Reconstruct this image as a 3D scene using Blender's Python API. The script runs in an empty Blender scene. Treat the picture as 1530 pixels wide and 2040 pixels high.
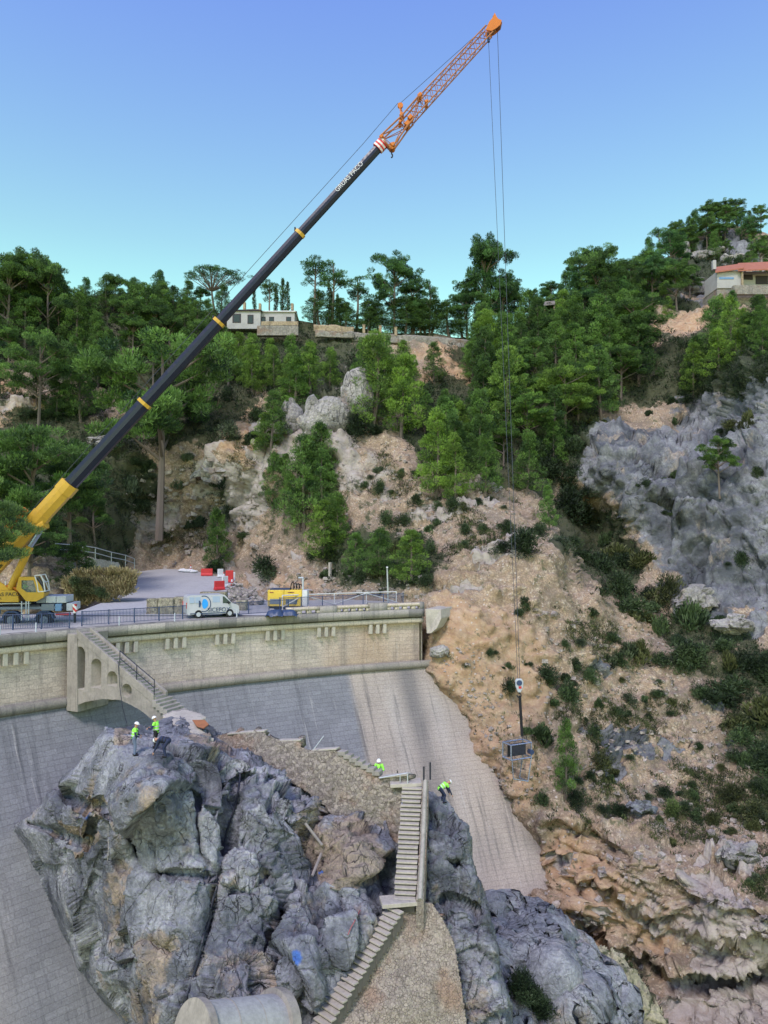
import bpy, bmesh, math, random
import numpy as np
from mathutils import Vector, Matrix
random.seed(7); rng = np.random.default_rng(7)
S = bpy.context.scene
COL = S.collection
# ---------------------------------------------------------------- camera
F = 1500.0; PITCH = math.radians(2.1)          # focal length in photo pixels (1530x2040)
cd = bpy.data.cameras.new('camera'); cam = bpy.data.objects.new('camera', cd); COL.objects.link(cam)
cam.location = (0, 0, 0); cam.rotation_euler = (math.radians(90) + PITCH, 0, 0)
cd.sensor_fit = 'VERTICAL'; cd.sensor_height = 36; cd.lens = 36 * F / 2040
cd.clip_start = 0.1; cd.clip_end = 3000
S.camera = cam
S.render.resolution_x = 768; S.render.resolution_y = 1024
# ---------------------------------------------------------------- sky and light
SUN_EL = math.radians(52); SUN_AZ = math.radians(205)     # azimuth clockwise from +Y (view direction)
w = bpy.data.worlds.new('World'); S.world = w; w.use_nodes = True
nt = w.node_tree; nt.nodes.clear()
def wn(t, **k):
    n = nt.nodes.new(t)
    for a, b in k.items(): setattr(n, a, b)
    return n
sky = wn('ShaderNodeTexSky', sky_type='NISHITA', sun_disc=False, sun_elevation=SUN_EL, sun_rotation=SUN_AZ,
         air_density=1.0, dust_density=0.3, ozone_density=2.0, altitude=300)
tc = wn('ShaderNodeTexCoord'); sp = wn('ShaderNodeSeparateXYZ')
nt.links.new(tc.outputs['Generated'], sp.inputs[0])
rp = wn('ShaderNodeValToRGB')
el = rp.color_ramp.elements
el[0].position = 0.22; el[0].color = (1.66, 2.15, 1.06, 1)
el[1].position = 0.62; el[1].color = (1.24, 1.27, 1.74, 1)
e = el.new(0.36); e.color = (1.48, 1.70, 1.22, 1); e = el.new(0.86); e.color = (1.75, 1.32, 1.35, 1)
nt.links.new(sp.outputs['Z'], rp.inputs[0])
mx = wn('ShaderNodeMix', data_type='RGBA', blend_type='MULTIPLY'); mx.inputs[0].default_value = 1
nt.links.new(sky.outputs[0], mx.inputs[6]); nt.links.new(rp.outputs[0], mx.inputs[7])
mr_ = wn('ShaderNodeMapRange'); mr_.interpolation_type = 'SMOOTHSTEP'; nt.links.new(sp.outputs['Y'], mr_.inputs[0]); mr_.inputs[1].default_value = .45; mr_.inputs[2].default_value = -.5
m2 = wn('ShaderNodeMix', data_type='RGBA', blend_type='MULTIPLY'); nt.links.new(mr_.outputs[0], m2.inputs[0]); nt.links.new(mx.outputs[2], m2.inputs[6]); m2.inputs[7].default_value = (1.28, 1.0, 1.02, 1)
bg = wn('ShaderNodeBackground'); bg.inputs[1].default_value = 0.13
wo = wn('ShaderNodeOutputWorld')
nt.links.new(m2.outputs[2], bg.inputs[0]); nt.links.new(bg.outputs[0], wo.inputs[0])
sl = bpy.data.lights.new('sun', 'SUN'); sl.energy = 2.0; sl.angle = math.radians(14); sl.color = (1.0, 0.92, 0.88)
sun = bpy.data.objects.new('sun', sl); COL.objects.link(sun)
sdir = Vector((math.sin(SUN_AZ) * math.cos(SUN_EL), math.cos(SUN_AZ) * math.cos(SUN_EL), math.sin(SUN_EL)))
sun.rotation_euler = sdir.to_track_quat('Z', 'Y').to_euler()
S.view_settings.view_transform = 'Standard'; S.view_settings.look = 'None'
S.view_settings.exposure = 0.55; S.view_settings.gamma = 1

# ---------------------------------------------------------------- pixel <-> world helpers
def ray(u, v):
    u = np.asarray(u, float); v = np.asarray(v, float)
    a = (u - 765) / F; c = (1020 - v) / F
    y = np.cos(PITCH) - c * np.sin(PITCH); z = np.sin(PITCH) + c * np.cos(PITCH)
    return np.stack([a / y, np.ones_like(a + y), z / y], -1)
def at(u, v, d):
    r = ray(u, v); return r * (np.asarray(d, float)[..., None] if np.ndim(d) else d)
def atz(u, v, z):
    r = ray(u, v); return r * (z / r[2])
def V(p): return Vector((float(p[0]), float(p[1]), float(p[2])))

# ---------------------------------------------------------------- noise
def _h(ix, iy, iz, k):
    with np.errstate(over='ignore'):
        n = (ix.astype(np.uint32) * np.uint32(374761393) + iy.astype(np.uint32) * np.uint32(668265263)
             + iz.astype(np.uint32) * np.uint32(2147483647) + np.uint32((k * 974634777) & 0xffffffff))
        n = (n ^ (n >> np.uint32(13))) * np.uint32(1274126177)
        n = (n ^ (n >> np.uint32(15))) * np.uint32(2246822519)
        n = n ^ (n >> np.uint32(16))
    return n.astype(np.float64) / 4294967295.0
def vnoise(P, k=0):
    i = np.floor(P).astype(np.int64); f = P - i; f = f * f * (3 - 2 * f)
    i = i + 100000
    r = 0
    for dx in (0, 1):
        for dy in (0, 1):
            for dz in (0, 1):
                wt = (f[..., 0] if dx else 1 - f[..., 0]) * (f[..., 1] if dy else 1 - f[..., 1]) * (f[..., 2] if dz else 1 - f[..., 2])
                r = r + wt * _h(i[..., 0] + dx, i[..., 1] + dy, i[..., 2] + dz, k)
    return r * 2 - 1
def fbm(P, sc, oc=4, k=0, g=0.5):
    r = 0; a = 1; s = 1.0 / sc
    for o in range(oc):
        r = r + a * vnoise(P * s, k + o); a *= g; s *= 2.03
    return r
def cells(P, sc, k=0, jit=0.9):
    """worley: returns F1, F2, cell offset vector, 3 random numbers of the cell"""
    Q = P / sc; i = np.floor(Q).astype(np.int64)
    F1 = np.full(Q.shape[:-1], 9.0); F2 = F1.copy(); off = np.zeros_like(Q); rid = [np.zeros_like(F1) for _ in range(4)]
    for dx in (-1, 0, 1):
        for dy in (-1, 0, 1):
            for dz in (-1, 0, 1):
                c = i + np.array([dx, dy, dz]); cc = c + 100000
                j = np.stack([_h(cc[..., 0], cc[..., 1], cc[..., 2], k + q) for q in range(3)], -1)
                p = c + 0.5 + (j - 0.5) * jit
                o = Q - p; d = np.sqrt((o ** 2).sum(-1))
                m = d < F1
                F2 = np.where(m, F1, np.minimum(F2, d)); F1 = np.where(m, d, F1)
                off = np.where(m[..., None], o, off)
                for q in range(4):
                    rid[q] = np.where(m, _h(cc[..., 0], cc[..., 1], cc[..., 2], k + 11 + q), rid[q])
    return F1, F2, off, rid
def rocky(P, sc, amp, k=0, tilt=1.0, crack=0.5, aniso=(1, 1, 1)):
    A = P * np.array(aniso)
    A = A + np.stack([fbm(P, sc * 1.5, 3, k + 30 + q) for q in range(3)], -1) * sc * 0.13
    F1, F2, off, r = cells(A, sc, k)
    t = (off[..., 0] * (r[0] - .5) + off[..., 1] * (r[1] - .5) + off[..., 2] * (r[2] - .5)) * 2 * tilt
    e = np.clip((F2 - F1) / 0.07, 0, 1)
    return amp * (1.5 * t + (r[3] - .5) * 0.8) - crack * amp * (1 - e) ** 2
def solve_rbf(pts, c=25.0, lin=True):
    A = np.array(pts, float); X = A[:, :2]; y = np.log(A[:, 2])
    D = np.sqrt(((X[:, None] - X[None]) ** 2).sum(-1) + c * c)
    n = len(X); Pm = np.c_[np.ones(n), X / 1000]
    M = np.zeros((n + 3, n + 3)); M[:n, :n] = D + np.eye(n) * 1.0; M[:n, n:] = Pm; M[n:, :n] = Pm.T
    s = np.linalg.solve(M, np.r_[y, 0, 0, 0])
    def ev(U, Vv):
        U = np.asarray(U, float); Vv = np.asarray(Vv, float); sh = U.shape; U = U.ravel(); Vv = Vv.ravel(); out = np.zeros(len(U))
        for a in range(0, len(U), 20000):
            u = U[a:a + 20000]; v = Vv[a:a + 20000]
            d = np.sqrt((u[:, None] - X[None, :, 0]) ** 2 + (v[:, None] - X[None, :, 1]) ** 2 + c * c)
            out[a:a + 20000] = d @ s[:n] + s[n] + s[n + 1] * u / 1000 + s[n + 2] * v / 1000
        return np.exp(out).reshape(sh)
    return ev
def poly_sd(U, Vv, poly):
    """signed distance to a pixel polygon, positive inside"""
    P = np.array(poly, float); n = len(P); U = np.asarray(U, float); Vv = np.asarray(Vv, float)
    best = np.full(U.shape, 1e9); ins = np.zeros(U.shape, bool)
    for i in range(n):
        a = P[i]; b = P[(i + 1) % n]; e = b - a
        t = np.clip(((U - a[0]) * e[0] + (Vv - a[1]) * e[1]) / (e @ e + 1e-9), 0, 1)
        best = np.minimum(best, np.hypot(U - a[0] - t * e[0], Vv - a[1] - t * e[1]))
        c = ((a[1] > Vv) != (b[1] > Vv)) & (U < (b[0] - a[0]) * (Vv - a[1]) / (b[1] - a[1] + 1e-12) + a[0])
        ins ^= c
    return np.where(ins, best, -best)
def line_d(U, Vv, pl):
    P = np.array(pl, float); best = np.full(np.shape(U), 1e9)
    for i in range(len(P) - 1):
        a = P[i]; b = P[i + 1]; e = b - a
        t = np.clip(((U - a[0]) * e[0] + (Vv - a[1]) * e[1]) / (e @ e + 1e-9), 0, 1)
        best = np.minimum(best, np.hypot(U - a[0] - t * e[0], Vv - a[1] - t * e[1]))
    return best

# ---------------------------------------------------------------- mesh helpers
class MB:
    def __init__(s): s.v = []; s.f = []; s.mi = []
    def add(s, vs, fs, mi=0):
        n = len(s.v); s.v += [tuple(map(float, p)) for p in vs]; s.f += [[n + i for i in q] for q in fs]; s.mi += [mi] * len(fs); return s
    def box(s, c, size, rot=None, mi=0):
        x, y, z = size[0] / 2, size[1] / 2, size[2] / 2
        vs = [Vector((a * x, b * y, q * z)) for q in (-1, 1) for b in (-1, 1) for a in (-1, 1)]
        if rot is not None: vs = [rot @ p for p in vs]
        vs = [p + Vector(c) for p in vs]
        return s.add(vs, [(0, 2, 3, 1), (4, 5, 7, 6), (0, 1, 5, 4), (2, 6, 7, 3), (0, 4, 6, 2), (1, 3, 7, 5)], mi)
    def tube(s, a, b, r0, r1=None, n=8, cap=True, mi=0):
        a = Vector(a); b = Vector(b); r1 = r0 if r1 is None else r1
        d = (b - a).normalized(); q = d.to_track_quat('Z', 'Y').to_matrix()
        vs = []
        for p, r in ((a, r0), (b, r1)):
            for i in range(n):
                t = 2 * math.pi * i / n; vs.append(p + q @ Vector((math.cos(t) * r, math.sin(t) * r, 0)))
        fs = [(i, (i + 1) % n, n + (i + 1) % n, n + i) for i in range(n)]
        if cap: fs += [tuple(range(n - 1, -1, -1)), tuple(range(n, 2 * n))]
        return s.add(vs, fs, mi)
    def path(s, pts, r, n=6, mi=0):
        for i in range(len(pts) - 1):
            ra = r[i] if hasattr(r, '__len__') else r; rb = r[i + 1] if hasattr(r, '__len__') else r
            s.tube(pts[i], pts[i + 1], ra, rb, n, True, mi)
        return s
    def prism(s, prof, origin, ax, ay, az, depth, mi=0):
        """2D outline (x,y) in plane ax/ay, extruded from -depth/2 to depth/2 along az"""
        O = Vector(origin); ax = Vector(ax); ay = Vector(ay); az = Vector(az); n = len(prof)
        vs = [O + ax * x + ay * y - az * depth / 2 for x, y in prof] + [O + ax * x + ay * y + az * depth / 2 for x, y in prof]
        fs = [tuple(range(n - 1, -1, -1)), tuple(range(n, 2 * n))] + [(i, (i + 1) % n, n + (i + 1) % n, n + i) for i in range(n)]
        return s.add(vs, fs, mi)
    def build(s, name, mat, parent=None, smooth=False, bevel=0):
        me = bpy.data.meshes.new(name); me.from_pydata(s.v, [], s.f)
        for m in (mat if isinstance(mat, (list, tuple)) else [mat]): me.materials.append(m)
        if any(s.mi): me.polygons.foreach_set('material_index', s.mi)
        bm = bmesh.new(); bm.from_mesh(me); bmesh.ops.recalc_face_normals(bm, faces=bm.faces); bm.to_mesh(me); bm.free()
        if smooth: me.polygons.foreach_set('use_smooth', [True] * len(me.polygons))
        o = bpy.data.objects.new(name, me); COL.objects.link(o)
        if parent: o.parent = parent; o.matrix_parent_inverse = Matrix.Translation(parent.location).inverted() if parent.rotation_euler.z == 0 and not parent.get('local') else Matrix()
        if bevel:
            b = o.modifiers.new('bevel', 'BEVEL'); b.width = bevel; b.segments = 1; b.limit_method = 'ANGLE'
        return o
def tag(o, label=None, cat=None, group=None, kind=None):
    if label: o['label'] = label
    if cat: o['category'] = cat
    if group: o['group'] = group
    if kind: o['kind'] = kind
    return o
def thing(name, label, cat, loc=(0, 0, 0), rz=0, group=None, local=False):
    o = bpy.data.objects.new(name, None); COL.objects.link(o); o.location = V(loc); o.rotation_euler = (0, 0, rz)
    o.empty_display_size = 0.2
    if local: o['local'] = 1
    return tag(o, label, cat, group)
def grid_mesh(name, P, mat, cols=None, flip=False, keep=None, uv=None, smooth=False, colname='mask'):
    ny, nx = P.shape[:2]
    idx = np.arange(ny * nx).reshape(ny, nx)
    q = np.stack([idx[:-1, :-1], idx[:-1, 1:], idx[1:, 1:], idx[1:, :-1]], -1)
    if flip: q = q[..., ::-1]
    q = q.reshape(-1, 4)
    if keep is not None:
        kk = keep.ravel(); q = q[kk[q].all(1)]
        used = np.zeros(ny * nx, bool); used[q.ravel()] = True
        remap = np.cumsum(used) - 1; q = remap[q]
    else: used = np.ones(ny * nx, bool)
    vv = P.reshape(-1, 3)[used]
    me = bpy.data.meshes.new(name)
    me.vertices.add(len(vv)); me.vertices.foreach_set('co', vv.astype(np.float32).ravel())
    me.loops.add(q.size); me.loops.foreach_set('vertex_index', q.ravel().astype(np.int32))
    me.polygons.add(len(q)); me.polygons.foreach_set('loop_start', (np.arange(len(q)) * 4).astype(np.int32))
    me.polygons.foreach_set('loop_total', np.full(len(q), 4, np.int32))
    me.update(calc_edges=True)
    if smooth: me.polygons.foreach_set('use_smooth', np.ones(len(q), bool))
    if cols is not None:
        a = me.attributes.new(colname, 'FLOAT_COLOR', 'POINT')
        c = np.concatenate([cols.reshape(-1, cols.shape[-1])[used], np.ones((used.sum(), 4 - cols.shape[-1]))], 1)
        a.data.foreach_set('color', c.astype(np.float32).ravel())
    if uv is not None:
        ul = me.uv_layers.new(name='uv'); ul.data.foreach_set('uv', uv.reshape(-1, 2)[used][q.ravel()].astype(np.float32).ravel())
    me.materials.append(mat)
    o = bpy.data.objects.new(name, me); COL.objects.link(o)
    return o
def normals(P):
    a = np.gradient(P, axis=0); b = np.gradient(P, axis=1); n = np.cross(a, b)
    n /= np.linalg.norm(n, axis=-1, keepdims=True) + 1e-9
    s = np.sign((n * P).sum(-1, keepdims=True)); return -n * s      # towards the viewer side
def smooth_grid(P, it=4):
    for _ in range(it):
        Q = P.copy(); Q[1:-1, 1:-1] = (P[:-2, 1:-1] + P[2:, 1:-1] + P[1:-1, :-2] + P[1:-1, 2:] + 4 * P[1:-1, 1:-1]) / 8; P = Q
    return P

# ---------------------------------------------------------------- materials
class NT:
    def __init__(s, name):
        s.m = bpy.data.materials.new(name); s.m.use_nodes = True; s.t = s.m.node_tree; s.t.nodes.clear()
        s.out = s.n('ShaderNodeOutputMaterial'); s.b = s.n('ShaderNodeBsdfPrincipled'); s.l(s.b.outputs[0], s.out.inputs[0])
    def n(s, t, **k):
        n = s.t.nodes.new(t)
        for a, b in k.items(): setattr(n, a, b)
        return n
    def l(s, a, b): s.t.links.new(a, b)
    def val(s, inp, x):
        if hasattr(x, 'is_linked') or hasattr(x, 'links'): s.l(x, inp)
        else: inp.default_value = x if not isinstance(x, tuple) or len(x) != 3 else (*x, 1)
    def noise(s, vec, sc, det=5, rough=.55, dist=0):
        n = s.n('ShaderNodeTexNoise'); n.inputs['Scale'].default_value = sc; n.inputs['Detail'].default_value = det
        n.inputs['Roughness'].default_value = rough; n.inputs['Distortion'].default_value = dist
        if vec is not None: s.l(vec, n.inputs['Vector'])
        return n.outputs['Fac']
    def ramp(s, fac, a, b):
        n = s.n('ShaderNodeMapRange'); n.interpolation_type = 'SMOOTHSTEP'; s.l(fac, n.inputs[0]); n.inputs[1].default_value = a; n.inputs[2].default_value = b
        return n.outputs[0]
    def math(s, op, a, b=0.0):
        n = s.n('ShaderNodeMath', operation=op); s.val(n.inputs[0], a); s.val(n.inputs[1], b); return n.outputs[0]
    def mix(s, fac, a, b, blend='MIX'):
        n = s.n('ShaderNodeMix', data_type='RGBA', blend_type=blend); s.val(n.inputs[0], fac); s.val(n.inputs[6], a); s.val(n.inputs[7], b); return n.outputs[2]
    def scale(s, vec, k):
        n = s.n('ShaderNodeVectorMath', operation='MULTIPLY'); s.l(vec, n.inputs[0]); n.inputs[1].default_value = k; return n.outputs[0]
    def bump(s, h, st, d, prev=None):
        n = s.n('ShaderNodeBump'); n.inputs['Strength'].default_value = st; n.inputs['Distance'].default_value = d; s.l(h, n.inputs['Height'])
        if prev is not None: s.l(prev, n.inputs['Normal'])
        return n.outputs[0]
    def pos(s): return s.n('ShaderNodeNewGeometry').outputs['Position']
    def obj(s): return s.n('ShaderNodeTexCoord').outputs['Object']
    def uv(s): return s.n('ShaderNodeTexCoord').outputs['UV']
    def attr(s, name):
        n = s.n('ShaderNodeAttribute'); n.attribute_name = name; return n
    def crack(s, vec, sc, w=0.06):
        """thin dark joint lines: 1 on the line"""
        v = s.n('ShaderNodeTexVoronoi', feature='DISTANCE_TO_EDGE'); s.l(vec, v.inputs['Vector']); v.inputs['Scale'].default_value = sc
        return s.ramp(v.outputs['Distance'], w, 0.0)
    def done(s, col, rough=.85, nrm=None, metal=0.0, spec=.3):
        s.val(s.b.inputs['Base Color'], col); s.val(s.b.inputs['Roughness'], rough); s.val(s.b.inputs['Metallic'], metal)
        s.b.inputs['Specular IOR Level'].default_value = spec
        if nrm is not None: s.l(nrm, s.b.inputs['Normal'])
        return s.m
def paint(name, c, rough=.5, dirt=.25, metal=0.0, sc=3.0):
    t = NT(name); p = t.obj(); a = t.ramp(t.noise(p, sc, 6, .65), .42, .75); b = t.ramp(t.noise(p, sc * 6, 4, .6), .5, .8)
    c2 = tuple(x * .45 + .02 for x in c)
    col = t.mix(t.math('MULTIPLY', a, dirt), c, c2); col = t.mix(t.math('MULTIPLY', b, dirt * .7), col, (.16, .13, .10))
    return t.done(col, t.math('ADD', t.math('MULTIPLY', a, .2), rough), t.bump(t.noise(p, sc * 8, 3), .06, .01), metal)
def warp(t, p, sc, amt):
    n = t.n('ShaderNodeTexNoise'); n.inputs['Scale'].default_value = sc; t.l(p, n.inputs['Vector'])
    m = t.n('ShaderNodeVectorMath', operation='MULTIPLY_ADD'); t.l(n.outputs['Color'], m.inputs[0]); m.inputs[1].default_value = (amt,) * 3; t.l(p, m.inputs[2])
    return m.outputs[0]
def rock_layers(t, p, cA, cB, cC, sc=1.0, ochre=None):
    """grey limestone, pale weathering, ochre breaks, joints"""
    a = t.ramp(t.noise(p, .22 * sc, 6, .6), .40, .62)
    b = t.ramp(t.noise(p, .8 * sc, 7, .65), .45, .7)
    pw = warp(t, t.scale(p, (1, 1, .6)), .9 * sc, .35 / sc)
    col = t.mix(a, cA, cB); col = t.mix(t.math('MULTIPLY', b, .5), col, tuple(x * 1.5 for x in cB))
    och = t.ramp(t.noise(t.scale(p, (1, 1, .6)), .33 * sc, 7, .7), .56, .70)
    if ochre is not None: och = t.math('MINIMUM', t.math('ADD', och, t.ramp(t.math('ADD', ochre, t.math('MULTIPLY', t.math('SUBTRACT', t.noise(p, .8 * sc, 6, .7), .5), 1.6)), .45, .8)), 1.0)
    col = t.mix(t.math('MULTIPLY', och, .75), col, cC)
    fine = t.noise(p, 5 * sc, 6, .7)
    col = t.mix(t.ramp(fine, .35, .7), t.mix(.45, col, (.05, .055, .065)), col)
    c1 = t.crack(pw, .42 * sc, .02); c2 = t.crack(warp(t, t.scale(p, (1, 1, .55)), 2 * sc, .2 / sc), 1.5 * sc, .025)
    c1 = t.math('MULTIPLY', c1, .8); ck = t.math('MAXIMUM', t.math('MULTIPLY', c1, t.ramp(t.noise(p, .9 * sc, 2), .42, .55)), t.math('MULTIPLY', t.math('MULTIPLY', c2, .6), t.ramp(t.noise(p, 1.1 * sc, 2), .5, .62)))
    st = t.ramp(t.noise(t.scale(p, (1.2, 1.2, .16)), 1.6 * sc, 5, .65), .52, .72)
    col = t.mix(t.math('MULTIPLY', st, .45), col, (.075, .08, .09))
    rl = t.math('ABSOLUTE', t.math('SUBTRACT', t.noise(t.scale(p, (1, 1, .38)), .55 * sc, 3, .6, .4), .5)); r2 = t.math('ABSOLUTE', t.math('SUBTRACT', t.noise(t.scale(p, (.6, .6, 1.6)), .6 * sc, 4, .6, .3), .5))
    rdg = t.math('MULTIPLY', t.math('MAXIMUM', t.ramp(rl, .008, .002), t.math('MULTIPLY', t.ramp(r2, .005, .001), .8)), t.ramp(t.noise(p, .35 * sc, 3), .44, .60))
    ck = t.math('MAXIMUM', t.math('MULTIPLY', ck, .45), rdg)
    col = t.mix(t.math('MULTIPLY', ck, .7), col, (.03, .032, .04))
    h = t.math('ADD', t.math('MULTIPLY', fine, .35), t.math('MULTIPLY', t.noise(p, 1.6 * sc, 8, .65), 1.0))
    h = t.math('SUBTRACT', h, t.math('MULTIPLY', ck, .7))
    return col, h
def mat_rock(name, cA=(.13, .15, .185), cB=(.27, .285, .31), cC=(.30, .215, .14), sc=1.0, spots=(), masked=False):
    t = NT(name); p = t.pos(); oc = None
    if masked: sc__ = t.n('ShaderNodeSeparateColor'); t.l(t.attr('mask').outputs['Color'], sc__.inputs[0]); oc = sc__.outputs[0]; tone = sc__.outputs[1]
    col, h = rock_layers(t, p, cA, cB, cC, sc, oc)
    if masked: col = t.mix(.75, col, t.mix(tone, (.10, .11, .13), (1.9, 1.85, 1.8)), 'MULTIPLY') if False else t.mix(1.0, col, t.mix(tone, (.55, .56, .60), (1.45, 1.42, 1.38)), 'MULTIPLY')
    for q, r, c in spots:
        d = t.n('ShaderNodeVectorMath', operation='DISTANCE'); t.l(warp(t, p, 5, .16), d.inputs[0]); d.inputs[1].default_value = q
        col = t.mix(t.math('MULTIPLY', t.ramp(d.outputs['Value'], r, r * .6), .85), col, c)
    return t.done(col, .88, t.bump(h, 1.0, .34 / sc))
def mat_masonry(name, cA, cB, mortar, bw, bh, stain=.6, warm=None, streak=(.035, .04, .05), irregular=.02, vertical=1.0, mort=.012, pale=.3):
    """ashlar in metres from the UV map: u along the wall, v up the wall"""
    t = NT(name); uv = t.uv(); u2 = warp(t, uv, 1.4, irregular)
    br = t.n('ShaderNodeTexBrick'); t.l(u2, br.inputs['Vector']); br.inputs['Scale'].default_value = 1
    br.offset = .5; br.inputs['Brick Width'].default_value = bw; br.inputs['Row Height'].default_value = bh
    br.inputs['Mortar Size'].default_value = mort; br.inputs['Mortar Smooth'].default_value = .4; br.inputs['Bias'].default_value = -.1
    br.inputs['Color1'].default_value = (*cA, 1); br.inputs['Color2'].default_value = (*cB, 1); br.inputs['Mortar'].default_value = (*mortar, 1)
    col = br.outputs['Color']
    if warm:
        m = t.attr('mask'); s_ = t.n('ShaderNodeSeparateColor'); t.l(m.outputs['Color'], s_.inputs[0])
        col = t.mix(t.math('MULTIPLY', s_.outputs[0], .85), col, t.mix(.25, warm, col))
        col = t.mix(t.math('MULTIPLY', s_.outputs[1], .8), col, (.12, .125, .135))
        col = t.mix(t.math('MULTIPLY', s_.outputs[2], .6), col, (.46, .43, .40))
    big = t.ramp(t.noise(uv, .22, 6, .6), .38, .66)
    col = t.mix(t.math('MULTIPLY', big, stain * .6), col, t.mix(.5, col, streak))
    sv = t.scale(uv, (1.5, .10 * vertical, 1))
    stv = t.ramp(t.noise(sv, 1.2, 7, .65), .50, .72)
    col = t.mix(t.math('MULTIPLY', stv, stain), col, streak)
    pl = t.ramp(t.noise(t.scale(uv, (2.2, .13 * vertical, 1)), 1.0, 6, .7), .58, .74)
    col = t.mix(t.math('MULTIPLY', pl, pale), col, (.55, .54, .52))
    f = t.noise(uv, 7, 6, .7); col = t.mix(t.ramp(f, .3, .7), t.mix(.4, col, (.06, .06, .065)), col)
    h = t.math('ADD', t.math('MULTIPLY', br.outputs['Fac'], -.8), t.math('MULTIPLY', f, .5))
    return t.done(col, .88, t.bump(h, .6, .05))
def mat_rubble(name, c=(.19, .17, .15), c2=(.39, .35, .30), mo=(.16, .135, .11), sc=5.0):
    t = NT(name); p = t.pos(); pw = warp(t, p, 3, .12)
    v = t.n('ShaderNodeTexVoronoi'); t.l(pw, v.inputs['Vector']); v.inputs['Scale'].default_value = sc
    sc_ = t.n('ShaderNodeSeparateColor'); t.l(v.outputs['Color'], sc_.inputs[0])
    col = t.mix(sc_.outputs[0], c, c2); col = t.mix(t.ramp(t.noise(p, .5, 5), .5, .68), col, t.mix(.5, col, (.30, .16, .09)))
    ck = t.math('MULTIPLY', t.crack(pw, sc, .09), t.ramp(t.noise(p, 4, 3), .35, .6)); col = t.mix(t.math('MULTIPLY', ck, .7), col, mo)
    col = t.mix(t.ramp(t.noise(p, 14, 6, .8), .35, .65), t.mix(.5, col, (.07, .06, .05)), col)
    st = t.ramp(t.noise(t.scale(p, (1, 1, .2)), .9, 6, .7), .52, .7); col = t.mix(t.math('MULTIPLY', st, .55), col, (.10, .09, .08))
    f = t.noise(p, 9, 6, .7)
    h = t.math('SUBTRACT', t.math('MULTIPLY', f, .5), t.math('MULTIPLY', ck, .8))
    return t.done(col, .9, t.bump(h, .8, .07))
def mat_concrete(name, c=(.33, .33, .33), dark=.5):
    t = NT(name); p = t.pos(); a = t.ramp(t.noise(p, .7, 6, .65), .4, .7); b = t.noise(p, 6, 6, .7)
    st = t.ramp(t.noise(t.scale(p, (1.6, 1.6, .15)), 2.2, 5, .65), .5, .72)
    col = t.mix(t.math('MULTIPLY', a, dark), c, tuple(x * .45 for x in c)); col = t.mix(t.math('MULTIPLY', st, dark), col, tuple(x * .35 for x in c))
    col = t.mix(t.ramp(b, .3, .7), t.mix(.25, col, (.08, .08, .08)), col)
    return t.done(col, .88, t.bump(b, .4, .02))
M = {}
M['rock'] = mat_rock('grey_limestone', spots=[])
M['pale_rock'] = mat_rock('pale_limestone', (.30, .29, .28), (.46, .44, .42), (.42, .31, .22), .8)
M['rubble'] = mat_rubble('rubble_masonry')
M['concrete'] = mat_concrete('weathered_concrete', (.33, .305, .275), .5)
M['pale_concrete'] = mat_concrete('pale_concrete', (.46, .43, .38), .4)
M['deck'] = mat_concrete('deck_concrete', (.45, .44, .43), .2)
# ================================================================ DAM
ZC = -6.7; KB = 0.7; ZT = -12.15
pa = atz(0, 1289, -7.5)[:2]; pb = atz(845, 1229, -7.5)[:2]
RC = 80.0
_m = (pa + pb) / 2; _t = pb - pa; _L = np.linalg.norm(_t); _t = _t / _L
CC = _m + np.array([_t[1], -_t[0]]) * math.sqrt(RC * RC - _L * _L / 4)
PH0 = math.atan2(*(pa - CC)[::-1])
def arc(s, r, z):           # s metres along the crest from the photo's left edge, r extra radius (upstream +)
    ph = PH0 - np.asarray(s, float) / RC
    s_, r_, z_ = np.broadcast_arrays(ph, r, z)
    return np.stack([CC[0] + (RC + r_) * np.cos(s_), CC[1] + (RC + r_) * np.sin(s_), z_ * 1.0], -1)
def s_of(u, v, z, rad=0.0):
    r = ray(u, v); q = None
    P = r * (z / r[2]); ph = math.atan2(P[1] - CC[1], P[0] - CC[0]); return (PH0 - ph) * RC
def s_ray(u, r=0.0):        # crest coordinate where the vertical plane through column u meets radius RC+r
    a = (u - 765) / F
    A = a * a + 1; B = -2 * (a * CC[0] + CC[1]); C_ = CC @ CC - (RC + r) ** 2
    y = (-B + math.sqrt(B * B - 4 * A * C_)) / (2 * A); P = np.array([a * y, y])
    return (PH0 - math.atan2(P[1] - CC[1], P[0] - CC[0])) * RC
def face_hit(u, v):
    r = ray(u, v)
    d = np.arange(95, 20, -.05); Q = r * d[:, None]
    rad = np.hypot(Q[:, 0] - CC[0], Q[:, 1] - CC[1]); Rz = RC + .1 - KB * (ZT - Q[:, 2])
    i = np.argmax(rad <= Rz); return Q[i]
M['shadow_tone_stone'] = mat_concrete('painted_gap_shadow_stone', (.13, .12, .11), .4)  # stone colour darkened to paint the gap shadow between coping and cornice
SL = -26.0; SR = s_ray(845)
dam = thing('dam', 'curved masonry dam with stone parapet and long sloping downstream face', 'dam')
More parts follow.
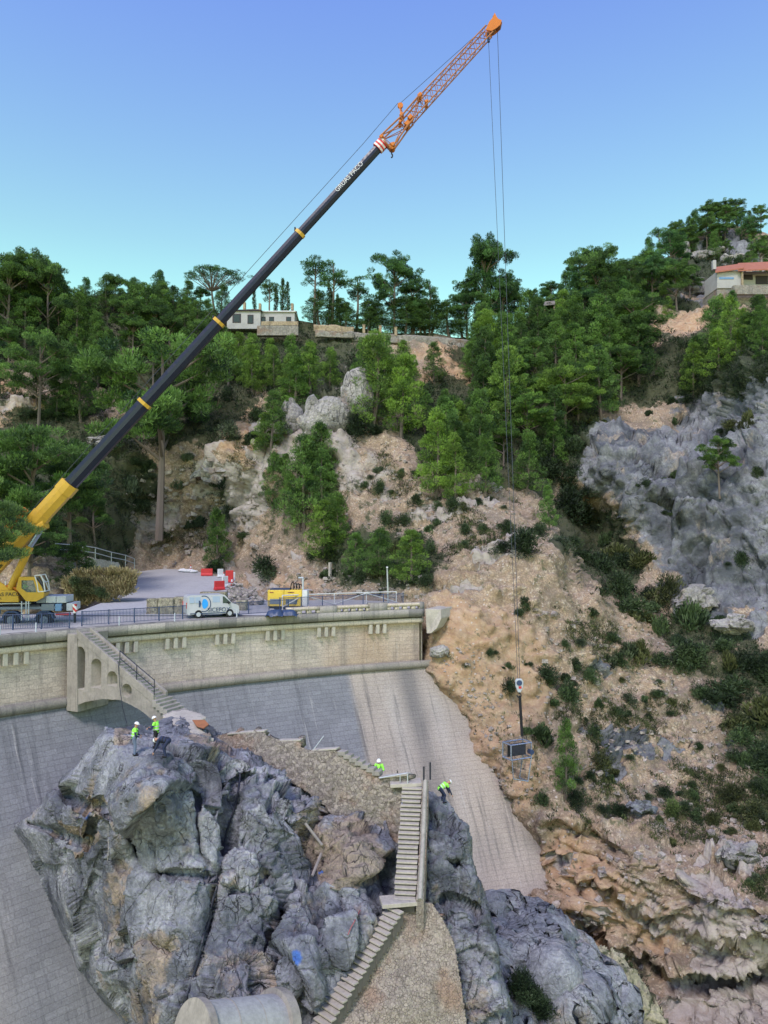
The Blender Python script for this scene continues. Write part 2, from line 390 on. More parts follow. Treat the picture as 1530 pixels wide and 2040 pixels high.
def strip(name, s0, s1, prof, mat, ds=.5, parent=dam, close=True):
    """profile [(r,z),...] swept along the arc; UV in metres"""
    ss = np.linspace(s0, s1, max(2, int((s1 - s0) / ds) + 1)); pr = np.array(prof, float)
    P = arc(ss[None, :], pr[:, 0][:, None], pr[:, 1][:, None])
    dl = np.r_[0, np.cumsum(np.hypot(*np.diff(pr, axis=0).T))]
    uv = np.stack(np.broadcast_arrays(ss[None, :], -dl[:, None]), -1)
    o = grid_mesh(name, P, mat, uv=uv)
    bm = bmesh.new(); bm.from_mesh(o.data)
    bmesh.ops.remove_doubles(bm, verts=bm.verts, dist=1e-4)
    if close:
        bmesh.ops.holes_fill(bm, edges=[e for e in bm.edges if e.is_boundary], sides=0)
    bmesh.ops.recalc_face_normals(bm, faces=bm.faces); bm.to_mesh(o.data); bm.free()
    o.parent = parent; return o
def closed(r0, r1, z0, z1): return [(r0, z1), (r0, z0), (r1, z0), (r1, z1), (r0, z1)]
M['ashlar'] = mat_masonry('wall_ashlar', (.74, .645, .585), (.58, .505, .46), (.41, .355, .325), .66, .36, .34, irregular=.16, warm=(.50, .34, .22), pale=.5, mort=.008)
M['coping'] = mat_masonry('coping_stone', (.22, .215, .21), (.48, .45, .41), (.09, .09, .09), 1.55, 2.0, .55, pale=.4, irregular=.01)
M['cornice'] = mat_masonry('cornice_stone', (.68, .60, .50), (.58, .52, .44), (.14, .13, .12), 1.5, 2.0, .35, pale=.25, irregular=.01)
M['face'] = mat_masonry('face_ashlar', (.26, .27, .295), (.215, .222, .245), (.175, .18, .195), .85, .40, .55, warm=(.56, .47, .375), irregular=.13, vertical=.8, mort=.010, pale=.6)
M['torus'] = mat_masonry('moulding_stone', (.27, .255, .23), (.40, .36, .31), (.06, .06, .06), 2.3, 5, .5, pale=.1, irregular=.02)
# downstream face
ss = np.arange(SL, SR + 9.5, .35); zz = np.linspace(ZT, -34, 66)
sg, zg = np.meshgrid(ss, zz)
P = arc(sg, .1 - KB * (ZT - zg), zg)
Nf = normals(P); P = P + Nf * (fbm(P, 1.3, 3, 5) * .035)[..., None]
sj = s_ray(690)
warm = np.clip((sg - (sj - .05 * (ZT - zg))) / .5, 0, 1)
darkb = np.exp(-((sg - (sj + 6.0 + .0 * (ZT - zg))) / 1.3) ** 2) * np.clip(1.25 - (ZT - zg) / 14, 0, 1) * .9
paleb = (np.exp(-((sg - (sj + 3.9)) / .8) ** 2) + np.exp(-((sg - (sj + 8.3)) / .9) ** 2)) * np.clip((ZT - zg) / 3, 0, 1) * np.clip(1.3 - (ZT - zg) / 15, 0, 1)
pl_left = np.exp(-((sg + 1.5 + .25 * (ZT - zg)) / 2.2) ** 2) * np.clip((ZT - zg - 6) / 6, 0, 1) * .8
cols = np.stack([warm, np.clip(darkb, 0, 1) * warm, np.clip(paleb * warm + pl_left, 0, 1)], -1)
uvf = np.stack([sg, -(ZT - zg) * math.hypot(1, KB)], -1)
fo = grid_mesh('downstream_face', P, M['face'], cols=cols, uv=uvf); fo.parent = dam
# parapet wall
ss = np.arange(SL, SR + .01, .35); zz = np.linspace(-8.0, ZT, 16)
sg, zg = np.meshgrid(ss, zz); P = arc(sg, .55, zg)
wm = np.clip((sg - s_ray(640)) / 1.0, 0, 1) * .5 + .55 * np.exp(-((sg - s_ray(745)) / 1.6) ** 2)
low = np.clip((-9.6 - zg) / 3, 0, 1) * .45
jl = np.exp(-((sg - s_ray(597)) / .10) ** 2) * 1.0 + np.exp(-((sg - s_ray(690)) / .35) ** 2) * .55 + np.exp(-((sg - s_ray(835)) / .4) ** 2) * .4
cols = np.stack([np.clip(wm + low, 0, 1), np.clip(jl, 0, 1), np.zeros_like(sg)], -1)
o = grid_mesh('wall', P, M['ashlar'], cols=cols, uv=np.stack([sg, zg], -1)); o.parent = dam
e0, e1 = arc(SR, .35, ZT), arc(SR, 5.5, ZT)
MB().add([arc(SR, .55, -7.4), arc(SR, .55, -13), arc(SR, 6, -13), arc(SR, 6, -7.4)], [(0, 1, 2, 3)]).build('end_wall', M['pale_concrete'], dam)
strip('coping', SL, SR, closed(-.08, .9, -7.46, ZC), M['coping'])
strip('cornice', SL, SR, [(.10, -7.60), (.10, -7.95), (.20, -8.06), (.8, -8.06), (.8, -7.60), (.10, -7.60)], M['cornice'])
strip('recess', SL, SR, closed(.55, .8, -7.60, -7.46), M['shadow_tone_stone'])  # shadow line under the coping, put into the strip's dark colour
strip('ledge', SL, SR, closed(.02, .8, ZT - .3, ZT + .04), M['shadow_tone_stone'])
th = np.linspace(0, 2 * math.pi, 17)
strip('moulding', SL, SR + 1.0, [(-.02 + .37 * math.cos(a), ZT + .12 + .37 * math.sin(a)) for a in th], M['torus'])
MS = mat_concrete('bracket_stone', (.52, .49, .43), .3)
for u in (-75, 25, 140, 255, 352, 450, 549, 650, 752):
    if u == 140: continue
    s0 = s_ray(u, .3)
    for k in ((-1, 0, 1) if u > 100 else (-1.5, -.5, .5, 1.5)):
        b = MB(); sk = s0 + k * .72
        vs = [arc(sk + ds, r, z) for z in (-8.92, -8.06) for (r, ds) in ((.14, -.16), (.14, .16), (.57, .16), (.57, -.16))]
        b.add(vs, [(0, 1, 2, 3), (7, 6, 5, 4), (0, 4, 5, 1), (1, 5, 6, 2), (2, 6, 7, 3), (3, 7, 4, 0)])
        b.build('bracket', MS, dam, bevel=.02)
# pilaster by the stair, deeper wall behind it
# balustrade on the right part of the crest
def ped(u0, u1, z1, r0=-.03, r1=.75):
    strip('pedestal', s_ray(u0), s_ray(u1), closed(r0, r1, ZC - .25, z1), M['coping'])
sA, sB, sC, sD, sE, sF = [s_ray(x) for x in (574, 638, 672, 737, 771, 842)]
ped(638, 672, ZC + .62); ped(737, 771, ZC + .72); 
for a, b, n in ((sA, sB, 3), (sC, sD, 4), (sE, sF, 4)):
    strip('balustrade', a, b, closed(.02, .5, ZC + .28, ZC + .60), M['cornice'])
    w_ = (b - a) / (n + .5)
    for i in range(n + 1):
        c_ = a + (i + .25) * (b - a - .3) / n
        strip('baluster', c_ - .22, c_ + .22, closed(.06, .46, ZC - .02, ZC + .28), M['cornice'], ds=.3)
strip('pedestal', sF - .3, SR, closed(-.01, .6, ZC - .2, ZC + .64), M['coping'])
# crest deck (road level) as structure
ss = np.arange(SL - 14, SR + 1, .8)
P = arc(ss[None, :], np.array([.9, 3, 6, 10, 14])[:, None], np.full((5, 1), ZC - .012))
dk = grid_mesh('pavement', P, M['deck']); tag(dk, kind='structure')
wg = MB()     # concrete wing block against the hillside at the right end of the crest
c0 = arc(SR + .02, .1, ZC); 
wing = [atz(847, 1213, ZC + .0), at(878, 1214, 73), at(879, 1232, 72.6), at(870, 1252, 72.6), at(858, 1262, 72.8), at(850, 1262, 73)]
wv = [V(p) for p in wing]; bk = [p + Vector((1.6, 3.5, 0)) for p in wv]
wg.add(wv + bk, [(0, 1, 2, 3, 4, 5), (11, 10, 9, 8, 7, 6)] + [(i, 6 + i, 6 + (i + 1) % 6, (i + 1) % 6) for i in range(6)])
wo_ = wg.build('retaining_wall', M['pale_concrete'], bevel=.03); tag(wo_, 'pale concrete block joining the dam end to the bare hillside', 'wall')

# ================================================================ HILL TERRAIN
edge_l = [(858, 1325), (905, 1405), (950, 1490), (1000, 1580), (1045, 1668), (1085, 1760)]
ctrl = [(-300, 600, 150), (0, 575, 150), (150, 600, 152), (300, 590, 155), (460, 640, 148), (590, 650, 147), (700, 660, 146), (800, 668, 146), (950, 685, 146),
 (1040, 640, 155), (1130, 600, 165), (1250, 560, 172), (1330, 520, 185), (1430, 430, 205), (1530, 450, 200), (1850, 500, 200), (1480, 560, 165), (1530, 600, 155), (1400, 580, 165),
 (1200, 700, 140), (1100, 750, 138), (1300, 700, 140), (1300, 640, 152), (1000, 750, 136), (870, 720, 136), (870, 800, 128), (700, 800, 120), (600, 760, 132), (400, 760, 134), (200, 760, 130), (50, 760, 126), (-300, 760, 125),
 (50, 860, 116), (250, 900, 118), (450, 900, 116), (-300, 900, 108), (-300, 1100, 88), (0, 1000, 96), (100, 1100, 88), (200, 1120, 100), (150, 1180, 84), (0, 1200, 80), (-300, 1200, 78),
 (315, 1040, 120), (330, 1120, 120), (450, 1125, 114), (500, 1148, 108), (530, 1172, 100), (560, 1080, 109), (600, 1180, 91), (240, 1135, 108), (650, 1145, 96), (740, 1180, 84), (840, 1190, 79.5),
 (600, 950, 110), (720, 950, 105), (640, 860, 112), (820, 900, 108), (800, 1050, 94), (900, 1100, 86), (960, 1000, 96), (1040, 1030, 94), (900, 1000, 98), (1000, 900, 115), (1040, 960, 110),
 (1130, 1090, 90), (1100, 1060, 95), (1160, 1100, 104), (1250, 1190, 95), (1100, 990, 112), (1150, 1050, 114), (1170, 960, 112), (1180, 890, 114), (1130, 850, 124), (1250, 830, 126), (1250, 880, 112), (1250, 1000, 104), (1320, 1110, 99),
 (1400, 1000, 100), (1530, 950, 96), (1400, 850, 122), (1400, 890, 108), (1480, 760, 114), (1530, 690, 112), (1530, 830, 104), (1530, 1150, 90), (1430, 1160, 94), (1850, 1000, 90), (1850, 700, 105),
 (1200, 1200, 86), (1000, 1200, 78), (900, 1230, 74.6), (890, 1290, 73), (1000, 1300, 74), (1200, 1300, 80), (1400, 1300, 84), (1530, 1300, 82), (1000, 1400, 71.5), (1100, 1400, 73), (1200, 1500, 72), (1400, 1500, 75), (1530, 1480, 74),
 (1060, 1560, 66.6), (1200, 1630, 66), (1400, 1620, 68), (1530, 1680, 64), (1160, 1700, 63.5), (1250, 1740, 60.5), (1250, 1820, 61.5), (1150, 1840, 60.5), (1400, 1800, 56.5), (1530, 1850, 53), (1300, 1880, 61),
 (1400, 1930, 58.5), (1530, 1940, 56), (1400, 2060, 54), (1530, 2060, 51), (1080, 1830, 59.8), (1000, 1850, 60), (1150, 1930, 57.5), (1250, 2060, 53), (1000, 2060, 52), (1850, 1850, 50), (1850, 1400, 80), (1850, 2150, 48),
 (0, 1320, 86), (0, 2060, 80), (500, 1320, 92), (500, 2060, 78), (800, 1330, 90), (700, 1240, 84), (400, 1240, 90), (800, 1500, 84), (700, 1700, 80), (800, 1900, 74), (950, 1830, 66), (-300, 1400, 84), (-300, 2060, 80)]
for (a, b) in edge_l + [(905, 1405)]:
    h = face_hit(a, b)[1]
    ctrl += [(a - 30, b + 12, h + 3.0), (a + 26, b - 8, h - .9)]
dep = solve_rbf(ctrl, 22)
RU = [-400, 0, 150, 300, 460, 590, 700, 800, 950, 1040, 1130, 1250, 1330, 1400, 1430, 1530, 1600, 1950]
RV = [585, 575, 585, 592, 628, 640, 655, 662, 672, 635, 598, 560, 512, 462, 446, 462, 470, 520]
us = np.arange(-350, 1901, 4.4); NR = 430
tt = np.linspace(0, 1, NR)
ridge = np.interp(us, RU, RV) + 3 * np.sin(us * .05)
UU = np.broadcast_to(us[None, :], (NR, len(us))).copy()
VV = ridge[None, :] + tt[:, None] * (2160 - ridge[None, :])
D = dep(UU, VV)
for pl, A_, B_, w_ in [([(1120, 1838), (1190, 1862), (1250, 1900), (1320, 1926), (1400, 1934), (1470, 1940), (1530, 1930), (1700, 1960)], 2.6, 1.3, 26), ([(1110, 1748), (1160, 1765), (1230, 1790), (1300, 1838), (1380, 1872), (1440, 1880), (1530, 1890), (1700, 1900)], 1.2, .8, 14),
                       ([(1072, 1640), (1110, 1640), (1160, 1650), (1200, 1668), (1245, 1702)], 1.5, .8, 16), ([(1080, 1700), (1140, 1712), (1180, 1700)], .9, .4, 12), ([(1290, 1730), (1350, 1765), (1420, 1800), (1530, 1830), (1700, 1850)], .8, .6, 12),
                       ([(1330, 1985), (1400, 2000), (1530, 1992)], .8, .4, 12), ([(1050, 1800), (1100, 1808), (1150, 1815), (1200, 1850)], 1.6, .8, 18), ([(1280, 2020), (1330, 2050), (1400, 2080)], 1, .4, 14)]:
    pa_ = np.array(pl, float); vl = np.interp(UU, pa_[:, 0], pa_[:, 1]) + fbm(np.stack([UU / 40, UU * 0 + A_ * 7, UU * 0], -1), 1, 4, 260) * 9
    fd = np.clip((UU - pa_[0, 0]) / 22, 0, 1) * np.clip((pa_[-1, 0] - UU) / 22, 0, 1); dv_ = VV - vl
    D = D + fd * np.where(dv_ > 0, A_ * np.exp(-np.maximum(dv_, 0) / w_) * np.clip(dv_ / 4, 0, 1), -B_ * np.exp(-np.maximum(-dv_, 0) / (w_ * 1.2)))
P = at(UU, VV, D); P = smooth_grid(P, 2)
def blob(lst, U, W):
    r = np.zeros_like(U, float)
    for (u, v, a, b, s, rot) in lst:
        c, s_ = math.cos(math.radians(rot)), math.sin(math.radians(rot)); x = (U - u) * c + (W - v) * s_; y = -(U - u) * s_ + (W - v) * c
        r = np.maximum(r, s * np.clip(1.5 - 1.0 * ((x / a) ** 2 + (y / b) ** 2) ** 1.0, 0, 1))
    return np.clip(r, 0, 1)
wob = fbm(P, 8, 6, 70, .6) * 34; wob2 = fbm(P, 8, 6, 90, .6) * 34
UW = UU + wob; VW = VV + wob2
ROCK = [(1300, 930, 170, 70, 1, 15), (1420, 1030, 190, 120, 1, 15), (1470, 830, 130, 110, 1, 0), (1480, 1130, 130, 75, 1, 10), (1510, 720, 60, 60, 1, 0), (1380, 1190, 60, 40, .8, 20), (1420, 510, 100, 45, .9, 0), (1390, 560, 70, 40, .8, 0),
        (640, 850, 90, 80, .95, 20), (720, 770, 45, 60, 1, 0), (420, 945, 60, 40, .8, 0), (200, 880, 60, 30, .8, 0), (470, 1030, 60, 50, .5, 0), (600, 880, 70, 70, .7, 0), (700, 930, 80, 40, .5, 30), (300, 1020, 80, 60, .55, 0),
        (1330, 1740, 220, 50, .35, 35), (1400, 1850, 220, 60, .5, 20), (1440, 2000, 180, 110, .55, 0), (1200, 860, 90, 30, .6, 0), (1460, 1240, 50, 25, .8, 0), (1270, 1620, 60, 25, .4, 0), (420, 1160, 90, 25, .3, 0)]
REDS = [(890, 740, 75, 45, 1, 15), (1350, 640, 70, 28, 1, -12), (1240, 670, 60, 16, .7, 0), (995, 930, 22, 50, 1, 10), (70, 830, 80, 30, .8, 0), (480, 850, 40, 60, .8, 0), (20, 770, 30, 30, 1, 0), (450, 800, 60, 30, .8, 0),
        (900, 1320, 60, 130, .8, 0), (990, 1330, 80, 120, .6, 0), (950, 1480, 40, 90, .7, -25), (1150, 1740, 70, 70, .8, 0), (1060, 1550, 40, 60, .6, 0), (560, 1170, 70, 20, .7, 0), (1240, 1780, 90, 30, .6, 30), (1520, 900, 14, 60, 1, 0), (1160, 1830, 80, 40, .6, 0), (1280, 1830, 60, 60, .8, 0)]
GREEN = [(150, 640, 280, 110, 1, 0), (500, 700, 260, 60, 1, 0), (700, 640, 300, 30, 1, 0), (650, 760, 150, 90, .7, 0), (1100, 700, 220, 100, 1, 0), (1030, 850, 150, 130, 1, 0), (1330, 740, 230, 60, 1, -8), (1300, 560, 180, 50, .8, -10),
         (100, 960, 200, 150, .9, 0), (200, 1060, 70, 90, .9, 0), (620, 1000, 120, 120, .45, 0), (760, 1120, 130, 60, .8, 0), (1180, 1080, 60, 130, .95, -35), (1430, 1300, 160, 70, .7, 25), (1500, 1420, 80, 90, .6, 0), (340, 780, 180, 90, .8, 0), (-250, 900, 250, 350, 1, 0), (880, 860, 60, 120, .8, 0),
         (1750, 700, 200, 200, 1, 0), (1250, 1970, 40, 90, .6, -35), (1200, 2000, 60, 30, .3, 0)]
mR, mRed, mG = blob(ROCK, UW, VW), blob(REDS, UW, VW), blob(GREEN, UW, VW)
spotr = np.clip((fbm(P, 5, 5, 77, .6) - .38) * 5, 0, 1) * np.clip((UU - 980) / 60, 0, 1) * np.clip((VV - 1180) / 60, 0, 1) * .85
spotr2 = np.clip((fbm(P, 6, 5, 78, .6) - .30) * 5, 0, 1) * (VV < 1180) * (VV > 780) * (UU < 1060) * .9
mR = np.maximum(mR, np.maximum(spotr, spotr2) * (1 - mG) * (1 - np.clip((1170 - UU) / 30, 0, 1) * (VV > 1400) * (VV < 1700)))
strata = np.clip(poly_sd(UU + wob * .25, VV + wob2 * .25, [(1095, 1660), (1180, 1662), (1330, 1690), (1460, 1750), (1900, 1900), (1900, 2300), (960, 2300), (975, 1825), (1090, 1765)]) / 25, 0, 1)
N = normals(smooth_grid(P, 14))
def slope_noise(P): return fbm(P, 7, 5, 3)
big = fbm(P, 14, 3, 8) * 1.0
soil = fbm(P, 3.0, 6, 3, .62) * .42 + fbm(P * np.array([1, 1, .35]), 1.6, 5, 20, .6) * .30 - np.abs(fbm(P * np.array([1, 1, .3]), 3.5, 3, 24)) * .35
bare = np.clip(1 - mR - mG, 0, 1)
lump = np.clip(fbm(P, 1.3, 4, 55) - .08, 0, 1) * .8 * bare
rk = rocky(P, 6.5, 1.5, 100, 1.2, .2, (1, 1, .7)) + rocky(P, 2.4, .7, 140, 1.2, .3, (1, 1, .8)) + rocky(P, 1.0, .28, 180, 1.1, .5)
sz = (P[..., 2] + .30 * P[..., 0] + fbm(P, 14, 2, 200) * .9 + fbm(P, 2.0, 4, 205) * .22)
def ledge(sz, th, k):
    q = sz / th; i = np.floor(q); f = q - i; r = _h((i + 5000).astype(np.int64), np.zeros_like(i, dtype=np.int64), np.zeros_like(i, dtype=np.int64), k)
    return (f ** 1.5 - .5) * (.35 + 1.1 * r)
brk = np.clip(fbm(P, 4, 3, 230) * .9 + .7, 0.1, 1.3)
fis = lambda P, s, k: np.exp(-(fbm(P * np.array([1, 1, .45]), s, 3, k) / .045) ** 2)
led = ledge(sz, 2.6, 1) * .8 * brk + ledge(sz + fbm(P, 3, 2, 231) * .3, .75, 2) * .5 * brk - fis(P, 3.5, 245) * .35 + rocky(P, 1.6, .35, 240, 1.2, .5, (1, 1, 1.8)) + rocky(P, 4.5, .8, 250, 1.2, .1)
cover = np.interp(VV, [1180, 1260], [1, 1])
rk = (rk - fis(P, 5, 270) * .7 - fis(P, 2.2, 275) * .3) * (1 - .65 * strata)
disp = big * .5 * np.clip((D - 60) / 40, .15, 1) + soil + lump + mR * rk + 0
flat_ = blob([(330, 1165, 130, 40, 1, 0), (250, 1190, 120, 30, 1, 0)], UU, VV)
disp = disp * (1 - flat_)
disp = disp * np.clip((VV - ridge[None, :]) / 20, .3, 1)
P = P + N * disp[..., None]
NH = N * np.array([1, 1, .15]); NH /= np.linalg.norm(NH, axis=-1, keepdims=True) + 1e-9
P = P + NH * (strata * led)[..., None]
TP = P; TU0 = us[0]
def ter(u, v):
    i = int(np.clip(round((u + 350) / 4.4), 0, len(us) - 1)); rg = ridge[i]
    j = int(np.clip(round((v - rg) / (2160 - rg) * (NR - 1)), 0, NR - 1)); return TP[j, i]
def terd(u, v): return float(ter(u, v)[1])
def project(p):
    q = np.asarray(p, float); c, s_ = math.cos(PITCH), math.sin(PITCH)
    yc = q[1] * c + q[2] * s_; zc = -q[1] * s_ + q[2] * c
    return 765 + F * q[0] / yc, 1020 - F * zc / yc
# land beyond the ridge
back = []
top = P[0]
for k, (dy, dz) in enumerate([(3, .3), (8, .2), (18, -1.5), (40, -7), (90, -22), (200, -50)]):
    r = top.copy(); dirn = r[:, :2] / np.linalg.norm(r[:, :2], axis=1, keepdims=True); r[:, :2] += dirn * dy; r[:, 2] += dz + fbm(r, 12, 2, 4) * 1.2 * min(1, dy / 10); back.append(r)
BK = np.array(back[::-1]); PF = np.concatenate([BK, P], 0)
z0 = np.zeros((len(back), len(us)))
mPale = np.clip((1150 - UU) / 60, 0, 1) * .8 + np.clip((VV - 1620) / 40, 0, 1) * np.clip((UU - 900) / 60, 0, 1) * .9
cols = np.stack([np.concatenate([z0, mR], 0), np.concatenate([z0, mRed], 0), np.concatenate([z0 + 1, mG], 0), np.concatenate([z0, np.clip(mPale, 0, 1)], 0)], -1)
t = NT('hillside'); p = t.pos(); m = t.attr('mask'); sc_ = t.n('ShaderNodeSeparateColor'); t.l(m.outputs['Color'], sc_.inputs[0])
rcol, rh = rock_layers(t, p, (.085, .095, .112), (.25, .262, .28), (.44, .36, .26), .55)
rcol = t.mix(t.math('MULTIPLY', m.outputs['Alpha'], .85), rcol, t.mix(t.noise(p, 1.5, 7, .7), (.30, .26, .22), (.58, .52, .46)))
soilc = t.mix(t.ramp(t.noise(p, .35, 6, .65), .38, .64), (.42, .315, .215), (.31, .24, .175))
soilc = t.mix(t.ramp(t.noise(p, 1.6, 6, .7), .48, .62), soilc, (.52, .435, .335))
soilc = t.mix(t.ramp(t.noise(p, .16, 7, .7), .5, .62), soilc, (.27, .22, .17))
soilc = t.mix(t.ramp(t.noise(p, 5, 6, .75), .45, .62), t.mix(.55, soilc, (.10, .08, .06)), soilc)
redc = t.mix(t.ramp(t.noise(p, 1.1, 5, .65), .4, .65), (.38, .245, .145), (.47, .345, .225))
soilc = t.mix(sc_.outputs[1], soilc, redc)
peb = t.n('ShaderNodeTexVoronoi'); t.l(warp(t, p, 3, .15), peb.inputs['Vector']); peb.inputs['Scale'].default_value = 2.4
pc = t.n('ShaderNodeSeparateColor'); t.l(peb.outputs['Color'], pc.inputs[0])
peb_m = t.math('MULTIPLY', t.ramp(pc.outputs[0], .80, .85), t.ramp(peb.outputs['Distance'], .30, .22))
soilc = t.mix(t.math('MULTIPLY', peb_m, .75), soilc, (.50, .45, .40))
tuft = t.math('MULTIPLY', t.ramp(t.noise(p, .9, 7, .72), .57, .64), .8)
soilc = t.mix(tuft, soilc, (.085, .095, .05))
soilc = t.mix(t.ramp(t.noise(t.scale(p, (1.3, 1.3, .3)), 1.5, 6, .7), .58, .72), soilc, t.mix(.5, soilc, (.16, .11, .08)))
n1 = t.math('ADD', sc_.outputs[0], t.math('MULTIPLY', t.math('SUBTRACT', t.noise(p, .5, 6, .65), .5), .9))
col = t.mix(t.ramp(n1, .35, .55), soilc, rcol)
sx = t.n('ShaderNodeSeparateXYZ'); t.l(p, sx.inputs[0]); cb = t.n('ShaderNodeCombineXYZ'); t.l(t.math('ADD', t.math('ADD', sx.outputs[2], t.math('MULTIPLY', sx.outputs[0], .30)), t.math('MULTIPLY', t.noise(p, .3, 6, .6), 2.2)), cb.inputs[2]); t.l(t.math('MULTIPLY', sx.outputs[0], .12), cb.inputs[0])
bnd = t.ramp(t.noise(cb.outputs[0], 1.6, 5, .7), .52, .62)
col = t.mix(t.math('MULTIPLY', t.math('MULTIPLY', bnd, m.outputs['Alpha']), .45), col, (.17, .115, .08))
gcol = t.mix(t.noise(p, 1.5, 6, .7), (.018, .03, .014), (.075, .085, .045))
n2 = t.math('ADD', sc_.outputs[2], t.math('MULTIPLY', t.math('SUBTRACT', t.noise(p, .6, 6, .7), .5), 1.2))
col = t.mix(t.math('MULTIPLY', t.ramp(n2, .45, .62), .92), col, gcol)
h = t.math('ADD', t.math('MULTIPLY', t.noise(p, 2.5, 8, .7), .9), t.math('MULTIPLY', peb_m, .25))
h = t.math('ADD', h, t.math('MULTIPLY', t.math('MULTIPLY', rh, 1.0), t.ramp(n1, .35, .55)))
M['hill'] = t.done(col, .92, t.bump(h, .8, .22))
hill = grid_mesh('hillside', PF, M['hill'], cols=cols); tag(hill, kind='structure')
# distant base plane so nothing floats
MB().add([(-1500, -300, -75), (1500, -300, -75), (1500, 1800, -75), (-1500, 1800, -75)], [(0, 1, 2, 3)]).build('ground', M['hill'])
tag(bpy.data.objects['ground'], kind='structure')
# ================================================================ FOREGROUND ROCK
OUT = [(26, 1645), (65, 1625), (90, 1590), (111, 1560), (124, 1544), (160, 1508), (183, 1482), (209, 1446), (260, 1444), (300, 1440), (340, 1424), (375, 1422), (412, 1440), (455, 1468), (530, 1462), (620, 1500), (690, 1500), (740, 1545),
       (765, 1560), (850, 1566), (880, 1588), (905, 1610), (930, 1648), (938, 1700), (960, 1745), (980, 1805), (988, 1850), (1000, 1930), (1025, 2030), (1050, 2140), (1060, 2250), (330, 2250), (270, 2120), (229, 2040), (173, 1982), (131, 1910), (85, 1808), (59, 1743), (50, 1690)]
rc = [(26, 1645, 48.2), (111, 1560, 45.8), (209, 1446, 43.2), (240, 1470, 42), (265, 1508, 40.3), (313, 1492, 41), (345, 1430, 50), (400, 1445, 50), (300, 1446, 46.5), (450, 1475, 48.5), (360, 1480, 43.5), (420, 1500, 44),
      (120, 1640, 43.6), (200, 1560, 41), (200, 1620, 40.6), (300, 1580, 38.6), (390, 1560, 40.5), (395, 1650, 39), (250, 1750, 39.6), (150, 1780, 42.6), (400, 1750, 37.5), (300, 1900, 37.5), (220, 1960, 39.5), (450, 1900, 36.6), (300, 2060, 37), (420, 2060, 35.5), (520, 2060, 34.6),
      (470, 1540, 42.5), (560, 1540, 44.6), (540, 1600, 41.5), (620, 1600, 43), (600, 1680, 41), (480, 1680, 39.5), (660, 1640, 43.2), (740, 1680, 43.6), (600, 1800, 39.2), (620, 1720, 42), (550, 1950, 36.4), (700, 1700, 42), (760, 1720, 42.8), (700, 1780, 39.6), (640, 1900, 37.2),
      (770, 1800, 39.8), (700, 1900, 37.9), (620, 2040, 35.9), (590, 2140, 34.5), (620, 1500, 49), (700, 1530, 48), (650, 1555, 47.6), (690, 1600, 47.4), (730, 1640, 46.8), (765, 1600, 46.6), (600, 1558, 45.6), (645, 1612, 44.3), (690, 1668, 43.5), (870, 1600, 44.6), (882, 1594, 44.9), (900, 1700, 42.4), (930, 1690, 43.6), (900, 1850, 40.4), (950, 1950, 39.3), (980, 2060, 38.4), (850, 1800, 41), (800, 1566, 46.5), (820, 1680, 43.2), (850, 1950, 39.5), (750, 2060, 38), (775, 1650, 46.6), (780, 1760, 42.4)]
rc += [(a, b, face_hit(a, b)[1] + 1.2) for a, b in [(59, 1743), (85, 1808), (131, 1910), (173, 1982), (229, 2040), (270, 2120)]]
rdep = solve_rbf(rc, 12)
ru = np.arange(-10, 1100, 2.3); rv = np.arange(1395, 2190, 2.3)
RUg, RVg = np.meshgrid(ru, rv)
sd = poly_sd(RUg, RVg, OUT)
sdw = sd + fbm(np.stack([RUg / 30, RVg / 30, RUg * 0], -1), 1, 3, 300) * 5
RD = rdep(RUg, RVg)
RD += 1.3 * np.clip(1 - sdw / 30, 0, 1) ** 2.2
for (a, b, x, y, s_) in [(290, 1610, 85, 55, -1.5), (150, 1625, 50, 45, -.9), (260, 1715, 35, 30, .9), (170, 1700, 60, 40, -.5), (240, 1960, 28, 60, 1.2), (330, 1890, 60, 50, -.6), (440, 1700, 40, 50, .3), (350, 1800, 60, 70, -.6), (460, 1960, 45, 80, -.7),
                         (590, 1690, 40, 60, .6), (690, 1605, 55, 42, 1.6), (752, 1650, 40, 45, 1.8), (610, 1560, 40, 25, .8), (690, 1745, 40, 28, -.5), (700, 1850, 50, 40, -.6), (590, 1930, 50, 50, -1.0), (520, 1760, 50, 70, -.7), (560, 1610, 50, 30, -.6), (920, 1680, 25, 40, -.5)]:
    RD += s_ * np.exp(-(((RUg - a) / x) ** 2 + ((RVg - b) / y) ** 2) ** 2)
for pl, wd, s_ in [([(105, 1555), (140, 1593), (168, 1612), (190, 1600), (235, 1632), (271, 1690), (296, 1740)], 7, 1.1), ([(60, 1640), (90, 1650), (130, 1672), (170, 1686), (186, 1630)], 5, .9),
                   ([(478, 1545), (458, 1640), (437, 1740), (415, 1850), (360, 2040)], 8, 1.0), ([(640, 1620), (600, 1700), (570, 1800), (540, 1880), (520, 1960)], 10, 1.1), ([(395, 1560), (392, 1640), (400, 1700), (430, 1740)], 5, .7),
                   ([(300, 1738), (350, 1742), (430, 1745)], 5, .7), ([(250, 1880), (300, 1870), (340, 1895)], 7, .9), ([(430, 1745), (540, 1745), (610, 1760)], 5, .6), ([(470, 1540), (540, 1550), (600, 1600)], 5, .5), ([(840, 1800), (900, 1790), (960, 1810)], 5, .6), ([(860, 1700), (930, 1730)], 5, .6), ([(330, 1600), (320, 1650)], 3, .3),
                   ([(130, 1900), (200, 1700)], 4, .25), ([(690, 1760), (660, 1900), (600, 2040)], 6, .5)]:
    RD += 1.7 * s_ * np.exp(-(line_d(RUg, RVg, pl) / wd) ** 2)
RP = at(RUg, RVg, RD); RP = smooth_grid(RP, 2)
RN = normals(smooth_grid(RP, 6))
amp = np.clip(sd / np.where((RUg < 320) & (RVg > 1640), 60, 22), .2, 1)
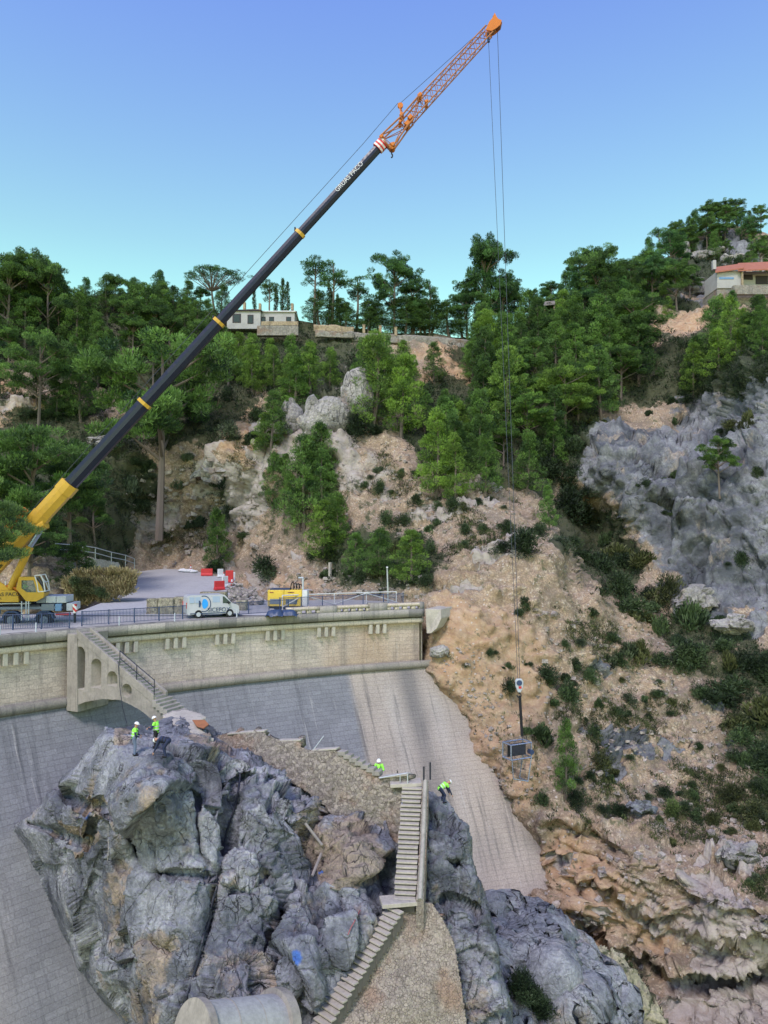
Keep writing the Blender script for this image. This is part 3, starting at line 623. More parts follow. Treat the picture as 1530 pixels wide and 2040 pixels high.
top_flat = np.exp(-(((RUg - 290) / 60) ** 2 + ((RVg - 1490) / 30) ** 2))
am2 = 1 - .75 * top_flat
am2 = am2 * (1 - .85 * np.exp(-(((RUg - 160) / 65) ** 2 + ((RVg - 1528) / 50) ** 2))) * (1 - .7 * np.exp(-(((RUg - 110) / 55) ** 2 + ((RVg - 1830) / 110) ** 2)))
rough_r = np.clip((RUg - 380) / 120, .25, 1)
dr = rocky(RP, 5.5, .8, 400, 1.2, .12, (1, 1, .8)) * am2 + rocky(RP, 2.1, .38, 440, 1.4, .3, (1, 1, .75)) * am2 * (.18 + .72 * rough_r) + rocky(RP, .85, .17, 480, 1.3, .5, (1, 1, .75)) * (.3 + .7 * rough_r) * (.35 + .65 * am2) + rocky(RP, .36, .045, 495, 1.3, .5) * (.4 + .6 * rough_r) + fbm(RP, .5, 4, 500) * .05 - .22 * fis(RP, 4.5, 540) - .07 * fis(RP, 1.6, 545) * rough_r + fbm(RP * np.array([1, 1, .5]), 1.8, 4, 510) * .12 * am2
RP = RP + RN * (dr * amp)[..., None]
spots = [(V(rp), r, c) for rp, r, c in ()]
def rk_at(u, v):
    i = int(np.clip(round((u + 10) / 2.3), 0, len(ru) - 1)); j = int(np.clip(round((v - 1395) / 2.3), 0, len(rv) - 1)); return RP[j, i]
def rk_find(u, v):         # displaced vertex that projects nearest to the pixel
    i = int(np.clip(round((u + 10) / 2.3), 12, len(ru) - 13)); j = int(np.clip(round((v - 1395) / 2.3), 12, len(rv) - 13))
    B = RP[j - 12:j + 13, i - 12:i + 13].reshape(-1, 3); best = min(B, key=lambda q: abs(project(q)[0] - u) + abs(project(q)[1] - v)); return best
BLUE = (.05, .16, .55)
M['rock_main'] = mat_rock('blue_grey_limestone', (.135, .15, .185), (.35, .37, .415), (.40, .31, .215), 1.0,
    [(tuple(map(float, rk_find(175, 1615))), .26, BLUE), (tuple(map(float, rk_find(590, 1905))), .40, BLUE), (tuple(map(float, rk_find(646, 1736))), .16, BLUE), (tuple(map(float, rk_find(210, 1721))), .10, (.7, .7, .7))], masked=True)
OCH = [(660, 1710, 70, 60, 1, 0), (700, 1745, 50, 30, 1, 0), (150, 1660, 45, 22, 1, 15), (180, 1600, 25, 20, .8, 0), (240, 1760, 30, 60, .7, 0), (300, 1960, 50, 110, .7, 10), (480, 1960, 60, 80, .6, 0), (330, 1880, 40, 30, .7, 0), (400, 1480, 60, 25, .8, 20), (240, 1457, 25, 10, .9, 0), (620, 1660, 30, 60, .8, 20), (960, 2000, 30, 40, .6, 0), (870, 1780, 40, 20, .5, 0), (500, 1760, 60, 40, .5, 0), (420, 1750, 70, 15, .6, 0)]
_, _, _, rc1 = cells(RP * np.array([1, 1, .75]) + np.stack([fbm(RP, 3.15, 3, 470 + q) for q in range(3)], -1) * .27, 2.1, 440); _, _, _, rc2 = cells(RP, .9, 487)
tone = np.clip(.5 + (rc1[0] - .5) * .55 + (rc2[0] - .5) * .35, 0, 1)
mO = blob(OCH, RUg + fbm(RP, 1.5, 4, 520) * 18, RVg + fbm(RP, 1.5, 4, 530) * 18)
rock = grid_mesh('rock_outcrop', RP, M['rock_main'], keep=sdw > 0, cols=np.stack([mO, tone, mO * 0], -1))
bm = bmesh.new(); bm.from_mesh(rock.data); al = bm.verts.layers.float_color.get('mask')
for (da, dz) in ((1.2, -1.0), (5.0, -9.0)):
    eb = [e for e in bm.edges if e.is_boundary]; ex_ = bmesh.ops.extrude_edge_only(bm, edges=eb)
    for x in ex_['geom']:
        if isinstance(x, bmesh.types.BMVert):
            h_ = Vector((x.co.x, x.co.y, 0)).normalized(); x.co += h_ * da + Vector((0, 0, dz))
bm.to_mesh(rock.data); bm.free()
tag(rock, 'massive blue grey limestone crag standing in front of the dam', 'rock')
# ================================================================ STAIRS AND RUBBLE WALLS
def col_of(p): return V(p)
def plane_hit(u, v, p0, n):
    r = ray(u, v); n = np.array(n); return r * ((np.array(p0) @ n) / (r @ n))
M['stone_step'] = mat_concrete('stone_step', (.36, .34, .31), .45)
M['dark_metal'] = paint('dark_painted_metal', (.02, .025, .04), .45, .3)
M['navy_metal'] = paint('navy_painted_metal', (.03, .055, .13), .4, .25)
M['galv'] = paint('galvanised_steel', (.45, .48, .52), .4, .25, .4)
M['rust'] = paint('rusty_steel', (.32, .13, .06), .8, .6)
# --- arched flight from the crest to the rock
a0 = atz(168, 1256, ZC - .05); a1 = atz(356, 1416, -11.75)
dv = (a1 - a0)[:2]; LEN = np.linalg.norm(dv); dv = dv / LEN; nv = np.array([-dv[1], dv[0]])
if nv[1] > 0: nv = -nv            # towards the camera
WH = .72; DROP = a0[2] - a1[2]
fs = thing('stone_staircase', 'stone stair on an arched wall running from the dam crest down to the rock', 'staircase', a0)
def fl(t, w, z): return (a0[0] + dv[0] * t + nv[0] * w, a0[1] + dv[1] * t + nv[1] * w, z)
n = 28
for i in range(n):
    t0 = LEN * i / n; t1 = LEN * (i + 1) / n + .04; zt = a0[2] - DROP * (i + 1) / n; wi = WH - .2 if i < n - 5 else WH + .12
    b = MB(); zl = zt - .45
    q = [(t0, -wi), (t1, -wi), (t1, wi), (t0, wi)]
    b.add([fl(t, w_, zz) for zz in (zl, zt) for t, w_ in q], [(3, 2, 1, 0), (4, 5, 6, 7)] + [(k, (k + 1) % 4, 4 + (k + 1) % 4, 4 + k) for k in range(4)])
    q = [(t0, -wi), (t0 + .05, -wi), (t0 + .05, wi), (t0, wi)]
    b.build('step', M['stone_step'], fs, bevel=.012)
tc_ = LEN * (n - 5) / n
for sg_ in (-1, 1):
    b = MB(); w0 = sg_ * WH; w1 = sg_ * (WH - .22)
    def sl(t): return a0[2] - DROP * t / LEN
    pts = [(0, .16), (tc_, .16), (tc_, -.45), (0, -.45)]
    b.add([fl(t, w_, sl(t) + dz) for w_ in (w0, w1) for t, dz in pts], [(0, 1, 2, 3), (7, 6, 5, 4)] + [(k, (k + 1) % 4, 4 + (k + 1) % 4, 4 + k) for k in range(4)])
    b.build('curb', M['coping_plain'] if 'coping_plain' in M else M['concrete'], fs, bevel=.02)
p0 = np.array(fl(0, WH - .04, 0)); nn = np.array([nv[0], nv[1], 0])
def tz(u, v): q = plane_hit(u, v, p0, nn); return ((q[:2] - a0[:2]) @ dv, q[2])
prof = [tz(u, v) for u, v in [(136, 1262), (148, 1262), (200, 1302), (260, 1352), (312, 1402), (338, 1420), (352, 1440), (345, 1470), (325, 1452), (305, 1436), (280, 1416), (255, 1402), (238, 1395), (205, 1393), (170, 1399), (137, 1412)]]
tA = min(p[0] for p in prof); tB = max(p[0] for p in prof); zA = min(p[1] for p in prof); zB = max(p[1] for p in prof)
tg, zg = np.meshgrid(np.arange(tA - .1, tB + .1, .035), np.arange(zA - .1, zB + .1, .035))
sd_ = poly_sd(tg, zg, prof); rec = np.zeros_like(tg)
for (u0, u1, vt, vb, dpt) in [(150, 168, 1288, 1374, .9), (182, 201, 1312, 1371, .85), (214, 233, 1337, 1367, .85), (243, 262, 1362, 1371, .8)]:
    (ta, zt), (tb, zb) = tz(u0, vt), tz(u1, vb); tm = (ta + tb) / 2; r_ = abs(tb - ta) / 2; zs = zt - r_
    ins = ((np.abs(tg - tm) < r_) & (zg > zb) & (zg < zs)) | (np.hypot(tg - tm, zg - zs) < r_)
    rec = np.maximum(rec, ins * dpt)
ring = np.clip(1 - np.abs(poly_sd(tg, zg, prof) - .25) / .05, 0, 1) * 0
w_ = WH - .04 - rec + fbm(np.stack([tg, zg, tg * 0], -1), .5, 3, 600) * .02
PW = np.stack([a0[0] + dv[0] * tg + nv[0] * w_, a0[1] + dv[1] * tg + nv[1] * w_, zg], -1)
o = grid_mesh('arched_wall', PW, M['concrete'], keep=sd_ > 0); o.parent = fs; o.matrix_parent_inverse = Matrix.Translation(fs.location).inverted()
zlow = lambda t: np.interp(t, [p[0] for p in prof[7:][::-1]], [p[1] for p in prof[7:][::-1]])
b = MB()
tl = np.linspace(tA + .1, tB - .6, 24)
for i in range(23):
    t0, t1 = tl[i], tl[i + 1]
    q = [(t0, zlow(t0) + .03), (t1, zlow(t1) + .03), (t1, min(a0[2] - .3, sl(max(t1, 0)) - .35)), (t0, min(a0[2] - .3, sl(max(t0, 0)) - .35))]
    b.add([fl(t, w2, z2) for w2 in (WH - 1.15, -WH) for t, z2 in q], [(0, 1, 2, 3), (7, 6, 5, 4), (0, 4, 5, 1), (3, 2, 6, 7)])
b.build('arch_body', M['concrete'], fs)
b = MB()       # buttress of masonry between arch and wall at the crest
b.add([fl(t, w2, z2) for w2 in (WH + .04, -2.2) for t, z2 in [(-.9, -12.6), (.25, -12.6), (.1, ZC - .25), (-.9, ZC - .25)]], [(0, 1, 2, 3), (7, 6, 5, 4), (0, 4, 5, 1), (1, 5, 6, 2), (2, 6, 7, 3), (3, 7, 4, 0)])
b.build('pier', M['concrete'], fs, bevel=.03)
hr = MB(); hp = []
for u, v in [(237, 1334), (270.6, 1361), (305.6, 1389)]:
    t_, z_ = tz(u, v); hp.append((t_, sl(t_) + .16)); 
    MB().tube(fl(t_, WH - .11, sl(t_) + .14), fl(t_, WH - .11, sl(t_) + 1.2), .035).build('railing_post', M['dark_metal'], fs)
for dz in (1.15, .62):
    hr.tube(fl(hp[0][0], WH - .11, hp[0][1] - .16 + dz + .02), fl(hp[-1][0], WH - .11, hp[-1][1] - .16 + dz), .03)
hr.build('handrail', M['dark_metal'], fs)
# rope dangling from the handrail
r0 = V(fl(hp[0][0], WH + .05, hp[0][1] + .3)); pr_ = [r0, V(at(239, 1372, r0.y - .2)), V(at(244, 1408, r0.y - 1.5)), V(at(252, 1440, r0.y - 3)), V(rk_find(258, 1462)) + Vector((0, -.05, .05))]
tag(MB().path(pr_, .025, 5).build('rope', M['dark_metal']), 'thin dark rope hanging from the stair railing down to the crag', 'rope')

def sheet(name, outline, dpts, mat, step=2.4, disp=None, thick=.6, c=15, parent=None):
    ev = solve_rbf(dpts, c); A = np.array(outline, float)
    u = np.arange(A[:, 0].min() - 4, A[:, 0].max() + 4, step); v = np.arange(A[:, 1].min() - 4, A[:, 1].max() + 4, step)
    U, W = np.meshgrid(u, v); sd = poly_sd(U, W, A); PP = at(U, W, ev(U, W)); NN = normals(PP)
    if disp is not None: PP = PP + NN * disp(PP)[..., None]
    o = grid_mesh(name, PP, mat, keep=sd > -step * .5)
    m = o.modifiers.new('thickness', 'SOLIDIFY'); m.thickness = thick; m.offset = 1
    bm = bmesh.new(); bm.from_mesh(o.data); bmesh.ops.recalc_face_normals(bm, faces=bm.faces)
    bm.faces.ensure_lookup_table(); f = bm.faces[len(bm.faces) // 2]
    if f.normal.dot(f.calc_center_median()) < 0: m.offset = -1
    bm.to_mesh(o.data); bm.free()
    if parent: o.parent = parent; o.matrix_parent_inverse = Matrix.Translation(parent.location).inverted()
    return o
rubd = lambda PP: rocky(PP, .42, .07, 700, .6, 1.1) + fbm(PP, 2, 3, 710) * .07 + fbm(PP, .2, 2, 715) * .02
def slab(u0, v0, d0, u1, v1, d1, wid, th, name, mat, parent, bev=.015):
    """flat stone whose front edge runs between two pixels, width goes away from the camera"""
    a, b_ = at(u0, v0, d0), at(u1, v1, d1); zt = (a[2] + b_[2]) / 2; a = np.array([a[0], a[1], a[2]]); b_ = np.array([b_[0], b_[1], b_[2]])
    e = (b_ - a)[:2]; e = e / np.linalg.norm(e); nrm = np.array([-e[1], e[0]])
    if nrm[1] < 0: nrm = -nrm
    c_, d_ = b_ + np.r_[nrm * wid, 0], a + np.r_[nrm * wid, 0]
    m = MB(); lo = [p - np.array([0, 0, th]) for p in (a, b_, c_, d_)]
    m.add([a, b_, c_, d_] + lo, [(0, 1, 2, 3), (7, 6, 5, 4)] + [(k, 4 + k, 4 + (k + 1) % 4, (k + 1) % 4) for k in range(4)])
    return m.build(name, mat, parent, bevel=bev)
uw = thing('rubble_wall', 'rough rubble stone wall stepping down behind the crag towards the narrow stair', 'wall', at(620, 1530, 46.5))
sheet('masonry', [(425, 1468), (455, 1461), (525, 1456), (528, 1466), (555, 1475), (597, 1476), (600, 1488), (622, 1497), (668, 1493), (680, 1500), (690, 1510), (708, 1516), (728, 1524), (742, 1532), (752, 1541), (756, 1550), (812, 1545), (813, 1575), (803, 1600), (798, 1680), (792, 1712), (755, 1710), (700, 1670), (670, 1635), (640, 1600), (600, 1570), (560, 1550), (510, 1530), (460, 1495)],
      [(430, 1466, 49.3), (525, 1458, 48), (600, 1480, 47), (690, 1505, 46), (755, 1550, 45), (812, 1550, 44.7), (790, 1700, 43.7), (700, 1650, 44.6), (600, 1545, 46.1), (520, 1520, 47.2)], M['rubble'], 2.2, rubd, .7, parent=uw)
for q in [(452, 1461, 48.9, 527, 1455.5, 48), (553, 1475, 47.5, 598, 1473.5, 47), (620, 1494, 46.8, 670, 1491, 46.1), (754, 1548, 44.9, 813, 1542.5, 44.6)]:
    slab(*q, .45, .10, 'capstone', M['galv_stone'] if 'galv_stone' in M else M['pale_concrete'], uw)
for i in range(7):
    u = 672 + i * 11.5; v = 1497 + i * 6.6; slab(u, v, 46 - i * .15, u + 15, v + 1, 45.8 - i * .15, .5, .25, 'step', M['stone_step'], uw)
# --- narrow stair facing the viewer
def flight(name, label, c0, c1, n, wid, ext=0, side=None):
    c0 = np.array(c0); c1 = np.array(c1); h = (c1 - c0)[:2]; L = np.linalg.norm(h); h = h / L; s_ = np.array([-h[1], h[0]])
    g = thing(name, label, 'staircase', c0); dz = (c0[2] - c1[2]) / n; rn = random.Random(5)
    for i in range(n + ext):
        t0 = L * i / n - .02; t1 = L * (i + 1) / n + .05; z = c0[2] - dz * (i + 1); b = MB(); w_ = wid / 2 + rn.uniform(-.03, .03)
        q = [(t0, -w_), (t1, -w_), (t1, w_), (t0, w_)]
        def pt(t, ww, zz): return (c0[0] + h[0] * t + s_[0] * ww, c0[1] + h[1] * t + s_[1] * ww, zz)
        b.add([pt(t, ww, zz) for zz in (z - .08, z + rn.uniform(-.01, .01)) for t, ww in q], [(3, 2, 1, 0), (4, 5, 6, 7)] + [(k, (k + 1) % 4, 4 + (k + 1) % 4, 4 + k) for k in range(4)])
        q = [(t0, -w_ + .04), (t1 - .07, -w_ + .04), (t1 - .07, w_ - .04), (t0, w_ - .04)]
        b.add([pt(t, ww, zz) for zz in (z - .7, z - .08) for t, ww in q], [(3, 2, 1, 0)] + [(k, (k + 1) % 4, 4 + (k + 1) % 4, 4 + k) for k in range(4)], 1)
        b.build('step', [M['tread'], M['riser']], g, bevel=.008)
    return g, c0, h, s_, L
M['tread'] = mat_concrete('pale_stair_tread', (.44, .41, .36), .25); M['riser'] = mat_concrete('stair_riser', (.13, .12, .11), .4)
s2a = at(821, 1562, 44.3); s2b = at(806, 1790, 38.9)
f2, *_ = flight('stone_staircase', 'straight narrow stair between the rubble wall and the right hand rocks', s2a, s2b, 24, 1.12)
s3a = at(790, 1803, 38.6); s3b = at(640, 2036, 35.0)
f3, _, h3, n3, L3 = flight('stone_staircase', 'lower stair curving down left beside the brown rubble buttress', s3a, s3b, 21, .95, 6)
slab(778, 1563, 44.2, 840, 1560, 44.3, 1.0, .2, 'landing', M['pale_concrete'], f2)
slab(762, 1803, 38.3, 832, 1797, 38.6, 1.0, .2, 'landing', M['pale_concrete'], f3)
# right parapet of the narrow stair
pw = MB(); 
tp = [at(841, 1562, 44.2), at(836, 1680, 41.5), at(829, 1800, 38.6)]
par = thing('parapet_wall', 'slim mortared stone parapet along the right side of the straight stair', 'wall', tp[0])
for i in range(2):
    a, b_ = tp[i], tp[i + 1]
    vs = []
    for p in (a, b_):
        for dx, dz in ((-.0, .15), (.38, .15), (.38, -1.8), (0, -1.8)): vs.append(p + np.array([dx, 0, dz]))
    pw.add(vs, [(0, 1, 5, 4), (1, 2, 6, 5), (3, 7, 6, 2), (0, 4, 7, 3), (0, 3, 2, 1), (4, 5, 6, 7)])
pw.build('masonry', M['rubble'], par); cp = MB()
cp.path([V(p) + Vector((.19, -.03, .2)) for p in tp], .13, 6); cp.build('capping', M['stone_step'], par)
MB().tube(V(tp[0]) + Vector((.1, 0, .1)), V(tp[0]) + Vector((.1, 0, 1.0)), .05).build('post', M['dark_metal'], par)
MB().tube(V(tp[0]) + Vector((.5, .5, .1)), V(tp[0]) + Vector((.5, .5, 1.1)), .05).build('post', M['dark_metal'], par)
bl = MB(); bl.tube(at(806, 1569, 44.4), at(801, 1663, 42.0), .035); bl.tube(at(801.5, 1590, 43.8), at(799.5, 1662, 42.0), .03)
M['blue_metal'] = paint('blue_painted_tube', (.16, .28, .55), .4, .2)
tag(bl.build('handrail', M['blue_metal']), 'blue metal tube rail on the left side of the straight stair', 'railing')
gr = MB(); gr.tube(at(756, 1550, 44.7), at(812, 1540, 44.4), .04); gr.tube(at(812, 1540, 44.4), at(812, 1562, 44.3), .035); gr.tube(at(797, 1543, 44.4), at(797, 1558, 44.4), .03); gr.tube(at(812, 1541, 44.4), at(817, 1540, 44.2), .03)
tag(gr.build('handrail', M['galv']), 'short grey tube railing on the little platform above the straight stair', 'railing')
tag(MB().tube(at(624, 1494, 46.4), at(645, 1466, 46.6), .03).build('pole', M['galv']), 'thin metal pole leaning out of the stepped rubble wall', 'pole')
fw = sheet('buttress_wall', [(790, 1808), (830, 1800), (860, 1798), (882, 1830), (906, 1880), (919, 1960), (930, 2030), (934, 2130), (600, 2130), (640, 2060), (665, 2020), (700, 1965), (722, 1925), (752, 1868)],
      [(795, 1808, 39.0), (858, 1800, 39.3), (905, 1880, 38.6), (925, 2060, 37), (700, 1965, 36.6), (650, 2060, 34.9), (780, 2000, 36.2), (760, 1860, 38.0), (610, 2130, 33.8), (860, 2100, 36.2), (850, 1880, 38.4)], M['rubble2'] if 'rubble2' in M else mat_rubble('brown_rubble', (.29, .25, .215), (.40, .355, .30), (.19, .165, .14), 7.0), 2.2,
      lambda PP: rocky(PP, .26, .03, 720, .6, 1.0) + fbm(PP, 1.5, 4, 730) * .08, .8)
tag(fw, 'tall brown mortared rubble buttress under the lower stair', 'wall')
wh = MB(); rn = random.Random(3)
# duct at the bottom edge
A_, B_ = V(at(392, 2068, 30.2)), V(at(545, 2050, 32.6))
du = thing('concrete_duct', 'round topped grey concrete duct with end collars at the foot of the crag', 'duct', A_)
MB().tube(A_, B_, 1.22, 1.28, 40).build('barrel', M['smooth_concrete'] if 'smooth_concrete' in M else mat_concrete('smooth_concrete', (.36, .37, .37), .3), du, smooth=False)
ax_ = (B_ - A_).normalized()
MB().tube(B_ - ax_ * .15, B_ + ax_ * .3, 1.50, 1.50, 40).build('collar', M['concrete'], du)
MB().tube(A_ - ax_ * .25, A_ + ax_ * .1, 1.36, 1.36, 40).build('collar', M['concrete'], du)
for f_ in (.33, .66): MB().tube(A_ + ax_ * (B_ - A_).length * f_ - ax_ * .02, A_ + ax_ * (B_ - A_).length * f_ + ax_ * .02, 1.265, 1.265, 40).build('joint_band', M['stone_step'], du)
# cable lying over the crag, and smaller ropes
def on_rock(pts, off=.09): return [V(rk_find(u, v)) + (-V(rk_find(u, v)).normalized()) * off for u, v in pts]
def dense(pts, n=6):
    out = []
    for i in range(len(pts) - 1):
        for k in range(n): out.append(tuple(np.array(pts[i]) + (np.array(pts[i + 1]) - np.array(pts[i])) * k / n))
    return out + [pts[-1]]
def cable(pts, r, mat, label, cat, name, off=.1, sm=2, n=5):
    q = on_rock(dense(pts, n), off)
    for _ in range(sm): q = [q[0]] + [(q[i - 1] + q[i] * 2 + q[i + 1]) / 4 for i in range(1, len(q) - 1)] + [q[-1]]
    o = MB().path(q, r, 6).build(name, mat); return tag(o, label, cat)
cable([(470, 1532), (478, 1548), (470, 1600), (455, 1650), (440, 1730), (430, 1775), (413, 1835), (395, 1910), (372, 1985), (350, 2060)], .06, M['dark_metal'], 'thick black cable hanging down the front of the crag', 'cable', 'cable', .22)
M['red_rope'] = paint('red_rope', (.30, .09, .10), .8, .3); M['pale_rope'] = paint('pale_rope', (.4, .37, .35), .8, .3)
cable([(722, 1805), (706, 1835), (690, 1865)], .025, M['red_rope'], 'short red rope stretched across the rock left of the lower stair', 'rope', 'rope', .15)
cable([(594, 1815), (606, 1840), (618, 1868), (622, 1880)], .02, M['pale_rope'], 'pale thin rope trailing over rocks beside the lower stair', 'rope', 'rope')
cable([(524, 1900), (532, 1912), (537, 1930)], .02, M['pale_rope'], 'pale loop of wire above the concrete duct', 'rope', 'rope')
cable([(214, 1625), (216, 1680), (212, 1740)], .014, M['pale_rope'], 'faint pale safety line down the left part of the crag', 'rope', 'rope')
# two timber props on the crag
M['timber'] = paint('weathered_timber', (.27, .25, .24), .8, .4)
for (q0, q1, lab) in [((608, 1640), (642, 1684), 'grey timber prop leaning on rocks under the rubble wall'), ((640, 1700), (622, 1745), 'pale timber prop lying in the dark gully of the crag')]:
    a, b_ = V(rk_find(*q0)), V(rk_find(*q1)); d_ = min(a.y, b_.y)
    a = V(at(*q0, a.y - .25)); b_ = V(at(*q1, b_.y - .25)); tag(MB().tube(a, b_, .08, .08, 5).build('timber_prop', M['timber'], bevel=.01), lab, 'timber')
# concrete path with a rusty sheet at the stair foot
cpth = [(322, 1424), (345, 1416), (372, 1414), (398, 1420), (412, 1428), (402, 1434), (388, 1434), (392, 1448), (412, 1462), (428, 1472), (400, 1470), (368, 1452), (340, 1440)]
pt_ = sheet('concrete_path', cpth, [(330, 1425, 50.4), (372, 1416, 51), (410, 1428, 50), (392, 1446, 48.2), (345, 1438, 48.6), (425, 1470, 47.4), (370, 1452, 47.6)], M['pale_concrete'], 2.0, lambda PP: fbm(PP, 1, 3, 740) * .05, .5)
tag(pt_, 'pale concrete ledge at the foot of the arched stair', 'path')
rs = MB(); q = [at(383, 1434, 48.4), at(408, 1434, 48.6), at(416, 1443, 48.0), at(405, 1451, 47.4), at(392, 1447, 47.7)]
rs.add(q + [p + np.array([0, .05, -.06]) for p in q], [(0, 1, 2, 3, 4), (9, 8, 7, 6, 5)] + [(k, 5 + k, 5 + (k + 1) % 5, (k + 1) % 5) for k in range(5)])
tag(rs.build('metal_sheet', M['rust']), 'rusty brown metal sheet lying on the pale ledge by the stair foot', 'metal sheet')

# ================================================================ RAILINGS ON THE CREST
def railing(name, label, pts, h=1.12, post_every=2.1, bar=.115, mat='navy_metal', top=.03, pr=.04):
    g = thing(name, label, 'railing', pts[0]); L = [0]
    P_ = [V(p) for p in pts]
    for i in range(len(P_) - 1): L.append(L[-1] + (P_[i + 1] - P_[i]).length)
    def pos(t):
        for i in range(len(P_) - 1):
            if t <= L[i + 1] or i == len(P_) - 2: return P_[i].lerp(P_[i + 1], (t - L[i]) / (L[i + 1] - L[i]))
    b = MB(); Z = Vector((0, 0, 1))
    nb = int(L[-1] / bar)
    for i in range(nb + 1):
        p = pos(L[-1] * i / nb); b.tube(p + Z * .1, p + Z * (h - .03), .017, n=4, cap=False)
    b.build('bars', M[mat], g)
    r = MB(); k = max(2, int(L[-1] / 1.0))
    for z_ in (h, .1):
        r = MB(); r.path([pos(L[-1] * i / k) + Z * z_ for i in range(k + 1)], top if z_ > .5 else .022, 6)
        r.build('rail', M[mat], g)
    npst = max(1, round(L[-1] / post_every))
    for i in range(npst + 1):
        p = pos(L[-1] * i / npst); MB().box(p + Z * (h / 2 + .02), (pr * 2, pr * 2, h + .08)).build('post', M[mat], g)
    return g
fr = [atz(u, v, ZC) for u, v in [(163, 1247.5), (250, 1241.5), (370, 1233), (500, 1224), (575, 1219)]]
railing('metal_railing', 'long navy blue bar railing along the crest in front of the white van', fr)
fr2 = [arc(s_ray(u), 3.2, ZC) for u in (585, 660, 740, 828)]
railing('metal_railing', 'dark blue bar railing behind the stone balustrade at the right end', fr2, 1.25)
fl_ = [atz(u, v, ZC) for u, v in [(-90, 1258), (3, 1255.5), (70, 1253.5), (138, 1251)]]
railing('metal_railing', 'navy blue bar railing in front of the mobile crane left of the stair gap', fl_)
# white cross braced guardrail behind it
wgr = thing('guardrail', 'white cross braced wooden guardrail at the far side of the right crest', 'guardrail', arc(s_ray(600), 4.5, ZC))
M['white_paint'] = paint('white_painted_wood', (.55, .56, .58), .5, .35)
ws = [V(arc(s_ray(u), 4.2, ZC)) for u in (598, 640, 700, 763, 822)]
for p in ws: MB().box(p + Vector((0, 0, .7)), (.1, .1, 1.4)).build('post', M['white_paint'], wgr)
tr_ = MB().path([p + Vector((0, 0, 1.4)) for p in ws], .06, 6); tr_.build('rail', M['white_paint'], wgr)
for i, (za, zb) in enumerate([(.3, 1.35), (1.35, .35), (.35, 1.35), (1.35, .35)]):
    MB().tube(ws[i] + Vector((0, -.05, za)), ws[i + 1] + Vector((0, -.05, zb)), .055).build('brace', M['white_paint'], wgr)
# little white marker posts on the coping
M['white_post'] = paint('pale_marker_post', (.42, .46, .55), .5, .3)
for i, (u, lab) in enumerate([(4, 'small pale marker post on the coping near the left photo edge'), (75, 'small pale marker post on the coping below the crane'), (240, 'small pale marker post on the coping just right of the stair'), (350, 'small pale marker post on the coping left of the van'), (473, 'small pale marker post on the coping under the van bonnet')]):
    p = V(arc(s_ray(u, .35), .35, ZC)); b = MB().tube(p, p + Vector((0, 0, .62)), .06, .05, 8); b.tube(p + Vector((0, 0, .62)), p + Vector((0, 0, .68)), .05, .02, 8)
    tag(b.build('marker_post', M['white_post']), lab, 'post', 'marker posts on the coping')
# ================================================================ MOBILE CRANE
M['crane_yellow'] = paint('crane_yellow', (.52, .32, .04), .38, .28)
M['crane_orange'] = paint('crane_orange', (.56, .17, .02), .45, .3)
M['boom_dark'] = paint('boom_dark_blue', (.010, .015, .034), .30, .2, .1)
M['slate'] = paint('slate_grey', (.16, .19, .24), .5, .35)
M['pale_grey'] = paint('pale_grey_paint', (.42, .46, .52), .5, .35)
M['blue_box'] = paint('blue_grey_paint', (.14, .27, .48), .45, .3)
M['tyre'] = paint('tyre_rubber', (.015, .016, .02), .8, .2)
M['lattice'] = paint('lattice_red', (.36, .15, .07), .5, .3)
M['steel'] = paint('bright_steel', (.32, .38, .50), .25, .15, .6)
M['rope'] = paint('wire_rope', (.05, .06, .09), .5, .2)
M['white'] = paint('white_paint', (.62, .64, .68), .4, .2)
M['red'] = paint('red_plastic', (.52, .035, .04), .4, .25)
t = NT('dark_glass'); t.b.inputs['Transmission Weight'].default_value = 0; M['glass'] = t.done((.012, .016, .02), .08, None, 0, .6)
t = NT('clear_glass'); t.b.inputs['Transmission Weight'].default_value = .85; t.b.inputs['IOR'].default_value = 1.05; M['clear'] = t.done((.55, .62, .60), .03, None, 0, .5)
t = NT('striped_board'); p = t.obj(); mp = t.n('ShaderNodeSeparateXYZ'); t.l(p, mp.inputs[0])
st = t.math('FRACT', t.math('MULTIPLY', t.math('ADD', mp.outputs[0], mp.outputs[2]), 2.2)); M['stripes'] = t.done(t.mix(t.math('GREATER_THAN', st, .5), (.6, .6, .6), (.5, .03, .03)), .5)
DC = 60.4
crane = thing('mobile_crane', 'yellow mobile crane with long dark telescopic boom and lattice jib on the crest', 'crane', at(0, 1240, DC))
cdir = Vector((1, .14, 0)).normalized(); cn = Vector((-cdir.y, cdir.x, 0)); UP = Vector((0, 0, 1))
c00 = V(at(0, 1240, DC))
def cp_(u, v, off=0):          # point on the crane's side plane seen at this pixel
    n_ = np.array(cn); return V(plane_hit(u, v, np.array(c00 + cn * off), n_))
def cbox(u0, u1, v0, v1, dep, mat, name, parent=crane, off=0, bev=.03, par=True):
    a = cp_(u0, v1, off); b_ = cp_(u1, v0, off); L = (b_ - a).dot(cdir); H = b_.z - a.z
    m = MB(); R = Matrix((cdir, cn, UP)).transposed()
    m.box(a + cdir * L / 2 + UP * H / 2 + cn * dep / 2, (L, dep, H), R); return m.build(name, mat, parent, bevel=bev)
def cprism(px, dep, mat, name, parent=crane, off=0, bev=.02):
    P0 = [cp_(u, v, off) for u, v in px]; n_ = len(px); m = MB()
    m.add(P0 + [p + cn * dep for p in P0], [tuple(range(n_)), tuple(range(2 * n_ - 1, n_ - 1, -1))] + [(i, n_ + i, n_ + (i + 1) % n_, (i + 1) % n_) for i in range(n_)])
    return m.build(name, mat, parent, bevel=bev)
cbox(-330, 124, 1208, 1219, 2.6, M['slate'], 'chassis')
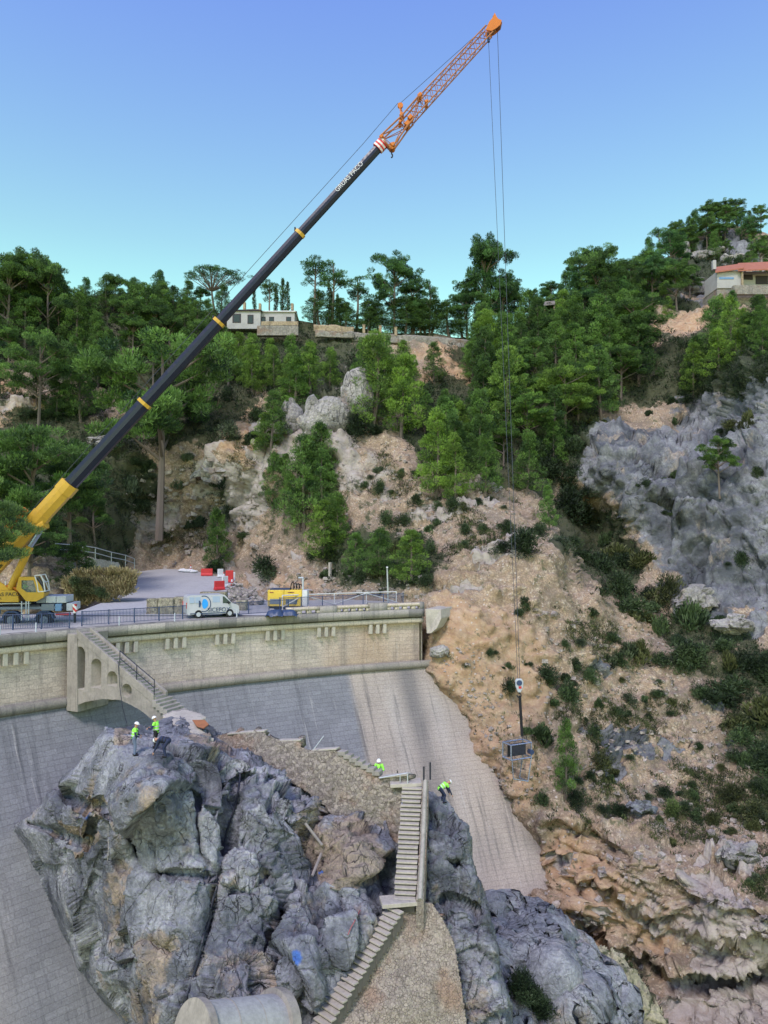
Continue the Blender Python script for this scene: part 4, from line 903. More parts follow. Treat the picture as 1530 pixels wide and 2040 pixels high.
cbox(-330, 60, 1201, 1207.5, 2.4, M['pale_grey'], 'deck_plate', off=.1)
cbox(-200, -2, 1209, 1226, .5, M['blue_box'], 'side_locker', off=-.04)
cbox(48, 80, 1204, 1214, 2.2, M['dark_metal'], 'engine_bay', off=.1)
cbox(82, 108, 1203, 1217, 2.4, M['slate'], 'storage_box', off=-.03)
cbox(109.5, 122, 1203, 1217.5, 2.5, M['blue_box'], 'tool_box', off=-.05)
cbox(132, 145, 1202, 1217, 2.4, M['pale_grey'], 'outrigger_beam', off=.02)
cbox(122.3, 131.7, 1203, 1216, 2.2, M['dark_metal'], 'rear_panel', off=.2)
cbox(110, 140, 1221, 1226, .3, M['red'], 'tail_light_bar', off=-.1)
for q in ((72, 91), (91.4, 111.5), (112, 131.5)):
    cbox(q[0], q[1], 1187.5, 1201.5, 2.3, M['pale_grey'] if q[0] > 80 else M['slate'], 'counterweight_slab', off=.1)
for u in (-190, -120, -25, 22, 88):
    c_ = cp_(u, 1235.5, .0); g = MB().tube(c_ - cn * .02, c_ + cn * .5, .62, .62, 28).build('wheel', M['tyre'], crane, bevel=.04)
    h_ = MB().tube(c_ - cn * .05, c_ + cn * .1, .32, .30, 16); h_.tube(c_ - cn * .14, c_ - cn * .04, .12, .12, 10); hh = h_.build('rim', M['slate']); hh.parent = g
    cprism([(u - 20, 1233), (u - 15, 1221), (u - 8, 1217.5), (u + 8, 1217.5), (u + 15, 1221), (u + 20, 1233), (u + 17, 1233), (u + 12, 1224), (u + 6, 1221), (u - 6, 1221), (u - 12, 1224), (u - 17, 1233)], .6, M['navy_metal'], 'mudguard', off=-.06)
for u in (43, 52, 57): MB().tube(cp_(u, 1198, -.3), cp_(u, 1236, -.3), .05).build('ladder_rail', M['pale_grey'], crane)
og = cp_(149, 1216, -.1); ft = cp_(149, 1247.5, -.1)
MB().tube(og + UP * .2, ft, .11, .09, 10).build('outrigger_leg', M['dark_metal'], crane)
MB().tube(ft, ft - UP * 0 + UP * .12, .45, .12, 14).build('outrigger_foot', M['dark_metal'], crane)
cprism([(144, 1204), (150, 1204), (153, 1214), (150, 1222), (146, 1222)], .5, M['stripes'], 'warning_board', off=-.3)
# superstructure
cbox(-300, 62, 1198.5, 1201, 2.2, M['dark_metal'], 'turntable', off=.2)
cprism([(-330, 1176), (27, 1176), (33, 1179), (36, 1186), (37, 1199.5), (-330, 1199.5)], 2.4, M['crane_yellow'], 'machinery_housing', off=-.05)
cprism([(-80, 1100), (-30, 1120), (0, 1160.5), (7, 1164), (20, 1176), (-100, 1176)], .25, M['crane_yellow'], 'boom_bracket', off=.4)
cprism([(-80, 1100), (-30, 1120), (0, 1160.5), (7, 1164), (20, 1176), (-100, 1176)], .25, M['crane_yellow'], 'boom_bracket', off=1.6)
cprism([(24, 1170), (34, 1170), (52, 1186), (49, 1192)], 1.0, M['crane_orange'], 'slew_frame', off=.3)
cbox(0, 20, 1166, 1175.5, 1.6, M['crane_orange'], 'winch_cover', off=.5)
MB().tube(cp_(11, 1166, .6), cp_(11, 1157, .6), .07).build('exhaust', M['white'], crane)
# cab: side frame with a window opening, dark inside, guard frame in front
co = [(37.5, 1149.5), (69, 1149.5), (81, 1166), (88, 1181), (86.5, 1190), (72, 1198), (52, 1198), (32, 1173)]
wi = [(42.5, 1156), (66.5, 1156), (70, 1167), (72.5, 1179), (72, 1180), (62, 1180), (53, 1180), (42.5, 1172)]
cab = MB(); n_ = 8
for off in (-.3, .9):
    po = [cp_(u, v, -.3) + cn * (off + .3) for u, v in co]; pi_ = [cp_(u, v, -.3) + cn * (off + .3) for u, v in wi]
    cab.add(po + pi_ + [p + cn * .06 for p in po + pi_], [(i, (i + 1) % 8, 8 + (i + 1) % 8, 8 + i) for i in range(8)] + [(16 + i, 24 + i, 24 + (i + 1) % 8, 16 + (i + 1) % 8) for i in range(8)] + [(8 + i, 8 + (i + 1) % 8, 24 + (i + 1) % 8, 24 + i) for i in range(8)] + [(i, 16 + i, 16 + (i + 1) % 8, (i + 1) % 8) for i in range(8)])
po = [cp_(u, v, -.3) for u, v in co]
cab.add([p + cn * .06 for p in po] + [p + cn * 1.2 for p in po], [(i, 8 + i, 8 + (i + 1) % 8, (i + 1) % 8) for i in (0, 3, 4, 5, 6, 7)])
cabo = cab.build('cab', M['crane_yellow'], crane)
pi_ = [cp_(u, v, -.3) + cn * .03 for u, v in wi]
wob_ = MB().add(pi_ + [p + cn * .01 for p in pi_], [tuple(range(8)), tuple(range(15, 7, -1))]).build('window', M['clear']); wob_.parent = cabo
cfr = MB().add([cp_(69, 1149.5, -.24), cp_(81, 1166, -.24), cp_(88, 1181, -.24), cp_(88, 1181, -.24) + cn * 1.14, cp_(81, 1166, -.24) + cn * 1.14, cp_(69, 1149.5, -.24) + cn * 1.14], [(0, 1, 4, 5), (1, 2, 3, 4)]).build('windscreen', M['glass']); cfr.parent = cabo
sx = MB().box(cp_(50, 1180, .15), (.5, .5, .5)); sx.box(cp_(45, 1172, .15), (.12, .5, .8)); so = sx.build('seat', M['tyre']); so.parent = cabo
gf = MB()
for w0 in (-.3, .9):
    o_ = cn * (w0 + .3 + .02)
    gf.path([cp_(69, 1147, -.3) + o_, cp_(74, 1163, -.3) + o_, cp_(76, 1179, -.3) + o_] if w0 < 0 else [cp_(70, 1147, -.3) + o_, cp_(82, 1162, -.3) + o_, cp_(89, 1179, -.3) + o_], .05, 6)
    gf.path([cp_(69, 1147, -.3) + o_, cp_(81, 1145.5, -.3) + o_, cp_(87, 1160, -.3) + o_, cp_(89.5, 1178, -.3) + o_, cp_(76, 1179, -.3) + o_], .05, 6)
gf.tube(cp_(81, 1145.5, -.3), cp_(81, 1145.5, -.3) + cn * 1.2, .045); gf.tube(cp_(89.5, 1178, -.3), cp_(89.5, 1178, -.3) + cn * 1.2, .045); gf.tube(cp_(87, 1160, -.3), cp_(87, 1160, -.3) + cn * 1.2, .035)
g_ = gf.build('guard_frame', M['white']); g_.parent = cabo
# boom: octagonal sections in the crane plane, y towards the hill
def bp(u, v): return V(at(u, v, 61.2))
def boomsec(name, a, b_, h, w_, mat, parent=crane, h2=None):
    a = V(a); b_ = V(b_); d_ = (b_ - a).normalized(); sy = Vector((0, 1, 0)); up = sy.cross(d_) * -1
    if up.z < 0: up = -up
    k = .28; pr = lambda hh, ww: [(-ww, -hh * k), (-ww, hh * k * 1.3), (-ww * .75, hh), (ww * .75, hh), (ww, hh * k * 1.3), (ww, -hh * k), (ww * .5, -hh), (-ww * .5, -hh)]
    h2 = h2 or h; vs = [a + sy * x + up * y for x, y in pr(h, w_)] + [b_ + sy * x + up * y for x, y in pr(h2, w_)]
    m = MB(); m.add(vs, [tuple(range(7, -1, -1)), tuple(range(8, 16))] + [(i, (i + 1) % 8, 8 + (i + 1) % 8, 8 + i) for i in range(8)])
    return m.build(name, mat, parent)
A0 = (-62, 1184); A1 = (140, 966); TIP = (757, 292)
def bl_(f): return bp(A1[0] + (TIP[0] - A1[0]) * f, A1[1] + (TIP[1] - A1[1]) * f)
boomsec('boom_base', bp(*A0), bp(134, 972), .66, .48, M['crane_yellow'])
boomsec('boom_collar', bp(126, 981), bp(141, 964), .72, .54, M['crane_yellow'])
boomsec('boom_strap', bp(72, 1040), bp(86, 1024), .71, .52, M['crane_yellow'])
fr_ = [(0, .240), (.240, .480), (.480, .742), (.742, 1.0)]
for i, (f0, f1) in enumerate(fr_):
    h = [.52, .45, .39, .335][i]; boomsec('boom_section', bl_(f0 - (.02 if i else .03)), bl_(f1), h, h * .75, M['boom_dark'])
    if i < 3:
        c_ = bl_(f1); d_ = (bl_(1) - bl_(0)).normalized()
        r_ = boomsec('boom_ring', c_ - d_ * .14, c_ + d_ * .14, h * 1.10, h * .84, M['crane_yellow'])
        u_ = Vector((-d_.z, 0, d_.x)); MB().box(c_ + u_ * (h * 1.1 + .12), (.12, .3, .3)).build('rope_guide', M['dark_metal'], crane)
ptr = boomsec('cable_tray', bp(-20, 1108), bp(62, 1022), .22, .2, M['crane_orange']); ptr.location = Vector((-.25, -.35, .3))
cA, cB, cCp = bp(14, 1186), bp(60, 1089), bp(84, 1052)
for w0 in (0,):
    MB().tube(cA, cB, .30, .30, 16).build('lift_cylinder', M['crane_yellow'], crane); MB().tube(cB, cCp, .2, .2, 16).build('cylinder_rod', M['steel'], crane)
boomsec('cylinder_lug', bp(76, 1052), bp(92, 1044), .35, .5, M['crane_yellow'])
# lettering on the boom and the housing
def lettering(txt, org, xdir, ydir, size, mat, parent, name='lettering', ext=.01, align='LEFT'):
    cu = bpy.data.curves.new(name, 'FONT'); cu.body = txt; cu.size = size; cu.extrude = ext; cu.align_x = align
    o = bpy.data.objects.new(name, cu); COL.objects.link(o); dg = bpy.context.evaluated_depsgraph_get()
    me = bpy.data.meshes.new_from_object(o.evaluated_get(dg)); bpy.data.objects.remove(o); bpy.data.curves.remove(cu)
    o = bpy.data.objects.new(name, me); COL.objects.link(o); me.materials.clear(); me.materials.append(mat)
    x = Vector(xdir).normalized(); z = x.cross(Vector(ydir)).normalized(); y = z.cross(x)
    o.matrix_world = Matrix.Translation(org) @ Matrix((x, y, z)).transposed().to_4x4()
    mw = o.matrix_world.copy(); o.parent = parent; o.matrix_parent_inverse = Matrix.Translation(parent.location).inverted(); o.matrix_basis = mw; return o
bd = (bl_(1) - bl_(0)).normalized(); bu = Vector((-bd.z, 0, bd.x))
lettering('GRUAS PACO', bl_(.862) + Vector((0, -.27, 0)) + bu * -.05, bd, bu, .52, M['white'], crane)
lettering('GRUAS PACO', cp_(-28, 1188, -.07), cdir, UP, .42, M['dark_metal'], crane)
lettering('TEL.', cp_(-6, 1194, -.07), cdir, UP, .2, M['dark_metal'], crane)
# boom head and jib
hd = boomsec('boom_head', bp(752, 297), bp(766, 282), .46, .36, M['stripes'])
sh = MB().tube(bp(781, 294) - Vector((0, .35, 0)), bp(781, 294) + Vector((0, .35, 0)), .27, .27, 16).build('sheave', M['crane_orange'], crane)
hk = MB(); hk.tube(bp(780, 298), bp(780, 306), .05); hk.path([bp(780, 306), bp(782, 309), bp(781.5, 313), bp(779, 314)], .06, 6); hk.build('spare_hook', M['dark_metal'], crane)
boomsec('head_plate', bp(764, 284), bp(779, 298), .1, .4, M['lattice'])
jib = MB(); br = MB()
def jp(f, a, b_):               # f along the jib, a across (image up-left +), b_ depth
    p = Vector(bp(806, 244)).lerp(bp(974, 62), f); d_ = (bp(974, 62) - bp(806, 244)).normalized(); u_ = Vector((-d_.z, 0, d_.x)); return p + u_ * a + Vector((0, b_, 0))
H0, W0 = .46, .42
cor = [(H0, -W0), (H0, W0), (-H0, W0), (-H0, -W0)]
for a, b_ in cor: jib.tube(jp(.06, a, b_), jp(1, a * .85, b_ * .85), .055, n=6)
nb = 16
for i in range(nb):
    f0 = .06 + .92 * i / nb; f1 = .06 + .92 * (i + 1) / nb
    for k in range(4):
        (a, b_), (c_, d_) = cor[k], cor[(k + 1) % 4]; s0 = 1 - .15 * f0; s1 = 1 - .15 * f1
        if i % 2 == 0 or k % 2: br.tube(jp(f0, a * s0, b_ * s0), jp(f1, c_ * s1, d_ * s1), .028, n=4)
        if i % 2 == 1 or k % 2: br.tube(jp(f0, c_ * s0, d_ * s0), jp(f1, a * s1, b_ * s1), .028, n=4)
for b_ in (-W0, W0):             # splayed root section
    yo = Vector((0, b_, 0)); 
    tops = [bp(759, 275), bp(798, 238), bp(836, 194)]; bots = [bp(783, 296), bp(812, 255), bp(824, 242)]
    jib.path([p + yo for p in tops], .07, 6); jib.path([p + yo for p in bots], .07, 6)
    for p, q in [(tops[0], bp(812, 248)), (tops[0], bp(806, 256)), (bots[0], bp(800, 262)), (tops[1], bp(806, 254)), (bp(765, 280), bots[0]), (tops[1], bots[1]), (tops[2], bp(850, 212)), (bp(820, 246), tops[2])]: br.tube(p + yo, q + yo, .035, n=4)
for p in (tops[0], tops[1], tops[2], bots[0], bots[1]): br.tube(p - Vector((0, W0, 0)), p + Vector((0, W0, 0)), .04, n=5)
jib.build('jib_chord', M['lattice'], crane); br.build('jib_lacing', M['lattice'], crane)
for (u, v, s_) in [(836, 194, .22), (849, 207, .16), (800, 233, .2), (817, 238, .24), (811, 250, .26), (797, 247, .15), (760, 276, .2), (783, 292, .2)]:
    MB().box(bp(u, v), (s_ * 1.6, .95, s_ * 1.3), Matrix.Rotation(-.8, 3, 'Y')).build('jib_joint', M['crane_orange'], crane, bevel=.03)
ms = MB(); ms.tube(bp(799, 234) - Vector((0, .2, 0)), bp(796, 212) - Vector((0, .1, 0)), .05); ms.tube(bp(804, 230) + Vector((0, .2, 0)), bp(798, 212) + Vector((0, .1, 0)), .05); ms.build('rope_mast', M['crane_orange'], crane)
MB().tube(bp(797.5, 210.5) - Vector((0, .1, 0)), bp(797.5, 210.5) + Vector((0, .1, 0)), .23, .23, 16).build('mast_sheave', M['crane_orange'], crane)
hb = MB()
def tipp(px): return [bp(u, v) for u, v in px]
for y_ in (-.42, .34):
    P0 = tipp([(966, 66), (973, 50), (980, 42), (984, 32), (988, 40), (991, 44), (998, 47), (995, 56), (988, 62), (978, 68)]); n_ = len(P0); P0 = [p + Vector((0, y_, 0)) for p in P0]
    hb.add(P0 + [p + Vector((0, .08, 0)) for p in P0], [tuple(range(n_)), tuple(range(2 * n_ - 1, n_ - 1, -1))] + [(i, n_ + i, n_ + (i + 1) % n_, (i + 1) % n_) for i in range(n_)])
hb.build('jib_head', M['crane_orange'], crane)
for (u, v, r_) in [(993, 51, .26), (982, 58, .26), (984, 38, .15)]: MB().tube(bp(u, v) - Vector((0, .3, 0)), bp(u, v) + Vector((0, .3, 0)), r_, r_, 14).build('sheave', M['rust'], crane)
rp_ = MB(); rp_.path([bp(-30, 1120), bl_(.1) + bu * .95 - Vector((0, .1, 0)), bl_(.98) + bu * 1.2, bp(793, 205)], .022, 5); rp_.path([bp(797, 206), bp(972, 49), bp(982, 41)], .022, 5); rp_.build('hoist_cable', M['rope'], crane)
# load
LD = 60.0
HB = V(at(1034, 1356, LD))
r2 = MB(); r2.tube(bp(991, 62), HB + Vector((.06, 0, .2)), .022, n=5); r2.build('hoist_rope', M['rope'], crane)
r3 = MB(); r3.tube(bp(973, 76), HB + Vector((-.10, 0, .2)), .020, n=5); r3.build('hoist_rope', M['rope'], crane)
MB().tube(bp(972, 64), bp(973.5, 84), .09, .11, 8).build('rope_socket', M['navy_metal'], crane)
hbk = MB(); 
prb = [(-.30, .35), (-.2, .5), (.2, .5), (.33, .3), (.3, -.15), (.12, -.55), (-.1, -.55), (-.28, -.1)]
hbk.prism(prb, HB + Vector((0, 0, -.35)), (1, 0, 0), (0, 0, 1), (0, 1, 0), .3); hbo = hbk.build('hook_block', M['pale_grey'], crane, bevel=.03)
o_ = MB().tube(HB + Vector((0, -.18, -.15)), HB + Vector((0, -.155, -.15)), .22, .22, 16).build('sheave_cover', M['navy_metal']); o_.parent = hbo
o_ = MB().box(HB + Vector((.05, -.17, -.5)), (.22, .04, .18)).build('warning_plate', M['red']); o_.parent = hbo
hkm = MB(); cc = HB + Vector((0, 0, -1.15)); hkm.tube(HB + Vector((0, 0, -.85)), cc + Vector((0, 0, .15)), .05)
hkm.path([cc + Vector((math.cos(a) * .16, 0, math.sin(a) * .16)) for a in np.linspace(math.pi * .5, -math.pi * 1.05, 10)], .05, 6); hkm.build('hook', M['dark_metal'], crane)
cage = thing('lifting_cage', 'dark mesh sided steel work cage hanging from the crane hook', 'cage', at(1041, 1552, LD))
T0 = V(at(1035.5, 1386, LD)); T1 = V(at(1040, 1466, LD))
MB().tube(T0, T1, .11, .11, 8).build('sling', M['tyre'], cage)
e0, e1 = V(at(1018, 1485, LD - .7)), V(at(1065, 1469, LD + .3)); ex = (e1 - e0); ex.z = 0; ex.normalize(); ey = Vector((-ex.y, ex.x, 0)); 
def cg(x, y, z): return e0 + ex * x + ey * y + Vector((0, 0, z))
Wd, Dp, Ht = 1.95, 1.1, 1.15; frm = MB()
for y in (0, Dp):
    frm.path([cg(0, y, 0), cg(Wd, y, 0), cg(Wd, y, -Ht), cg(0, y, -Ht), cg(0, y, 0)], .055, 6)
for x in (0, Wd):
    for z in (0, -Ht): frm.tube(cg(x, 0, z), cg(x, Dp, z), .055)
for x, y in ((Wd, 0), (Wd, Dp)): frm.tube(cg(x, y, -Ht), cg(x - .35, y, -3.0), .05)
frm.tube(cg(Wd - .35, 0, -3), cg(Wd - .35, Dp, -3), .05); frm.tube(cg(.1, 0, -Ht), cg(.2, 0, -2.6), .035); frm.tube(cg(.2, 0, -2.6), cg(Wd - .35, 0, -3), .035)
frm.build('frame', M['steel'], cage)
sl_ = MB(); 
for x in (0, Wd):
    for y in (0, Dp): sl_.tube(cg(x, y, 0), T1, .018, n=4)
sl_.build('sling_chain', M['rope'], cage)
mm = MB()
for y in (0, Dp):
    for i in range(1, 20): mm.tube(cg(Wd * i / 20, y, 0), cg(Wd * i / 20, y, -Ht), .012, n=3, cap=False)
    for i in range(1, 12): mm.tube(cg(0, y, -Ht * i / 12), cg(Wd, y, -Ht * i / 12), .012, n=3, cap=False)
for i in range(1, 14): mm.tube(cg(.2 + i * .1, .1, -Ht), cg(.25 + i * .09, .1, -2.9), .012, n=3, cap=False)
for i in range(1, 14): mm.tube(cg(.15, .1, -Ht - i * .13), cg(Wd - .1, .1, -Ht - i * .13), .010, n=3, cap=False)
mm.build('mesh_panel', M['rope'], cage)
MB().box(cg(Wd / 2, Dp * .55, -Ht * .5), (Wd * .9, .04, Ht * .85), Matrix((ex, ey, UP)).transposed()).build('screen', M['tyre'], cage)
MB().tube(cg(Wd, -.1, -.75), cg(Wd, .3, -.75), .2, .2, 14).build('reel', M['navy_metal'], cage)

# ================================================================ VAN
vd = V(atz(372, 1233, ZC)); vf = V(atz(476, 1228.5, ZC)); vdir = (vf - vd); VL = vdir.length; vdir.normalize()
van = thing('parked_van', 'white delivery van with a round blue emblem parked on the dam crest', 'van', vd)
vn = Vector((-vdir.y, vdir.x, 0)); VW_ = 1.95
M['van_white'] = paint('van_white', (.42, .44, .50), .3, .15)
def vp(x, y, z): return vd + vdir * (x / 5.0 * VL) + vn * y + Vector((0, 0, z))
side = [(-.02, .42), (0, 1.0), (.06, 1.75), (.18, 1.92), (.5, 1.97), (3.35, 1.97), (3.6, 1.92), (3.75, 1.82), (4.3, 1.22), (4.85, 1.05), (5.0, .92), (5.04, .45), (4.95, .3), (4.72, .3)]
def arch(cx): return [(cx + .38 * math.cos(a), .33 + .38 * math.sin(a)) for a in np.linspace(0, math.pi, 8)]
side = side + arch(4.1) + [(3.0, .3)] + arch(1.1) + [(.2, .3)]
n_ = len(side); b = MB(); prs = []
for y, ins in ((0, 0), (VW_, 0)):
    prs.append([vp(x, y + (0 if z < 1.1 else (z - 1.1) * .12 * (1 if y == 0 else -1)), z) for x, z in side])
b.add(prs[0] + prs[1], [tuple(range(n_)), tuple(range(2 * n_ - 1, n_ - 1, -1))] + [(i, n_ + i, n_ + (i + 1) % n_, (i + 1) % n_) for i in range(n_)])
b.build('body', M['van_white'], van)
def vpanel(pts, mat, name, off=.006, y=0):
    q = [vp(x, y + (0 if z < 1.1 else (z - 1.1) * .12) - off, z) for x, z in pts]; m = MB(); k = len(q)
    m.add(q + [p + vn * (off + .012) for p in q], [tuple(range(k)), tuple(range(2 * k - 1, k - 1, -1))] + [(i, k + i, k + (i + 1) % k, (i + 1) % k) for i in range(k)]); return m.build(name, mat, van)
vpanel([(3.42, 1.22), (3.42, 1.80), (3.55, 1.80), (4.22, 1.24), (4.2, 1.18)], M['glass'], 'window')
wsq = [vp(3.8, .15, 1.80), vp(4.28, .1, 1.26), vp(4.28, VW_ - .1, 1.26), vp(3.8, VW_ - .15, 1.80)]; wo2 = Vector((.02, 0, .03))
MB().add([p + vdir * .02 + Vector((0, 0, .02)) for p in wsq] + [p for p in wsq], [(0, 1, 2, 3), (7, 6, 5, 4)]).build('windscreen', M['glass'], van)
M['van_panel'] = paint('pale_blue_grey_panel', (.30, .38, .52), .3, .15)
vpanel([(.25, 1.3), (.27, 1.8), (.72, 1.8), (.72, 1.3)], M['van_panel'], 'window'); vpanel([(.8, 1.3), (.8, 1.8), (1.3, 1.8), (1.3, 1.3)], M['van_panel'], 'window')
vpanel([(2.45, 1.3), (2.45, 1.82), (3.15, 1.82), (3.15, 1.3)], M['van_panel'], 'window')
for x in (2.35, 3.34): vpanel([(x, .4), (x, 1.85), (x + .025, 1.85), (x + .025, .4)], M['slate'], 'door_seam', .004)
vpanel([(.3, .36), (.3, .45), (3.7, .45), (3.7, .36)], M['navy_metal'], 'sill', .012)
# round emblem: dark ring open to the left, bright blue disc
ring_ = MB(); cx, cz = 1.62, 1.22
for i in range(20):
    a = math.radians(-110 + i * 11); a2 = math.radians(-110 + (i + 1) * 11)
    q = [(cx + r * math.cos(t_) * .95, cz + r * math.sin(t_)) for r, t_ in ((.62, a), (.70, a), (.70, a2), (.62, a2))]
    qq = [vp(x, (0 if z < 1.1 else (z - 1.1) * .12) - .012, z) for x, z in q]; ring_.add(qq, [(0, 1, 2, 3)])
ring_.build('emblem_ring', M['navy_metal'], van)
M['bright_blue'] = paint('bright_blue', (.02, .30, .80), .35, .1)
disc = MB(); q = [vp(cx + .02 + .36 * math.cos(a), max(0, (cz + .42 * math.sin(a) - 1.1) * .12) - .012, cz + .42 * math.sin(a)) for a in np.linspace(-math.pi / 2, math.pi / 2, 14)]; q += [vp(cx + .02 - .22 * math.cos(a), max(0, (cz + .42 * math.sin(a) - 1.1) * .12) - .012, cz + .42 * math.sin(a)) for a in np.linspace(math.pi / 2, -math.pi / 2, 10)]
disc.add(q, [tuple(range(len(q)))]); disc.build('emblem_disc', M['bright_blue'], van)
vpanel([(1.12, .95), (1.12, 1.5), (1.25, 1.5), (1.35, 1.25), (1.25, .95)], M['navy_metal'], 'emblem_bar', .013)
lettering('SICEFOX', vp(1.95, -.02, .52), vdir, UP, .50, M['navy_metal'], van)
for x in (1.1, 4.1):
    for y in (-.01, VW_ - .24):
        c_ = vp(x, y, .33); wl = MB().tube(c_, c_ + vn * .25, .33, .33, 22).build('wheel', M['tyre'], van)
        if y < 0: r_ = MB().tube(c_ - vn * .01, c_ + vn * .05, .19, .17, 14).build('rim', M['pale_grey']); r_.parent = wl
for y in (.25, VW_ - .25): MB().box(vp(4.97, y, .78), (.12, .32, .2), Matrix((vdir, vn, UP)).transposed()).build('headlight', M['glass'], van, bevel=.02)
for y in (.1, VW_ - .1): MB().box(vp(.0, y, 1.1), (.06, .14, .5), Matrix((vdir, vn, UP)).transposed()).build('tail_light', M['red'], van)
MB().box(vp(3.95, -.14, 1.25), (.1, .2, .22), Matrix((vdir, vn, UP)).transposed()).build('wing_mirror', M['tyre'], van, bevel=.02)
MB().box(vp(5.02, VW_ / 2, .42), (.12, VW_ * .95, .22), Matrix((vdir, vn, UP)).transposed()).build('bumper', M['slate'], van, bevel=.03)

# ================================================================ THINGS BESIDE THE ROAD
def road_z(u, v): return None
M['gabion'] = mat_rubble('gabion_stone', (.30, .29, .22), (.46, .43, .33), (.10, .10, .08), 4.5)
for (u0, u1, v0, v1, d_, dp_, lab) in [(292, 314, 1193, 1236, 67.5, 1.0, 'narrow dark stone filled block at the left end of the gabion row'), (314.5, 345, 1192, 1236, 67.4, 1.2, 'pale stone filled gabion block left of the white van'), (345.5, 372, 1190, 1235, 67.6, 1.2, 'stone filled gabion block touching the back of the white van'),
                                  (398, 450, 1179.5, 1225, 71.5, 1.0, 'gabion block of dark stones seen over the van roof'), (470, 490, 1196, 1230, 70.5, 1.0, 'dark gabion block just in front of the van bonnet')]:
    a, b_ = V(at(u0, v1, d_)), V(at(u1, v0, d_)); g = MB(); L = b_.x - a.x; H = b_.z - a.z; nx, nz = max(2, int(L / .14)), max(2, int(H / .14))
    X, Zz = np.meshgrid(np.linspace(a.x, b_.x, nx), np.linspace(a.z, b_.z, nz)); PP = np.stack([X, X * 0 + d_, Zz], -1); PP[..., 1] -= .05 + rocky(PP, .3, .05, 800, .7, 1)
    o = grid_mesh('gabion', PP, M['gabion']); bm = bmesh.new(); bm.from_mesh(o.data)
    ex_ = bmesh.ops.extrude_edge_only(bm, edges=[e for e in bm.edges if e.is_boundary]); bmesh.ops.translate(bm, vec=(0, dp_, 0), verts=[x for x in ex_['geom'] if isinstance(x, bmesh.types.BMVert)])
    bmesh.ops.holes_fill(bm, edges=[e for e in bm.edges if e.is_boundary], sides=0); bmesh.ops.recalc_face_normals(bm, faces=bm.faces); bm.to_mesh(o.data); bm.free()
    tag(o, lab, 'gabion', 'gabion blocks around the parked van')
# yellow generator
gx, gy = V(atz(533, 1216, ZC)), V(atz(612, 1213, ZC)); gd = 72.5
g0 = V(at(533, 1208, gd)); g1 = V(at(612, 1178, gd - .2)); gen = thing('generator', 'yellow two bay site compressor with exhaust stack beside the crest road', 'generator', g0)
M['gen_yellow'] = paint('machine_yellow', (.70, .50, .07), .45, .3)
gl = g1.x - g0.x; gh = 1.55
for i, (x0, x1) in enumerate([(0, .41), (.415, .86)]):
    MB().box(g0 + Vector(((x0 + x1) / 2 * gl, .9, gh / 2 + .0)), ((x1 - x0) * gl, 1.8, gh)).build('housing', M['gen_yellow'], gen, bevel=.05)
MB().box(g0 + Vector((.93 * gl, .9, gh / 2)), (.13 * gl, 1.7, gh - .05)).build('end_panel', M['white'], gen, bevel=.03)
for x in (.2, .6): MB().box(g0 + Vector((x * gl, -.01, gh * .3)), (.28 * gl, .03, gh * .32)).build('vent', M['slate'], gen)
for x in (.1, .55, .62): MB().box(g0 + Vector((x * gl, -.015, gh * .86)), (.35, .03, .1)).build('sticker', M['rust'], gen)
MB().box(g0 + Vector((.3 * gl, .9, gh + .06)), (.5 * gl, 1.5, .12)).build('roof_panel', M['navy_metal'], gen)
MB().box(g0 + Vector((.45 * gl, .9, -.3)), (.85 * gl, 1.4, .5)).build('chassis', M['dark_metal'], gen)
for x in (.2, .7): MB().tube(g0 + Vector((x * gl, .1, -.35)), g0 + Vector((x * gl, .4, -.35)), .4, .4, 18).build('wheel', M['tyre'], gen)
ex1 = MB(); q = g0 + Vector((.87 * gl, .6, gh)); ex1.tube(q, q + Vector((0, 0, 1.15)), .09); ex1.tube(q + Vector((.05, 0, 1.15)), q + Vector((-.45, 0, 1.15)), .09); ex1.build('exhaust', M['pale_grey'], gen)
hs = MB()
for k in range(4):
    q = g0 + Vector(((.55 + .07 * k) * gl, .8, gh)); hs.path([q, q + Vector((.05, 0, .5)), q + Vector((.25, 0, .8 - .1 * k)), q + Vector((.4, 0, .1))], .05, 6)
hs.build('hose', M['tyre'], gen)
for i, (u, v, lab) in enumerate([(548, 1221, 'blue tarpaulin bundle on the crest below the yellow compressor'), (575, 1220, 'blue tarpaulin bundle beside the start of the balustrade')]):
    p = atz(u, v, ZC + .25); X, Y = np.meshgrid(np.linspace(-1, 1, 22), np.linspace(-1, 1, 14)); h_ = np.clip(1 - (X ** 4 + Y ** 4), 0, 1) * .5 + fbm(np.stack([X, Y, X * 0 + i], -1), .35, 3, 900) * .09
    o = grid_mesh('tarpaulin', np.stack([p[0] + X * .8, p[1] + Y * .7, ZC + h_], -1), M['navy_metal']); tag(o, lab, 'tarpaulin', 'blue bundles on the crest')
# white pillar with base, lamp post
pp = ter(656, 1152); pil = MB().tube(pp - np.array([0, 0, .6]), pp + np.array([0, 0, 1.9]), .22, .22, 4); pil.box(V(pp) + Vector((0, -.3, -.1)), (1.6, 1.2, .35))
tag(pil.build('concrete_pillar', M['pale_concrete'], bevel=.03), 'short white concrete pillar on a slab above the compressor', 'pillar')
lp = V(arc(s_ray(812), 5.0, ZC)); lt = Vector((lp.x - .12, lp.y, at(809, 1130, lp.y)[2])); lamp = thing('street_lamp', 'slim grey lamp post at the right end of the crest', 'street lamp', lp)
MB().tube(lp, lt, .09, .07, 8).build('pole', M['galv'], lamp); MB().box(lt + Vector((0, -.2, 0)), (.2, .6, .12)).build('lamp_head', M['white'], lamp, bevel=.02)
